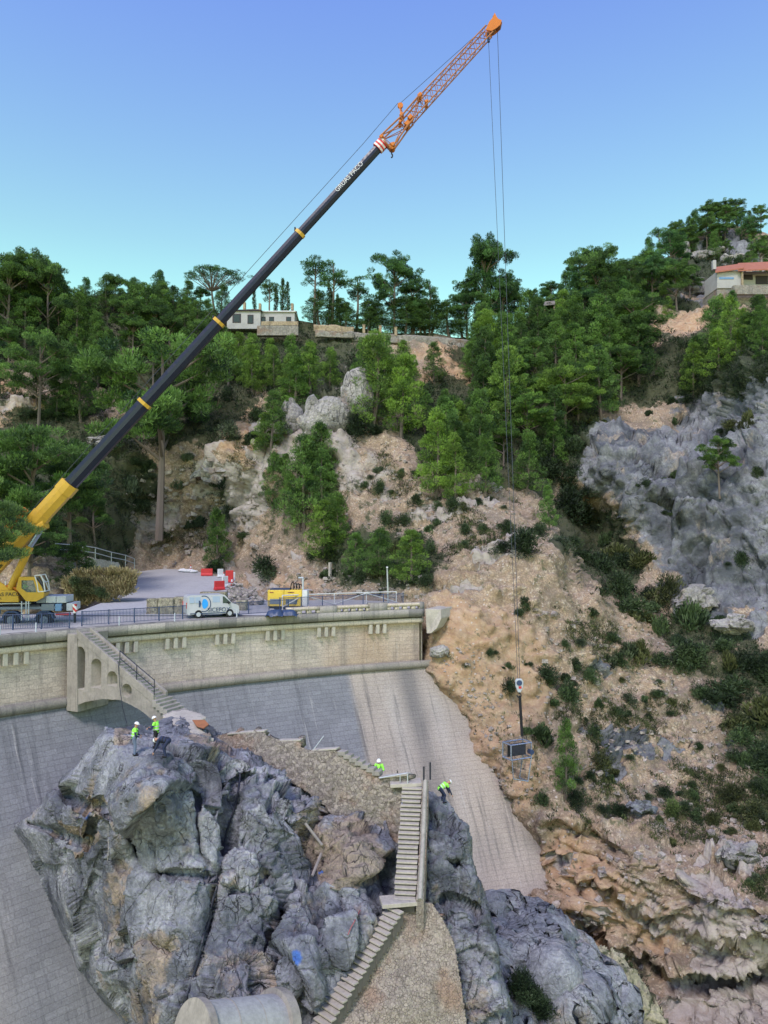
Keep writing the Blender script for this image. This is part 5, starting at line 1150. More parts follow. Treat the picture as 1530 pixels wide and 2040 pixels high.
# road up the hill
def rz(v): return np.interp(v, [1126, 1160, 1185, 1240], [-4.3, -5.6, -6.55, ZC])
M['asphalt'] = mat_concrete('pale_asphalt', (.42, .43, .45), .2)
LE = [(120, 1226), (168, 1214), (205, 1200), (250, 1181), (272, 1165), (274, 1152), (262, 1138), (254, 1130)]; RE = [(560, 1226), (545, 1212), (532, 1197), (500, 1180), (478, 1165), (440, 1150), (395, 1139), (345, 1132)]
Pg = []
for (lu, lv), (ru_, rv_) in zip(LE, RE):
    row = []
    for k in range(13):
        f_ = k / 12; u, v = lu + (ru_ - lu) * f_, lv + (rv_ - lv) * f_; row.append(atz(u, v, float(rz(v)) + .02))
    Pg.append(row)
Pg = np.array(Pg); tt_ = np.linspace(0, 1, 8); 
rd = grid_mesh('road', Pg, M['asphalt'], smooth=True); tag(rd, kind='structure')
# stone edge, rubble, barriers, cones, sand bags
def ground_pt(u, v): return V(atz(u, v, float(rz(v)) + .03))
def barrier(u, v, L, H, mat, lab, rz_=0.0, grp='plastic road barriers at the bend'):
    p = ground_pt(u, v); pr = [(-.28, 0), (.28, 0), (.24, .25), (.12, .35), (.10, H), (-.10, H), (-.12, .35), (-.24, .25)]
    ax = Vector((math.cos(rz_), math.sin(rz_), 0)); ay = Vector((-ax.y, ax.x, 0)); g = MB()
    g.prism(pr, p, ay, (0, 0, 1), ax, L); o = g.build('road_barrier', mat, bevel=.04); return tag(o, lab, 'barrier', grp)
barrier(412, 1147, 1.6, 1.0, M['red'], 'red plastic barrier tilted at the far kerb of the bend', .15)
barrier(437, 1175, 1.35, 1.1, M['red'], 'red plastic barrier nearest to the van roof', .7)
barrier(457, 1160, 1.0, 1.55, M['red'], 'tall red plastic barrier in the middle of the white ones', .3)
barrier(439, 1150, .8, 1.15, M['white'], 'white plastic barrier left of the tall red one', .6)
barrier(448, 1170, .9, 1.4, M['white'], 'white plastic barrier between two red ones', .9)
barrier(464, 1158, .6, 1.2, M['white'], 'white plastic barrier at the right end of the group', .2)
for u, v, lab in [(446, 1154, 'red and white traffic cone among the barriers, left one'), (462, 1166, 'red and white traffic cone at the right of the barriers'), (380, 1137, 'small traffic cone behind the white sand bags')]:
    p = ground_pt(u, v); cn_ = thing('traffic_cone', lab, 'traffic cone', p, group='traffic cones by the barriers'); hgt = 1.0 if u > 400 else .9
    MB().box(p + Vector((0, 0, .03)), (.4, .4, .06)).build('base', M['red'], cn_); MB().tube(p + Vector((0, 0, .06)), p + Vector((0, 0, hgt)), .17, .05, 12).build('cone', M['red'], cn_)
    MB().tube(p + Vector((0, 0, hgt * .45)), p + Vector((0, 0, hgt * .75)), .135, .095, 12).build('reflective_band', M['white'], cn_)
rn = random.Random(11)
def lump_obj(name, p, sz, mat, seed, amp=.25, sub=3):
    bm = bmesh.new(); bmesh.ops.create_icosphere(bm, subdivisions=sub, radius=1); c_ = np.array([v.co for v in bm.verts]); s_ = np.array(sz)
    q = c_ * (1 + (fbm(c_ + seed, 1.1, 3, 950) * amp)[:, None]); k = rocky(c_ * 1.0 + seed * 3.1, .9, amp * .8, 960, 1.3, .1); q = q * (1 + k[:, None])
    for v, x in zip(bm.verts, q * s_ + np.array(p)): v.co = x
    me = bpy.data.meshes.new(name); bm.to_mesh(me); bm.free(); me.materials.append(mat); o = bpy.data.objects.new(name, me); COL.objects.link(o); return o
for i, (u, v, s_) in enumerate([(364, 1139, .55), (371, 1140, .5), (378, 1140, .55), (386, 1141, .45)]):
    p = ground_pt(u, v) + Vector((0, 0, .2)); tag(lump_obj('sand_bag', p, (s_ * 1.2, s_ * .8, s_ * .5), M['white'], i * 1.7, .15), ['white sand bag at the left end of the little pile by the bend', 'white sand bag second from the left in the pile by the bend', 'white sand bag third from the left in the pile by the bend', 'white sand bag at the right end of the pile, nearest the tilted red barrier'][i], 'sand bag', 'white sand bags by the bend')
M['slabs'] = mat_rock('broken_pale_stone', (.33, .29, .26), (.50, .45, .40), (.40, .29, .22), 1.5)
bm_all = MB()
for i in range(150):
    u = rn.uniform(452, 520); v = rn.uniform(1166, 1206); 
    if v < 1166 + (u - 470) * .45 or u < 452 + max(0, 1185 - v) * .3: continue
    p = ground_pt(u, v); s_ = rn.uniform(.15, .5); R = Matrix.Rotation(rn.uniform(0, 6), 3, 'Z') @ Matrix.Rotation(rn.uniform(-.7, .7), 3, 'X') @ Matrix.Rotation(rn.uniform(-.6, .6), 3, 'Y')
    bm_all.box(p + Vector((0, 0, rn.uniform(0, .5))), (s_ * 1.8, s_ * 1.2, s_ * .7), R)
tag(bm_all.build('rubble_heap', M['slabs'], bevel=.04), kind='stuff')
bpy.data.objects['rubble_heap']['label'] = 'heap of broken pale stone slabs beside the road'
bpy.data.objects['rubble_heap']['category'] = 'rubble'
# bridge rail and stone abutment on the left of the road
rw = thing('wall_railing', 'pale tube railing on the low stone wall left of the road bend', 'railing', at(165, 1108, 92))
rl = [V(at(u, v, d)) for u, v, d in [(110, 1083, 84), (165, 1087, 86), (190, 1091, 88), (222, 1100, 91), (250, 1106, 95), (268, 1113, 99)]]
for dz in (0, -.62): MB().path([p + Vector((0, 0, dz)) for p in rl], .055, 6).build('rail', M['galv'], rw)
for i in (1, 2, 3, 4, 5): MB().tube(rl[i] + Vector((0, 0, .02)), rl[i] - Vector((0, 0, 1.4)), .05).build('post', M['galv'], rw)
sw = sheet('stone_wall', [(164, 1106), (180, 1109), (192, 1113), (212, 1116), (238, 1121), (240, 1130), (215, 1132), (190, 1128), (164, 1122)], [(164, 1108, 87), (190, 1114, 88.5), (238, 1122, 93), (215, 1132, 91), (165, 1124, 86.5)], mat_rubble('pale_blockwork', (.44, .42, .38), (.54, .51, .46), (.25, .24, .22), 3), 1.5, lambda PP: rocky(PP, .5, .05, 970, .5, 1), .6)
tag(sw, 'low pale stone block wall left of the road bend', 'wall')
# ================================================================ VEGETATION
def leaf_mat(name, dark, light, trans=.25):
    t = NT(name); a = t.attr('tone'); oi = t.n('ShaderNodeObjectInfo')
    col = t.mix(a.outputs['Fac'], dark, light); col = t.mix(1.0, col, oi.outputs['Color'], 'MULTIPLY')
    t.done(col, .55, None, 0, .25)
    tr = t.n('ShaderNodeBsdfTranslucent'); t.l(col, tr.inputs[0]); ms = t.n('ShaderNodeMixShader'); ms.inputs[0].default_value = trans
    t.l(t.b.outputs[0], ms.inputs[1]); t.l(tr.outputs[0], ms.inputs[2]); t.l(ms.outputs[0], t.out.inputs[0]); return t.m
M['pine'] = leaf_mat('pine_needles', (.022, .052, .022), (.20, .33, .075))
M['bush'] = leaf_mat('bush_leaves', (.016, .030, .018), (.13, .18, .08))
M['drygrass'] = leaf_mat('dry_grass', (.17, .14, .07), (.42, .36, .2))
M['bark'] = paint('pine_bark', (.15, .125, .11), .9, .6)
class Fol:
    """leaf-sized faces gathered in clumps"""
    def __init__(s, seed): s.r = np.random.default_rng(seed); s.P = []; s.T = []
    def clump(s, c, rad, n, size, tone=None, up=.3, jit=.25, flat=1.0):
        r = s.r; c = np.array(c, float); rad = np.array(rad, float) * np.ones(3)
        d = r.normal(size=(n, 3)); d /= np.linalg.norm(d, axis=1, keepdims=True); q = r.uniform(.35, 1.0, n) ** .6
        p = c + d * q[:, None] * rad
        ax = d * 1.0 + np.array([0, 0, up]) + r.normal(size=(n, 3)) * .45; ax /= np.linalg.norm(ax, axis=1, keepdims=True)
        w = np.cross(ax, r.normal(size=(n, 3))); w /= np.linalg.norm(w, axis=1, keepdims=True)
        L = (size * r.uniform(.6, 1.4, n))[:, None]; W = L * .26
        s.P.append(np.stack([p - w * W * .5, p + w * W * .5, p + ax * L + w * W * .35, p + ax * L - w * W * .35], 1))
        tn = r.uniform(0, 1) if tone is None else tone
        s.T.append(np.clip(tn + r.normal(0, jit * .6, n), 0, 1))
    def mesh(s, name, mat):
        P = np.concatenate(s.P); T = np.concatenate(s.T); n = len(P); me = bpy.data.meshes.new(name)
        me.vertices.add(4 * n); me.vertices.foreach_set('co', P.astype(np.float32).ravel())
        me.loops.add(4 * n); me.loops.foreach_set('vertex_index', np.arange(4 * n, dtype=np.int32))
        me.polygons.add(n); me.polygons.foreach_set('loop_start', (np.arange(n) * 4).astype(np.int32)); me.polygons.foreach_set('loop_total', np.full(n, 4, np.int32))
        me.update(calc_edges=True); a = me.attributes.new('tone', 'FLOAT', 'POINT'); a.data.foreach_set('value', np.repeat(T, 4).astype(np.float32))
        me.materials.append(mat); return me
def trunk_mesh(name, paths):
    m = MB()
    for pts, r in paths: m.path([Vector(p) for p in pts], r, 6)
    me = bpy.data.meshes.new(name); me.from_pydata(m.v, [], m.f); me.materials.append(M['bark']); return me
def make_pine(kind, seed):
    """unit tree, height 1; returns (crown mesh, trunk mesh)"""
    r = np.random.default_rng(seed); f = Fol(seed); paths = []; bend = r.normal(0, .03, 2)
    def ax(t): return np.array([bend[0] * math.sin(t * 3), bend[1] * math.sin(t * 2.5), t])
    tr = .016 if kind != 'cypress' else .012
    paths.append(([ax(t) for t in np.linspace(-.08, .93, 9)], [tr * (1.25 - t) + .002 for t in np.linspace(0, 1, 9)]))
    if kind == 'young':            # dense conical to ovoid crown of upswept branch clumps
        n = 95; lean = r.uniform(.20, .27)
        for i in range(n):
            t = .12 + .86 * ((i + r.uniform()) / n); env = lean * (1 - ((t - .12) / .90) ** 1.5) ** .8 * (.5 + .5 * min(1, (t - .06) / .15)) + .015
            a = r.uniform(0, 6.28); q = env * r.uniform(.35, 1.08); c = ax(t) + np.array([math.cos(a) * q, math.sin(a) * q, r.uniform(-.02, .02)])
            sz = .045 + .035 * r.uniform() * (1.2 - t); tn = np.clip(r.normal(.5, .28), 0, 1)
            f.clump(c, (sz, sz, sz * .85), 150, .018, tn, up=.9)
            if i % 4 == 0: paths.append(([ax(max(t - .06, .05)), c], [.005, .002]))
    elif kind == 'round':          # mature pine: bare lower trunk, heavy rounded lobes on limbs
        for i in range(15):
            a = i * 2.4 + r.uniform(-.3, .3); t = r.uniform(.45, .9); q = r.uniform(.10, .30) * (1.15 - abs(t - .62) * 1.2)
            c = ax(t) + np.array([math.cos(a) * q, math.sin(a) * q, 0]); paths.append(([ax(t - .14), ax(t - .07) * .4 + c * .6 - np.array([0, 0, .03]), c], [.009, .006, .003]))
            for k in range(9):
                o = r.normal(size=3) * np.array([.060, .060, .028]); f.clump(c + o, (.055, .055, .028), 190, .017, np.clip(r.normal(.45, .26), 0, 1), up=1.1)
        for k in range(12): o = r.normal(size=3) * np.array([.07, .07, .03]); f.clump(ax(.93) + o, (.05, .05, .03), 170, .017, np.clip(r.normal(.5, .25), 0, 1), up=1.1)
    elif kind == 'tall':           # skyline pine, long stem, small airy crown
        for i in range(11):
            a = i * 2.4; t = r.uniform(.55, .93); q = r.uniform(.05, .17) * (1.3 - t * .5)
            c = ax(t) + np.array([math.cos(a) * q, math.sin(a) * q, 0]); paths.append(([ax(t - .12), c], [.006, .003]))
            for k in range(5): o = r.normal(size=3) * np.array([.035, .035, .022]); f.clump(c + o, (.042, .042, .026), 100, .017, np.clip(r.normal(.4, .25), 0, 1), up=1.0)
    elif kind == 'umbrella':
        for i in range(26):
            a = i * 2.4; q = .44 * math.sqrt((i + .5) / 26); c = np.array([math.cos(a) * q, math.sin(a) * q, .86 - q * q * .5 + r.uniform(-.03, .03)])
            paths.append(([ax(.45), ax(.55) * .5 + c * .5 - np.array([0, 0, .06]), c], [.010, .007, .003]))
            for k in range(5): o = r.normal(size=3) * np.array([.045, .045, .018]); f.clump(c + o, (.05, .05, .025), 90, .018, np.clip(r.normal(.35, .25), 0, 1), up=.8)
    elif kind == 'cypress':
        for i in range(60):
            t = .05 + .93 * i / 60; env = .075 * (1 - ((t - .3) / .72) ** 2) if t > .3 else .075 * (.6 + t)
            a = r.uniform(0, 6.28); c = ax(t) + np.array([math.cos(a), math.sin(a), 0]) * max(env, .008) * r.uniform(.3, .9)
            f.clump(c, (.03, .03, .045), 30, .03, np.clip(r.normal(.2, .2), 0, 1), up=2.2)
    return f.mesh('crown', M['pine']), trunk_mesh('trunk', paths)
def make_bush(kind, seed):
    r = np.random.default_rng(seed); f = Fol(seed)
    n = 26 if kind != 'tuft' else 14
    for i in range(n):
        a = r.uniform(0, 6.28); ph = r.uniform(0, 1) ** .7 * 1.5; q = r.uniform(.30, .62)
        lo = .62 + .5 * math.sin(a * 2 + seed) * .4
        c = np.array([math.cos(a) * math.cos(ph) * q * lo, math.sin(a) * math.cos(ph) * q * lo, math.sin(ph) * q * .85 + .05])
        if kind == 'round': f.clump(c, .15, 85, .055, np.clip(r.normal(.5, .28), 0, 1), up=.9)
        elif kind == 'loose': f.clump(c, .19, 90, .062, np.clip(r.normal(.45, .3), 0, 1), up=.5)
        else: f.clump(c * .8, (.14, .14, .2), 85, .11, np.clip(r.normal(.5, .3), 0, 1), up=2.2)
    return f.mesh('shrub', M['bush'])
PROTO = {}
for k, n_ in (('young', 7), ('round', 5), ('tall', 4), ('umbrella', 1), ('cypress', 2)): PROTO[k] = [make_pine(k, 10 * i + hash_) for i in range(n_) for hash_ in [dict(young=100, round=200, tall=300, umbrella=400, cypress=500)[k]]]
BUSH = {k: [make_bush(k, 40 + i * 7 + o_) for i in range(4)] for o_, k in enumerate(('round', 'loose', 'tuft'))}
TREES = []; SHRUBS = []
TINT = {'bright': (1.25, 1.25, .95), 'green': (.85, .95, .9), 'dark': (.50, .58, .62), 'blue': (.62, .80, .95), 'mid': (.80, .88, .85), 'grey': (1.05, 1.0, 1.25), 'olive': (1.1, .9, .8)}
prn = random.Random(21)
def tree(u, v, hpx, kind, tint, label=None, area=None, wide=1.0, d=None, group='pine trees on the hillside', cat='pine tree', name='pine_tree'):
    p = ter(u, v) if d is None else at(u, v, d); dd = p[1]; h = hpx * dd / F
    cm, tm = prn.choice(PROTO[kind]); name_ = name
    if kind == 'cypress': name_, cat = 'cypress_tree', 'cypress tree'
    o = bpy.data.objects.new(name_, None); COL.objects.link(o); o.location = V(p) - Vector((0, 0, .1)); o.rotation_euler = (0, 0, prn.uniform(0, 6.28))
    c = bpy.data.objects.new('crown', cm); t_ = bpy.data.objects.new('trunk', tm)
    for x in (c, t_): COL.objects.link(x); x.parent = o; x.scale = (h * wide, h * wide, h)
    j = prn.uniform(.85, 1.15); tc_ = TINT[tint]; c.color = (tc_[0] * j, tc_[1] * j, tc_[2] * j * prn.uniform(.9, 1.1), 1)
    o['category'] = cat; o['group'] = group
    TREES.append([o, u, v, hpx, kind, tint, label, area]); return o
def shrub(u, v, wpx, kind, tint, label=None, area='slope', sq=1.0, p=None):
    p = ter(u, v) if p is None else p; s_ = wpx * p[1] / F
    o = bpy.data.objects.new('shrub', prn.choice(BUSH[kind])); COL.objects.link(o); o.location = V(p) - Vector((0, 0, s_ * .08)); o.rotation_euler = (prn.uniform(-.1, .1), prn.uniform(-.1, .1), prn.uniform(0, 6.28))
    o.scale = (s_, s_, s_ * sq * prn.uniform(.7, 1.0)); j = prn.uniform(.75, 1.2); tc_ = TINT[tint]; o.color = (tc_[0] * j, tc_[1] * j, tc_[2] * j, 1)
    o['category'] = 'shrub'; o['group'] = 'shrubs scattered over the slopes'; SHRUBS.append([o, u, v, wpx, kind, tint, label, area]); return o
# --- hand placed trees: u, v of the foot, height in photo pixels
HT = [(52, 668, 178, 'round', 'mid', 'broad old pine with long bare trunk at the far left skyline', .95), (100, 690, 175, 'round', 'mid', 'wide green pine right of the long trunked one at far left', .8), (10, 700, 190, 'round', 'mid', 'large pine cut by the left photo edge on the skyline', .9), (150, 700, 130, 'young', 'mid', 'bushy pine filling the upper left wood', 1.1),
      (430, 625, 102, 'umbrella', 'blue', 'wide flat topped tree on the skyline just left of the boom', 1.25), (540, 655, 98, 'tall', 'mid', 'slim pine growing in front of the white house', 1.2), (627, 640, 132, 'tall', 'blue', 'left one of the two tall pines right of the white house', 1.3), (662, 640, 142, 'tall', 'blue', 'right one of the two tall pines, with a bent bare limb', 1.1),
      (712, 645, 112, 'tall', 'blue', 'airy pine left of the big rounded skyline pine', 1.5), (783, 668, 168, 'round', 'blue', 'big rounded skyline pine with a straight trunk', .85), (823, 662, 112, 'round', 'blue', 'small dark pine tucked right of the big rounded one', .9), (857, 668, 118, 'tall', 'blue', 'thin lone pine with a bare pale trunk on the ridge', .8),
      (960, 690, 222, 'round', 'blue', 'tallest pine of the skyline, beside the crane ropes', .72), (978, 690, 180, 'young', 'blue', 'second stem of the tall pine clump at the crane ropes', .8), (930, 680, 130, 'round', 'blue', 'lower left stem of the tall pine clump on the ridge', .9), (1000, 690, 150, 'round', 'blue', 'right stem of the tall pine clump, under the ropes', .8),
      (318, 1045, 385, 'round', 'green', 'huge spreading pine with dark straight trunk behind the crane boom', 1.0), (75, 862, 195, 'round', 'mid', 'flat topped pine with a thin trunk above the crane', .95), (160, 842, 130, 'young', 'green', 'soft green pine right of the flat topped one', 1.2),
      (60, 1130, 295, 'round', 'green', 'massive green pine right behind the yellow boom base', 1.1), (140, 1110, 230, 'round', 'mid', 'broad dark pine behind the crane cab', 1.1), (-20, 1130, 250, 'round', 'green', 'large pine cut by the left edge behind the crane', 1.0), (190, 1085, 110, 'round', 'mid', 'low spreading pine above the wall railing', 1.1), (60, 1185, 170, 'round', 'dark', 'dark pine directly behind the crane cab', 1.2), (150, 1190, 110, 'young', 'dark', 'small dark pine between cab and dry grass', 1.6),
      (430, 1135, 130, 'young', 'green', 'narrow pine standing alone above the bend of the road', .9), (645, 1118, 128, 'young', 'bright', 'bright green pine above the white pillar', 1.35), (600, 1060, 200, 'young', 'mid', 'tall pine in the middle of the slope behind the compressor', 1.0), (560, 1020, 120, 'young', 'mid', 'mid green pine left of the grove centre', 1.2), (640, 1010, 120, 'young', 'green', 'green pine under the pale outcrop', 1.2),
      (820, 1165, 110, 'young', 'bright', 'bright bushy pine left of the bare scarp', 1.5), (760, 1150, 100, 'young', 'mid', 'round dark pine between pillar and scarp', 1.5), (705, 1150, 90, 'young', 'green', 'small pine right of the white pillar', 1.3),
      (740, 860, 200, 'young', 'bright', 'tall bright pine just right of the rock spire', 1.15), (800, 875, 170, 'young', 'bright', 'bright pine on the slope right of the spire group', 1.1), (770, 800, 140, 'young', 'green', 'green pine in the row above the spire', 1.1), (705, 868, 95, 'young', 'grey', 'pale thin pine in front of the rock spire', 1.0), (625, 870, 70, 'young', 'grey', 'small pale pine on the light outcrop', .9), (870, 990, 180, 'young', 'bright', 'bright pine at the edge of the scree centre', 1.1), (905, 1000, 140, 'young', 'bright', 'bright pine leaning over the scree', 1.1),
      (960, 900, 130, 'young', 'mid', 'soft pine with visible thin trunk below the ridge', 1.3), (1010, 880, 190, 'young', 'bright', 'tall bright pine at the crane rope', 1.1), (1048, 985, 130, 'young', 'mid', 'feathery pine standing below the rope forest', 1.1), (585, 810, 115, 'young', 'green', 'green pine left of the light outcrop', 1.3), (545, 900, 120, 'young', 'mid', 'pine left below the light outcrop', 1.2), (630, 985, 150, 'young', 'mid', 'broad pine below the light outcrop', 1.1),
      (1435, 985, 118, 'round', 'mid', 'round pine growing out of the big grey cliff', .9), (1128, 1585, 150, 'young', 'green', 'bright slender pine near the hanging cage', .75), (1160, 600, 105, 'round', 'blue', 'dark big crowned pine on the right hand ridge', .9), (1190, 640, 150, 'round', 'mid', 'largest pine of the right hand ridge', 1.0), (1240, 640, 130, 'round', 'dark', 'dark pine beside the largest ridge pine', 1.0),
      (1315, 540, 90, 'tall', 'blue', 'slim pine at the foot of the rocky summit', 1.0), (1345, 470, 60, 'round', 'mid', 'pine at the left shoulder of the rocky summit', 1.0), (1415, 462, 55, 'round', 'mid', 'highest pine of the rocky summit', 1.1), (1452, 470, 58, 'round', 'mid', 'pine just right of the summit', 1.1), (1500, 490, 62, 'round', 'blue', 'pine at the right photo edge on the summit slope', 1.0),
      (1330, 635, 45, 'young', 'bright', 'small bright pine on the reddish bank', 1.3), (1290, 600, 100, 'young', 'green', 'green pine above the reddish bank', 1.2), (1250, 600, 60, 'young', 'green', 'roundish green pine on the right ridge', 1.3), (1095, 1060, 90, 'young', 'green', 'small green pine at the top of the earth gully', 1.0), (1225, 818, 40, 'young', 'bright', 'tiny bright pine on the cliff shoulder', 1.2), (1195, 640, 60, 'young', 'mid', 'lower pine in front of the ridge giants', 1.5)]
for (u, v, h, k, ti, lab, wd) in HT: tree(u, v, h, k, ti, lab, 'hand', wd, d=(terd(318, 1045) - 4.0 if u == 318 else None))
for (u, v, h) in [(562, 640, 90), (575, 640, 82), (548, 640, 70), (652, 645, 95), (660, 645, 75), (508, 635, 62), (672, 650, 70)]: tree(u, v, h, 'cypress', 'dark', None, 'skyline cypress row right of the boom', 1.0, group='cypresses by the white house')
# --- scattered wood
def inpoly(u, v, poly): return poly_sd(np.array([u]), np.array([v]), poly)[0] > 0
def blocked(u, v, h):
    t_ = v - h; m = 14
    if 105 < u < 330 and t_ < 536 or 330 <= u < 470 and t_ < 552 or 0 < u <= 105 and t_ < 500: return True
    for (a, b_, c_, d_) in [(452, 598, 612, 664), (598, 940, 642, 684), (1415, 1600, 515, 582), (680, 745, 740, 835), (560, 690, 800, 868), (835, 940, 705, 775), (1300, 1410, 610, 660), (440, 505, 790, 890), (1385, 1460, 490, 530), (195, 235, 765, 800)]:
        if a - m < u < b_ + m and v > d_ - 8 and t_ < d_ - 6: return True
    return False
def scatter(poly, n, mind, hr, kinds, tints, area, wd=(1.0, 1.3), tries=6000):
    pts = []; A = np.array(poly); out = 0
    for _ in range(tries):
        if out >= n: break
        u = prn.uniform(A[:, 0].min(), A[:, 0].max()); v = prn.uniform(A[:, 1].min(), A[:, 1].max())
        if not inpoly(u, v, poly): continue
        md = mind * (.6 + .8 * (v - A[:, 1].min()) / (np.ptp(A[:, 1]) + 1)) if np.ptp(A[:, 1]) > 150 else mind
        if any((u - a) ** 2 + ((v - b) * 1.6) ** 2 < md * md for a, b in pts): continue
        hh_ = prn.uniform(*hr)
        if blocked(u, v, hh_): continue
        pts.append((u, v)); out += 1; tree(u, v, hh_, prn.choice(kinds), prn.choice(tints), None, area, prn.uniform(*wd))
scatter([(-60, 600), (440, 600), (470, 680), (400, 760), (300, 800), (120, 760), (-60, 740)], 40, 40, (75, 125), ['young', 'young', 'round'], ['mid', 'dark', 'green', 'mid'], 'wood left of the boom')
scatter([(470, 690), (690, 690), (830, 760), (860, 860), (780, 860), (680, 740), (620, 800), (520, 800), (440, 780)], 30, 33, (80, 135), ['young'], ['green', 'mid', 'bright', 'bright'], 'slope below the white house')
scatter([(840, 690), (960, 690), (960, 760), (930, 860), (1000, 1000), (960, 1000), (860, 880)], 9, 34, (80, 130), ['young'], ['mid', 'green', 'bright'], 'trees left of the dense wood')
scatter([(960, 720), (1100, 690), (1400, 660), (1530, 640), (1600, 660), (1440, 720), (1300, 780), (1160, 850), (1090, 960), (1010, 960), (960, 860)], 44, 39, (95, 150), ['young', 'young', 'round'], ['green', 'bright', 'mid', 'green', 'dark'], 'dense wood right of the rope')
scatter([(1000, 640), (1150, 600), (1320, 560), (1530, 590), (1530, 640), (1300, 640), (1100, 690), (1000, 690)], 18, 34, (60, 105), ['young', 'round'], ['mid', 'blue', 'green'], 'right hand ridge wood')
scatter([(1000, 600), (1100, 575), (1330, 500), (1400, 450), (1530, 450), (1530, 480), (1400, 500), (1300, 550), (1100, 620)], 24, 25, (40, 70), ['round', 'young', 'young'], ['blue', 'mid'], 'right skyline')
scatter([(1330, 500), (1400, 440), (1540, 440), (1540, 600), (1330, 600)], 22, 19, (36, 58), ['young', 'round'], ['mid', 'green'], 'summit slope')
scatter([(1300, 720), (1400, 680), (1540, 640), (1540, 690), (1460, 760), (1330, 800)], 11, 34, (70, 120), ['young'], ['green', 'mid', 'bright'], 'wood just above the grey cliff')
tree(-38, 1252, 300, 'round', 'grey', 'greyish tree reaching in from the left edge before the crane boom', 'hand', .9, d=56.5)
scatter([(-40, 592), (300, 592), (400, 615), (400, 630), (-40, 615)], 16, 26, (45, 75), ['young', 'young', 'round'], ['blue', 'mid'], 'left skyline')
scatter([(600, 640), (940, 655), (940, 668), (700, 668)], 14, 22, (58, 84), ['young'], ['dark'], 'ridge hedge behind the stone wall', (1.7, 2.2))
scatter([(0, 780), (220, 770), (260, 860), (120, 850), (0, 830)], 5, 45, (60, 100), ['young'], ['mid', 'dark'], 'bank above the crane')
scatter([(500, 900), (560, 900), (700, 1020), (680, 1100), (560, 1090), (520, 1000)], 8, 38, (60, 110), ['young'], ['mid', 'green', 'bright'], 'grove in the middle of the slope')
scatter([(850, 800), (960, 800), (990, 980), (880, 970)], 10, 34, (80, 130), ['young'], ['mid', 'green', 'dark'], 'band of wood beside the rope')
# --- shrubs
HS = [(805, 1040, 60, 'round', 'mid', 'large low dark green shrub on the pale scree'), (770, 1045, 55, 'round', 'mid', 'shrub at the left end of the scree clump'), (835, 1030, 50, 'round', 'green', 'shrub at the right end of the scree clump'), (725, 965, 30, 'loose', 'green', 'lone shrub high on the scree centre'), (797, 945, 34, 'tuft', 'olive', 'spiky olive shrub below the pale soil patch'), (660, 1085, 70, 'loose', 'mid', 'shrub at the foot of the bright pine'),
      (1040, 1115, 95, 'loose', 'dark', 'big dark shrub hanging over the bare scarp'), (1000, 1105, 55, 'loose', 'dark', 'dark shrub left of the overhanging one'), (1050, 1215, 52, 'round', 'green', 'round green shrub alone on the bare scarp'), (1035, 1225, 34, 'loose', 'dark', 'dark lower half of the scarp shrub'), (1015, 1380, 60, 'loose', 'dark', 'dark oblong shrub left of the crane hook'), (1172, 1360, 62, 'round', 'green', 'domed green shrub below the stony track'), (1150, 1335, 60, 'round', 'mid', 'domed green shrub touching its neighbour uphill'), (1245, 1330, 52, 'round', 'green', 'compact round shrub on the open slope'), (1098, 1365, 42, 'round', 'green', 'small domed shrub right of the hook'),
      (1180, 1225, 44, 'loose', 'mid', 'dark shrub next to grey stones high on the slope'), (1222, 1280, 44, 'loose', 'mid', 'shrub in the middle of the sandy upper slope'), (1125, 1290, 34, 'round', 'green', 'small green shrub under the scarp edge'), (1275, 1310, 70, 'tuft', 'olive', 'tall tufty shrub on the open slope'), (1180, 1470, 46, 'round', 'green', 'round shrub right of the slender pine'), (1245, 1620, 36, 'round', 'green', 'bright low shrub beside the grey boulder'), (1345, 1625, 70, 'round', 'bright', 'bright leafy shrub above the eroded bank'), (1385, 1640, 50, 'round', 'green', 'green shrub right of the bright leafy one'),
      (1455, 1590, 62, 'loose', 'olive', 'big olive shrub near the right edge'), (1380, 1590, 40, 'tuft', 'mid', 'upright dark shrub on the right slope'), (1085, 1600, 50, 'loose', 'mid', 'dark shrub left foot of the slender pine'), (1150, 1605, 60, 'loose', 'dark', 'dark shrub right foot of the slender pine'), (530, 1148, 70, 'loose', 'dark', 'dark bush at the kerb above the compressor'), (430, 1140, 55, 'loose', 'dark', 'dark bush under the lone narrow pine'), (1075, 1060, 55, 'loose', 'mid', 'shrub on the rim of the earth scarp'), (1120, 1080, 60, 'loose', 'grey', 'greyish shrub at the head of the gully'), (960, 1060, 40, 'round', 'green', 'shrub at the top of the sandy spur'), (870, 1048, 28, 'round', 'green', 'small shrub right of the scree clump'), (1010, 1065, 50, 'round', 'mid', 'dark domed shrub on the spur top'), (925, 1068, 40, 'round', 'mid', 'dark shrub left of the spur top')]
for q in HS: shrub(*q)
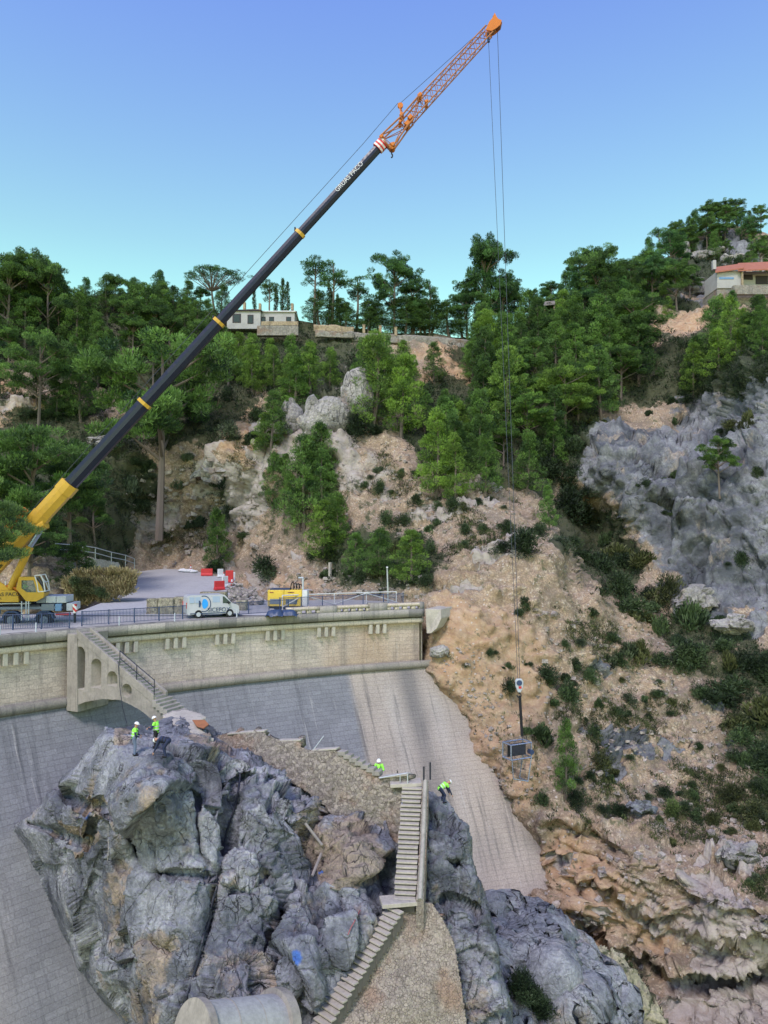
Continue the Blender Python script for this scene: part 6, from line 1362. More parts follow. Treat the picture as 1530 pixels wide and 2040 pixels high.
def sscatter(poly, n, mind, wr, kinds, tints, area):
    pts = []; A = np.array(poly); k = 0
    for _ in range(8000):
        if k >= n: break
        u = prn.uniform(A[:, 0].min(), A[:, 0].max()); v = prn.uniform(A[:, 1].min(), A[:, 1].max())
        if not inpoly(u, v, poly) or any((u - a) ** 2 + ((v - b) * 1.4) ** 2 < mind ** 2 for a, b in pts): continue
        pts.append((u, v)); k += 1; w_ = prn.uniform(0, 1) ** 1.5; ww = 1.2 * (wr[0] + (wr[1] - wr[0]) * w_); kd, ti = prn.choice(kinds), prn.choice(tints); shrub(u, v, ww, kd, ti, None, area, prn.choice([.7, .9, 1.2]))
        if w_ > .25 and k < n: k += 1; an = prn.uniform(-.5, .5) + prn.choice([0, 3.14]); shrub(u + math.cos(an) * ww * .55, v + math.sin(an) * ww * .3, ww * prn.uniform(.5, .85), prn.choice(kinds), ti if prn.random() < .5 else prn.choice(tints), None, area, prn.choice([.6, .9]))
sscatter([(1140, 1090), (1180, 1060), (1330, 1200), (1420, 1260), (1530, 1330), (1560, 1620), (1430, 1440), (1300, 1270), (1180, 1170)], 48, 32, (44, 95), ['loose', 'tuft', 'loose'], ['dark', 'mid', 'dark', 'olive', 'green'], 'dark scrub band below the cliff')
sscatter([(1080, 1250), (1300, 1280), (1500, 1480), (1530, 1700), (1400, 1690), (1250, 1650), (1130, 1600), (1060, 1400)], 62, 34, (18, 62), ['loose', 'tuft', 'round'], ['dark', 'mid', 'olive', 'grey', 'green'], 'sandy right slope')
sscatter([(900, 1330), (1060, 1280), (1080, 1500), (1000, 1480), (920, 1390)], 9, 26, (12, 28), ['loose', 'tuft'], ['dark', 'mid'], 'earth bank beside the dam')
sscatter([(1400, 1650), (1530, 1560), (1540, 1820), (1440, 1720)], 14, 24, (24, 44), ['tuft', 'loose'], ['mid', 'grey', 'olive'], 'eroded bank at the right edge')
sscatter([(880, 1010), (1060, 1010), (1060, 1090), (890, 1110), (700, 1100), (690, 930), (820, 900)], 22, 24, (16, 40), ['round', 'tuft', 'loose'], ['mid', 'grey', 'green', 'olive'], 'pale scree')
sscatter([(230, 900), (500, 860), (520, 1100), (300, 1100), (240, 1000)], 24, 32, (30, 70), ['loose', 'tuft'], ['dark', 'mid', 'grey'], 'rocky slope above the road')
sscatter([(640, 1080), (860, 1080), (850, 1180), (660, 1170)], 15, 24, (34, 64), ['loose', 'tuft'], ['dark', 'mid', 'olive'], 'thicket behind the right crest')
sscatter([(440, 700), (960, 700), (1000, 1000), (860, 960), (800, 880), (560, 900), (440, 820)], 26, 30, (30, 60), ['loose', 'round'], ['dark', 'dark', 'mid'], 'understory of the central slope')
sscatter([(1150, 830), (1440, 760), (1530, 860), (1400, 900), (1200, 880)], 12, 30, (22, 50), ['loose', 'tuft'], ['dark', 'mid', 'olive'], 'ledges above the cliff')
sscatter([(1260, 920), (1530, 900), (1530, 1150), (1330, 1100)], 9, 40, (18, 36), ['tuft', 'loose'], ['dark', 'mid'], 'face of the grey cliff')
sscatter([(0, 760), (230, 760), (240, 870), (0, 850)], 7, 36, (34, 60), ['loose'], ['dark', 'mid'], 'bank above the crane')
sscatter([(60, 1000), (230, 900), (240, 1090), (120, 1120)], 5, 36, (44, 70), ['loose'], ['dark'], 'foot of the left wood')
sscatter([(1060, 900), (1150, 860), (1180, 1050), (1120, 1060)], 14, 26, (46, 80), ['loose'], ['dark', 'dark', 'mid'], 'dark gully right of the rope')
sscatter([(1330, 480), (1530, 480), (1530, 600), (1340, 590)], 14, 22, (18, 36), ['loose', 'round'], ['mid', 'dark', 'green'], 'rocky summit slope')
# dry grass clump left of the road: countless stalks
fg = Fol(77)
for i in range(150):
    u, v = prn.uniform(135, 268), prn.uniform(1128, 1192)
    if not inpoly(u, v, [(130, 1150), (160, 1130), (240, 1122), (266, 1135), (272, 1160), (235, 1180), (190, 1192), (140, 1192)]): continue
    p = at(u, v + 4, 80 - (v - 1160) * .04); 
    fg.clump(p + np.array([0, 0, -.3]), (.7, .6, .3), 70, .42, np.clip(prn.gauss(.5, .35), 0, 1), up=1.4)
o = bpy.data.objects.new('dry_grass', fg.mesh('dry_grass', M['drygrass'])); COL.objects.link(o); tag(o, 'clump of tall dry yellow grass left of the road bend', 'grass', kind='stuff')
for i, (u, v, w_) in enumerate([(150, 1168, 40), (172, 1176, 46), (200, 1188, 36), (162, 1192, 40)]): shrub(u, v, w_, 'loose', ['mid', 'olive'][i % 2], ['small green shrub at the left end of the dry grass', 'olive shrub in the dry grass above the road edge', 'green shrub at the lower right of the dry grass', 'low olive shrub under the dry grass by the railing gap'][i], p=at(u, v, 78.5))
# low undergrowth, too dense to count
fu = Fol(5); cnt = 0; JJ, II = np.where((mG > .5)); sel = prn.sample(range(len(JJ)), 9500)
for q in sel:
    j, i = JJ[q], II[q]
    if us[i] < -150 or us[i] > 1650: continue
    p = TP[j, i]; sz = prn.uniform(.35, .9) * max(.6, p[1] / 110); fu.clump(p + np.array([0, 0, sz * .3]), (sz, sz, sz * .8), 26, .30 * p[1] / 110, np.clip(prn.gauss(.35, .25), 0, 1), up=.8)
JJ, II = np.where((UU > 1350) & (UU < 1600) & (VV > 680) & (VV < 800) & (mG > .4))
for q in prn.sample(range(len(JJ)), min(900, len(JJ))):
    j, i = JJ[q], II[q]; p = TP[j, i]; sz = prn.uniform(.5, 1.3); fu.clump(p + np.array([0, 0, sz * .4]), (sz, sz, sz * .8), 40, .26, np.clip(prn.gauss(.35, .25), 0, 1), up=.8)
o = bpy.data.objects.new('undergrowth', fu.mesh('undergrowth', M['bush'])); COL.objects.link(o); tag(o, 'dense dark undergrowth between the pines', 'undergrowth', kind='stuff'); o.color = (.55, .62, .6, 1)
fu = Fol(6); JJ, II = np.where((bare > .6) & (strata < .5) & (UU > 430) & (VV > 880) & (VV > np.interp(UU, [430, 850, 900], [880, 1150, 900])) | ((bare > .5) & (VV > 850) & (UU > 860) & (strata < .3)))
for q in prn.sample(range(len(JJ)), 2600):
    j, i = JJ[q], II[q]; p = TP[j, i]; sz = prn.uniform(.12, .32)
    if VV[j, i] > 1090 and VV[j, i] < 1420 and UU[j, i] < 1090 and prn.random() < .85: continue
    fu.clump(p + np.array([0, 0, sz * .4]), (sz, sz, sz * .8), 12, .20, np.clip(prn.gauss(.4, .3), 0, 1), up=1.5)
patch = fbm(TP, 5, 4, 620, .6)
JJ, II = np.where((patch > .16) & (bare > .35) & (strata < .4) & (VV > 1240) & (UU > 1040) & (UU < 1560) & ((VV < 1440) | (UU > 1160)))
for q in prn.sample(range(len(JJ)), min(2400, len(JJ))):
    j, i = JJ[q], II[q]; p = TP[j, i]; sz = prn.uniform(.15, .55); fu.clump(p + np.array([0, 0, sz * .3]), (sz, sz, sz * .7), 26, .15, np.clip(prn.gauss(.35, .3), 0, 1), up=1.0)
JJ, II = np.where((patch > .22) & (bare > .35) & (VV > 880) & (VV < 1110) & (UU > 240) & (UU < 1080))
for q in prn.sample(range(len(JJ)), min(1300, len(JJ))):
    j, i = JJ[q], II[q]; p = TP[j, i]; sz = prn.uniform(.2, .6); fu.clump(p + np.array([0, 0, sz * .3]), (sz, sz, sz * .7), 24, .19, np.clip(prn.gauss(.3, .3), 0, 1), up=1.0)
o = bpy.data.objects.new('grass_tufts', fu.mesh('grass_tufts', M['bush'])); COL.objects.link(o); tag(o, 'small grass and thyme tufts over the bare slopes', 'grass', kind='stuff'); o.color = (1.1, .95, .8, 1)
# dark shrub and creepers in the lower right gorge, foot of the outcrop
shrub(1035, 1860, 26, 'tuft', 'dark', 'small dark shrub at the broken foot of the dam', 'hand', 1.2)
# --- labels
ORD = ['first', 'second', 'third', 'fourth', 'fifth', 'sixth', 'seventh', 'eighth', 'ninth', 'tenth', 'eleventh', 'twelfth', 'thirteenth', 'fourteenth', 'fifteenth', 'sixteenth', 'seventeenth', 'eighteenth', 'nineteenth', 'twentieth']
def ordi(i):
    if i < 20: return ORD[i]
    t_ = ['twenty', 'thirty', 'forty', 'fifty', 'sixty', 'seventy', 'eighty'][(i + 1) // 10 - 2]; r_ = (i + 1) % 10
    return (t_ + '-' + ORD[r_ - 1]) if r_ else t_.replace('ty', 'tieth')
CW = {'bright': 'bright green', 'green': 'green', 'dark': 'very dark', 'blue': 'bluish', 'mid': 'dull green', 'grey': 'pale greyish', 'olive': 'olive'}
KW = {'young': 'conical pine', 'round': 'rounded pine', 'tall': 'thin stemmed pine', 'cypress': 'narrow cypress', 'umbrella': 'spreading tree'}
SK = {'round': 'domed shrub', 'loose': 'loose shrub', 'tuft': 'spiky shrub'}
for lst, kw in ((TREES, KW), (SHRUBS, SK)):
    gr_ = {}
    for e in lst:
        if e[6]: e[0]['label'] = e[6]
        else: gr_.setdefault((kw[e[4]], CW[e[5]], e[7]), []).append(e)
    for (k, c, a), es in gr_.items():
        es.sort(key=lambda e: e[1])
        for i, e in enumerate(es): e[0]['label'] = f'{c} {k}, {a}' + (f', {ordi(i)} from left' if len(es) > 1 else '')
# ================================================================ HOUSES AND WALLS ON THE RIDGE
M['render'] = paint('white_render', (.38, .38, .39), .8, .35, 0, .6)
M['tile'] = paint('red_roof_tile', (.34, .13, .085), .8, .4, 0, 1.0)
M['dark_wood'] = paint('dark_shutter', (.035, .03, .04), .6, .3)
M['ochre_stone'] = mat_rubble('ochre_stone_wall', (.38, .30, .20), (.50, .41, .29), (.22, .18, .13), 2.5)
M['grey_stone'] = mat_rubble('grey_stone_wall', (.24, .235, .22), (.38, .36, .33), (.13, .12, .11), 2.5)
def hbox(u0, u1, v0, v1, d_, dep, mat, name, parent=None, off=0, bev=.03):
    a, b_ = V(at(u0, v1, d_ + off)), V(at(u1, v0, d_ + off)); return MB().box(((a.x + b_.x) / 2, d_ + off + dep / 2, (a.z + b_.z) / 2), (b_.x - a.x, dep, b_.z - a.z)).build(name, mat, parent, bevel=bev)
def window(u0, u1, v0, v1, d_, parent, off=-.05):
    w_ = hbox(u0, u1, v0, v1, d_, .12, M['dark_wood'], 'window', parent, off, .01); 
    g = hbox(u0 + (u1 - u0) * .15, u1 - (u1 - u0) * .15, v0 + (v1 - v0) * .12, v1 - (v1 - v0) * .1, d_, .03, M['glass'], 'pane', None, off - .02, 0); g.parent = w_
DH = 143.0
h1 = thing('white_house', 'low white house with dark windows and red tiled roof patches above the wooded slope', 'house', at(520, 650, DH))
hbox(452, 519, 619, 655, DH, 7, M['render'], 'wall', h1); hbox(519.3, 587, 621, 650, DH + 1, 7, M['render'], 'wall', h1)
hbox(450, 521, 616.5, 619, DH, 7.6, M['dark_wood'], 'roof_edge', h1, -.3); hbox(519, 589, 618.8, 621, DH + 1, 7.6, M['white'], 'roof_edge', h1, -.3)
def gable(u0, u1, v0, v1, d_, dep, name, parent):
    a, b_ = V(at(u0, v1, d_)), V(at(u1, v0, d_)); h_ = b_.z - a.z
    m = MB(); m.prism([(0, 0), (dep / 2, h_), (dep, 0)], (0, 0, 0), (0, 1, 0), (0, 0, 1), (1, 0, 0), b_.x - a.x); o = m.build(name, M['tile'], parent)
    for v_ in o.data.vertices: v_.co += Vector(((a.x + b_.x) / 2, d_, a.z))
    return o
gable(490, 515, 608, 616.3, DH, 5, 'roof', h1); gable(563, 588, 611, 618.6, DH + 1, 6, 'roof', h1)
for u, v0, v1 in ((486.5, 601, 617), (517.5, 604, 620), (582, 604, 617)): hbox(u - 2.4, u + 2.4, v0, v1, DH, .8, M['ochre_stone'], 'chimney', h1, 1.2 if u != 517.5 else -.2)
window(463, 480, 625, 643, DH, h1); window(493, 505, 627, 645, DH, h1); window(519.5 + .8, 529, 631, 648, DH + 1, h1); window(570, 580, 631, 641, DH + 1, h1); window(536, 546, 631, 641, DH + 1, h1)
ps = MB(); 
t1 = hbox(520, 594, 640, 648, DH - 2, .4, M['ochre_stone'], 'stone_wall'); tag(t1, 'ochre parapet wall of the terrace directly below the white house', 'wall')
t2 = hbox(512, 594, 648.4, 668, DH - 2, 1.2, M['grey_stone'], 'stone_wall'); tag(t2, 'grey dry stone terrace wall under the white house', 'wall')
h2 = thing('white_house', 'white house with long red roof and dark porch at the right edge', 'house', at(1480, 575, 150)); D2 = 150.0
hbox(1429, 1479, 540, 574, D2, 6, M['render'], 'wall', h2); hbox(1479.3, 1640, 541, 574, D2 + 2, 6, M['render'], 'wall', h2)
def shed(u0, u1, va, vb, vc, vd_, d_, dep, name, mat, parent):   # sloping roof slab, front edge va(left) vb(right), back edge vc vd
    q = [at(u0, va, d_), at(u1, vb, d_), at(u1, vd_, d_ + dep), at(u0, vc, d_ + dep)]; m = MB(); m.add(q + [p - np.array([0, 0, .25]) for p in q], [(0, 1, 2, 3), (7, 6, 5, 4)] + [(i, 4 + i, 4 + (i + 1) % 4, (i + 1) % 4) for i in range(4)]); return m.build(name, mat, parent)
shed(1425, 1482, 541, 533, 532, 524, D2 - .6, 7, 'roof', M['tile'], h2); shed(1470, 1650, 538, 531, 524, 516, D2 - .8, 8, 'roof', M['tile'], h2)
hbox(1429.5, 1640, 574, 618, D2 + .2, 7, M['grey_stone'], 'foundation_wall', h2)
hbox(1421, 1427, 518, 536, D2, .8, M['render'], 'chimney', h2, 1); hbox(1506, 1530, 549, 566, D2 + 2, .3, M['dark_wood'], 'doorway', h2, -.12); hbox(1481, 1500, 547, 557, D2 + 2, .3, M['dark_wood'], 'porch_opening', h2, -.12)
hbox(1433, 1462, 552, 556, D2, .2, M['blue_box'], 'window_band', h2, -.08)
hbox(1478, 1481, 541, 570, D2 - .5, .4, M['ochre_stone'], 'pillar', h2)
t3 = hbox(1462, 1640, 568, 586, D2 - 2, 1.0, M['grey_stone'], 'stone_wall'); tag(t3, 'stone terrace wall under the red roofed house at the right edge', 'wall')
pv = thing('pavilion', 'small open pavilion with a sloping roof half hidden in the right hand wood', 'pavilion', at(1095, 618, 148))
shed(1082, 1106, 607, 604, 601, 598, 148, 4, 'roof', M['grey_stone'], pv); hbox(1103, 1105.5, 604, 620, 148, .3, M['ochre_stone'], 'pillar', pv, .3); hbox(1084, 1086, 607, 620, 148, .3, M['ochre_stone'], 'pillar', pv, .3); hbox(1086, 1103, 609, 622, 148, .2, M['dark_wood'], 'back_wall', pv, 2)
pv2 = thing('pavilion', 'tiny roofed shelter left of the sloping roofed pavilion', 'pavilion', at(1050, 630, 148)); shed(1043, 1060, 622, 618, 618, 614, 148, 3, 'roof', M['grey_stone'], pv2); hbox(1044, 1046, 622, 632, 148, .3, M['ochre_stone'], 'pillar', pv2, .3); hbox(1056, 1058, 620, 632, 148, .3, M['ochre_stone'], 'pillar', pv2, .3)
def wallrun(pts, h, th, mat, lab, seed=0):
    P_ = [V(p) for p in pts]; rows = []
    PP = []; n_ = 0
    top = []; 
    for i in range(len(P_) - 1):
        for k in range(14): top.append(P_[i].lerp(P_[i + 1], k / 14))
    top.append(P_[-1]); Pn = np.array([[(p.x, p.y, p.z - z) for p in top] for z in np.linspace(0, h, 8)]); Pn[..., 1] -= rocky(Pn, .9, .12, 990 + seed, .7, 1); Pn[0, :, 2] += vnoise(Pn[0] * 1.2, 3) * .12
    o = grid_mesh('stone_wall', Pn, mat); m = o.modifiers.new('thickness', 'SOLIDIFY'); m.thickness = th; m.offset = 0
    return tag(o, lab, 'wall')
def tw(u, v, off=-.8): d_ = 143.5; return at(u, v, d_ + off)
wallrun([tw(625, 648), tw(660, 648), tw(705, 652)], 1.2, .5, M['ochre_stone'], 'ochre stone terrace wall on the ridge right of the white house')
wallrun([tw(628, 659, -1.4), tw(705, 662, -1.4)], 1.2, .6, M['grey_stone'], 'grey stone wall just below the ochre terrace wall', 1)
wallrun([tw(700, 663), tw(790, 667), tw(860, 671), tw(938, 678)], 1.7, .6, M['grey_stone'], 'long grey dry stone wall along the ridge below the skyline pines', 2)
for i, (u, v0, v1) in enumerate([(725, 648, 664), (757.5, 650, 668), (788.5, 653, 669)]):
    d_ = 142.6; a = V(at(u, v1, d_)); b_ = V(at(u, v0, d_)); m = MB().box((a.x, d_, (a.z + b_.z) / 2), (.5, .5, b_.z - a.z)); m.box((a.x, d_, b_.z + .04), (.62, .62, .12))
    tag(m.build('stone_pillar', M['ochre_stone'], bevel=.03), ['ochre stone gate pillar, left one of three on the ridge wall', 'ochre stone gate pillar, middle one of three on the ridge wall', 'ochre stone gate pillar, right one of three on the ridge wall'][i], 'pillar', 'stone pillars along the ridge wall')

# ================================================================ BOULDERS AND OUTCROPS
def boulder(u, v, wpx, hpx, d_off, mat, lab, seed, dp_=.7, amp=.35, name='boulder'):
    g = ter(u, v + hpx * .35); d_ = g[1] + d_off; p = at(u, v, d_); sx, sz = wpx / 2 * d_ / F, hpx / 2 * d_ / F
    o = lump_obj(name, p, (sx, sx * dp_, sz), mat, seed, amp, 5); return tag(o, lab, 'rock')
boulder(712, 794, 64, 122, -1.5, M['pale_rock'], 'tall pale rock spire standing out of the pines in the centre', 3.3, .8, .10)
boulder(650, 835, 95, 95, .5, M['pale_rock'], 'broad pale outcrop left of the rock spire', 5.1, .6, .22)
boulder(578, 835, 52, 70, .5, M['pale_rock'], 'smaller pale outcrop between two green pines', 6.4, .6, .22)
boulder(425, 940, 60, 42, 0, M['pale_rock'], 'whitish rock above the lone narrow pine', 7.2)
boulder(876, 1297, 40, 24, -.3, M['pale_rock'], 'rounded pale boulder at the dam end under the concrete block', 8.8, .7, .2)
boulder(1385, 1200, 85, 62, -.3, M['pale_rock'], 'pale boulder fallen at the foot of the grey cliff', 9.9)
boulder(1462, 1247, 64, 30, -.2, M['pale_rock'], 'flat white boulder in the scrub below the cliff', 10.7)
boulder(1275, 1608, 46, 22, -.2, M['rock'], 'flat grey boulder on the sandy slope above the eroded bank', 11.9)
boulder(1470, 1700, 60, 46, -.2, M['pale_rock'], 'whitish boulder between shrubs near the right edge', 12.2)
boulder(200, 880, 60, 26, 0, M['pale_rock'], 'pale rock seen just right of the dark boom', 13.8)
boulder(1410, 508, 50, 24, 0, M['pale_rock'], 'grey rock band under the summit pines', 14.6); boulder(1470, 520, 46, 28, 0, M['pale_rock'], 'grey rock on the summit slope above the red roof', 15.2)
boulder(1372, 572, 60, 40, 0, M['pale_rock'], 'grey crag left of the red roofed house', 16.1); boulder(1358, 500, 36, 30, 0, M['pale_rock'], 'small grey rock on the left shoulder of the summit', 17.3)
for i in range(120):        # loose stones
    pass
ls = MB(); rs_ = random.Random(9)
def loose(poly, n, r0, r1):
    A = np.array(poly); k = 0
    while k < n:
        u, v = rs_.uniform(A[:, 0].min(), A[:, 0].max()), rs_.uniform(A[:, 1].min(), A[:, 1].max())
        if not inpoly(u, v, poly): continue
        k += 1; p = V(ter(u, v)); s_ = r0 + (r1 - r0) * rs_.random() ** 3; R = Matrix.Rotation(rs_.uniform(0, 6), 3, 'Z') @ Matrix.Rotation(rs_.uniform(-.6, .6), 3, 'X')
        q = [R @ Vector((x * s_ * rs_.uniform(.6, 1.1), y * s_ * rs_.uniform(.6, 1.1), z * s_ * .6 * rs_.uniform(.6, 1.1))) + p + Vector((0, 0, s_ * .2)) for z in (-1, 1) for y in (-1, 1) for x in (-1, 1)]
        ls.add(q, [(0, 2, 3, 1), (4, 5, 7, 6), (0, 1, 5, 4), (2, 6, 7, 3), (0, 4, 6, 2), (1, 3, 7, 5)])
loose([(860, 1290), (960, 1290), (1060, 1560), (1040, 1640), (1000, 1570)], 260, .05, .22)
loose([(640, 880), (860, 900), (1060, 1030), (900, 1080), (700, 1080)], 380, .06, .30)
loose([(1060, 1200), (1300, 1260), (1530, 1480), (1530, 1700), (1250, 1640), (1080, 1560)], 700, .06, .34)
loose([(500, 1120), (850, 1150), (850, 1190), (520, 1180)], 260, .08, .40)
loose([(240, 950), (520, 900), (520, 1110), (300, 1110)], 300, .1, .6)
loose([(1080, 1640), (1530, 1720), (1530, 2040), (1060, 1900)], 220, .06, .35)
lo = ls.build('loose_stones', M['slabs'], bevel=0); tag(lo, 'countless loose stones over the bare slopes', 'stones', kind='stuff')

# lower right rocks in the gorge
gk = [(975, 1838), (1005, 1832), (1050, 1838), (1090, 1850), (1125, 1878), (1160, 1905), (1195, 1945), (1225, 1990), (1250, 2045), (1290, 2160), (950, 2160), (960, 2000)]
M['gorge_rock'] = mat_rock('pale_blue_grey_rock', (.17, .19, .235), (.38, .40, .43), (.38, .31, .23), .9)
go = sheet('rock_outcrop', gk, [(980, 1840, 55), (1060, 1840, 56), (1125, 1880, 54), (1195, 1945, 52), (1250, 2045, 50), (1290, 2160, 48.5), (1040, 1900, 51), (1100, 1950, 49), (1150, 2040, 47.5), (1000, 2000, 47.5), (1040, 2100, 46), (960, 2000, 48), (1060, 1990, 50.5), (1090, 2040, 49.5)], M['gorge_rock'], 2.2,
   lambda PP: rocky(PP, 3.2, .6, 1100, 1.2, .2) + rocky(PP, 1.1, .22, 1120, 1.2, .5) + fbm(PP, .5, 4, 1130) * .07, 1.5)
tag(go, 'pale blue grey rock hump in the gorge below the dam foot', 'rock')
mk_ = [(1062, 1832), (1100, 1838), (1150, 1862), (1200, 1880), (1240, 1905), (1280, 1955), (1312, 2010), (1335, 2060), (1370, 2160), (1270, 2160), (1235, 2050), (1205, 1985), (1165, 1930), (1120, 1895), (1080, 1860)]
t = NT('mossy_rock'); p = t.pos(); mc, mh = rock_layers(t, p, (.30, .29, .19), (.44, .42, .28), (.34, .30, .12), .9); mc = t.mix(t.ramp(t.noise(p, 1.2, 6, .7), .5, .62), mc, (.06, .075, .035)); M['moss'] = t.done(mc, .9, t.bump(mh, .8, .2))
mo_ = sheet('rock_outcrop', mk_, [(1070, 1838, 58), (1150, 1865, 57), (1240, 1910, 55), (1312, 2010, 53), (1370, 2160, 51), (1080, 1860, 56), (1165, 1925, 54), (1235, 2040, 51.5), (1280, 2150, 50)], M['moss'], 2.2, lambda PP: rocky(PP, 2.2, .5, 1140, 1.2, .3) + rocky(PP, .8, .2, 1150, 1.2, .5) + fbm(PP, .4, 4, 1160) * .06, 1.2)
tag(mo_, 'greenish yellow mossy rock ledge running down the gorge', 'rock')
for i, (u, v, w_) in enumerate([(1045, 1975, 70), (1035, 1995, 60), (1065, 1998, 60), (1055, 2025, 70), (1090, 2030, 60), (1030, 1960, 40)]):
    shrub(u, v, w_, 'loose', 'dark', None, 'hollow of the gorge rock', 1.1, p=at(u, v, 46.8))
gr_ = [e for e in SHRUBS if e[7] == 'hollow of the gorge rock']
for i, e in enumerate(sorted(gr_, key=lambda e: e[1])): e[0]['label'] = f'dark bush in the hollow of the gorge rock, {ORD[i]} from left'

# ================================================================ PEOPLE
M['skin'] = paint('skin', (.42, .24, .17), .6, .1)
M['hivis'] = paint('hi_vis_fabric', (.30, .85, .09), .6, .12); M['hivis'].node_tree.nodes['Principled BSDF'].inputs['Roughness'].default_value = .6
M['navy_cloth'] = paint('navy_cloth', (.02, .03, .075), .8, .3); M['black_cloth'] = paint('black_cloth', (.015, .015, .02), .8, .3); M['jeans'] = paint('grey_blue_trousers', (.13, .17, .27), .8, .4)
M['helmet'] = paint('white_helmet', (.72, .74, .78), .35, .08); M['band'] = paint('reflective_band', (.55, .58, .60), .4, .1)
def caps(m, a, b, r0, r1, seg=10):
    a = Vector(a); b = Vector(b); m.tube(a, b, r0, r1, seg)
    for c, r in ((a, r0), (b, r1)): ball(m, c, (r, r, r))
def ball(m, c, r, rot=None, n=8):
    vs = []; fs = []; c = Vector(c)
    for i in range(n + 1):
        th_ = math.pi * i / n
        for j in range(12):
            ph = 2 * math.pi * j / 12; q = Vector((r[0] * math.sin(th_) * math.cos(ph), r[1] * math.sin(th_) * math.sin(ph), r[2] * math.cos(th_))); vs.append(c + (rot @ q if rot else q))
    for i in range(n):
        for j in range(12): fs.append((i * 12 + j, (i + 1) * 12 + j, (i + 1) * 12 + (j + 1) % 12, i * 12 + (j + 1) % 12))
    m.add(vs, fs)
def fuse(m, name, mat, parent, vox=.014):
    me = bpy.data.meshes.new(name); me.from_pydata(m.v, [], m.f); bm = bmesh.new(); bm.from_mesh(me); bmesh.ops.remove_doubles(bm, verts=bm.verts, dist=1e-5); bm.to_mesh(me); bm.free()
    me.materials.append(mat); o = bpy.data.objects.new(name, me); COL.objects.link(o); o.parent = parent
    r = o.modifiers.new('remesh', 'REMESH'); r.mode = 'VOXEL'; r.voxel_size = vox; r.use_smooth_shade = True
    s_ = o.modifiers.new('smooth', 'SMOOTH'); s_.factor = .5; s_.iterations = 3; return o
def person(label, loc, rz_, lean, hands, feet=((-.12, 0, 0), (.12, .05, 0)), pelvis=(0, 0, .95), knees=None, headdir=None, top='vest', trous='navy_cloth', sleeve='navy_cloth', elbow_out=.10, sc_=1.0, sit=False):
    root = thing('person', label, 'person', loc, rz_, local=True); root.scale = (sc_,) * 3
    pv_ = Vector(pelvis); td = Vector((0, math.sin(lean), math.cos(lean))); fw_ = Vector((0, math.cos(lean), -math.sin(lean)))
    ch = pv_ + td * .36; nk = pv_ + td * .53; hd_dir = Vector(headdir).normalized() if headdir else (td * .8 + Vector((0, .15, .3))).normalized(); hd = nk + hd_dir * .17
    face = (Vector((0, 1, 0)) - hd_dir * hd_dir.y); face = face.normalized() if face.length > .1 else Vector((0, 0, -1)); side = hd_dir.cross(face)
    Rh = Matrix((side, face, hd_dir)).transposed()
    sh_ = [nk + Vector((s_ * .185, 0, 0)) - td * .06 for s_ in (-1, 1)]; hip = [pv_ + Vector((s_ * .10, 0, 0)) for s_ in (-1, 1)]
    ft_ = [Vector(f) + Vector((0, 0, .08)) for f in feet]; kn = []
    for i in range(2):
        if knees: kn.append(Vector(knees[i]))
        else: kn.append((hip[i] + ft_[i]) / 2 + Vector((0, .05, 0)))
    hn = [Vector(h) for h in hands]; el = []
    for i in range(2):
        s_ = (-1, 1)[i]; mid = (sh_[i] + hn[i]) / 2; L = (sh_[i] - hn[i]).length; k = math.sqrt(max(.0, .29 ** 2 - (L / 2) ** 2)); el.append(mid + (Vector((s_ * .6, -.5, -.6)).normalized() * max(k, .02)))
    b = MB()
    ball(b, hd, (.076, .095, .115), Rh); ball(b, hd + Rh @ Vector((0, .03, -.055)), (.055, .062, .06), Rh); ball(b, hd + Rh @ Vector((0, .098, -.01)), (.014, .02, .024), Rh)
    for s_ in (-1, 1): ball(b, hd + Rh @ Vector((s_ * .076, -.005, -.01)), (.012, .02, .03), Rh); ball(b, hd + Rh @ Vector((s_ * .03, .082, .018)), (.013, .010, .009), Rh)
    ball(b, hd + Rh @ Vector((0, .088, -.055)), (.026, .012, .009), Rh)
    caps(b, nk - td * .04, hd - hd_dir * .06, .058, .052); caps(b, pv_ + td * .02, ch, .125, .145)
    for i in range(2):
        caps(b, ch, sh_[i], .11, .065); caps(b, sh_[i], el[i], .052, .040); caps(b, el[i], hn[i], .040, .026)
        caps(b, hip[i], kn[i], .085, .058); caps(b, kn[i], ft_[i], .055, .038); caps(b, ft_[i] + Vector((0, -.03, -.04)), ft_[i] + Vector((0, .13, -.05)), .04, .032)
        d_ = (hn[i] - el[i]).normalized(); s_ = (-1, 1)[i]; pa_ = d_.cross(Vector((0, 1, .3))).normalized(); nn_ = d_.cross(pa_)
        palm = hn[i] + d_ * .05; caps(b, hn[i], palm, .028, .034)
        for k, (o_, l_) in enumerate(((-.030, .062), (-.010, .074), (.010, .070), (.029, .055))):
            k0 = palm + d_ * .03 + pa_ * o_; k1 = k0 + d_ * l_ * .5 + nn_ * .006; k2 = k1 + d_ * l_ * .35 + nn_ * .022; caps(b, k0, k1, .0095, .009, 6); caps(b, k1, k2, .009, .0075, 6)
        k0 = hn[i] + d_ * .03 + pa_ * -.028; k1 = k0 + pa_ * -.03 + d_ * .03; caps(b, k0, k1, .011, .010, 6); caps(b, k1, k1 + d_ * .03 + nn_ * .01, .010, .008, 6)
    fuse(b, 'body', M['skin'], root, .009)
    j = MB(); caps(j, pv_ + td * .0, ch, .15, .168)
    for i in range(2): caps(j, ch, sh_[i], .135, .078)
    for i in range(2): caps(j, sh_[i], sh_[i] * .55 + el[i] * .45, .078, .066)
    fuse(j, 'jacket', M['hivis'] if top == 'vest' else M[top], root)
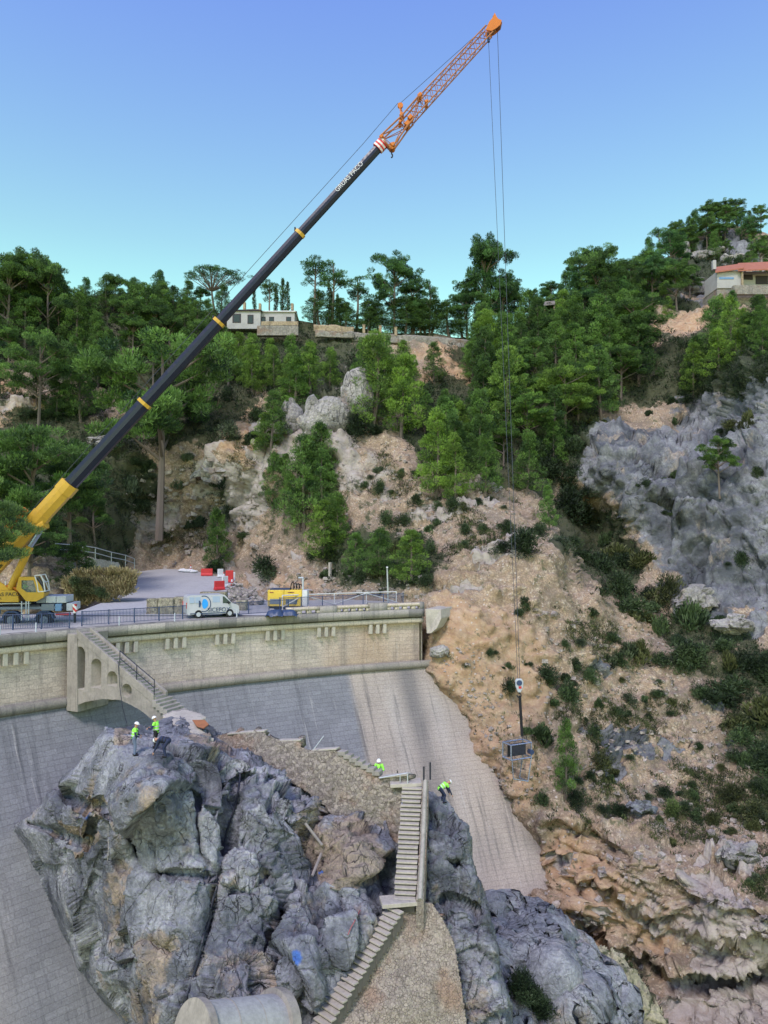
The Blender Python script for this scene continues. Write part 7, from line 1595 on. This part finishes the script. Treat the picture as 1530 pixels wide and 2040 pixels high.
    for i in range(2):
        j = MB(); caps(j, sh_[i] * .6 + el[i] * .4, el[i], .067, .056); caps(j, el[i], el[i] * .15 + hn[i] * .85, .055, .042)
        fuse(j, 'sleeve', M['hivis'] if sleeve == 'hivis' else M[sleeve], root)
    j = MB(); caps(j, pv_ + td * .05, pv_ - Vector((0, 0, .02)), .152, .145)
    for i in range(2): caps(j, hip[i], kn[i], .105, .076); caps(j, kn[i], ft_[i] + Vector((0, 0, .03)), .073, .058)
    fuse(j, 'trousers', M[trous], root)
    for i in range(2):
        j = MB(); caps(j, ft_[i] + Vector((0, -.03, -.03)), ft_[i] + Vector((0, .15, -.04)), .058, .046)
        if not sit: fuse(j, 'boot', M['black_cloth'], root)
    j = MB(); up_ = Rh @ Vector((0, 0, 1)); c_ = hd + Rh @ Vector((0, -.005, .035)); vs = []; fs = []
    for i in range(6):
        th_ = math.pi / 2 * i / 5
        for q in range(18): ph = 2 * math.pi * q / 18; vs.append(c_ + Rh @ Vector((.108 * math.cos(th_) * math.cos(ph), .132 * math.cos(th_) * math.sin(ph), .118 * math.sin(th_))))
    for i in range(5):
        for q in range(18): fs.append((i * 18 + q, i * 18 + (q + 1) % 18, (i + 1) * 18 + (q + 1) % 18, (i + 1) * 18 + q))
    j.add(vs, fs); j.add([c_ + Rh @ Vector((math.cos(a) * (.108 + e_), math.sin(a) * (.132 + e_ * (2.0 if math.sin(a) > .3 else .6)), z_)) for z_, e_ in ((0, -.005), (-.006, .022)) for a in np.linspace(0, 2 * math.pi, 19)[:-1]], [(q, (q + 1) % 18, 18 + (q + 1) % 18, 18 + q) for q in range(18)])
    ho = j.build('helmet', M['helmet'], root, smooth=True)
    j = MB(); wv_ = td
    j.tube(pv_ + td * .10, pv_ + td * .15, .168, .17, 14, False); j.tube(pv_ + td * .26, pv_ + td * .31, .172, .175, 14, False); j.build('reflective_bands', M['band'] if top == 'vest' else M['black_cloth'], root)
    j = MB(); j.tube(pv_ + td * .0, pv_ + td * .05, .165, .165, 14, False); 
    for i in range(2): j.path([sh_[i] * .7 + nk * .3 + fw_ * .02 + td * .04, ch + fw_ * .165 + Vector(((-.1, .1)[i], 0, 0)), pv_ + fw_ * .14 + td * .05], .016, 5)
    j.build('harness', M['black_cloth'], root); return root
def foot(u, v): return V(rk_find(u, v))
p1 = foot(266, 1504); person('worker in green hi vis vest with grey trousers standing at left on the crag', p1, math.radians(-75), .12, [(-.16, .30, 1.02), (.18, .28, 1.0)], trous='jeans', headdir=(0, .35, 1), feet=((-.10, 0, 0), (.10, .04, 0)))
p2 = foot(312, 1486); person('worker in green hi vis vest and black trousers standing, holding a tool, on the crag', p2, math.radians(80), .10, [(-.22, .38, 1.12), (.10, .42, 1.12)], trous='black_cloth', feet=((-.2, -.05, 0), (.18, .12, 0)), headdir=(0, .5, 1), sleeve='navy_cloth')
p3 = foot(330, 1509); person('worker in dark navy clothes and white helmet bending down over the crag', p3, math.radians(88), 1.42, [(-.15, .62, .22), (.15, .72, .18)], pelvis=(0, -.12, .86), knees=((-.13, .1, .46), (.13, .14, .46)), headdir=(0, 1, -.35), top='navy_cloth', trous='navy_cloth', feet=((-.14, 0, 0), (.14, .1, 0)))
p4 = V(at(755, 1571, 45.7)); person('worker in bright green jacket facing the viewer behind the rubble wall platform', p4, math.radians(172), .03, [(-.16, .26, 1.1), (.16, .27, 1.12)], sleeve='hivis', headdir=(0, .3, 1))
p5 = foot(882, 1598); person('worker in bright green vest stooping on the right hand rock beside the stair', p5, math.radians(-70), 1.05, [(-.15, .55, .42), (.15, .58, .42)], pelvis=(0, -.15, .86), knees=((-.12, .12, .46), (.12, .14, .46)), headdir=(0, 1, .25), trous='navy_cloth')
pd = cp_(47, 1183, .25); person('crane driver in hi vis clothing seated inside the yellow cab', pd - Vector((0, 0, .05)), math.radians(-82), .05, [(-.2, .42, .72), (.2, .42, .72)], pelvis=(0, 0, .35), knees=((-.12, .42, .40), (.12, .42, .40)), feet=((-.12, .45, 0), (.12, .45, 0)), sleeve='hivis', sit=True, sc_=.92)
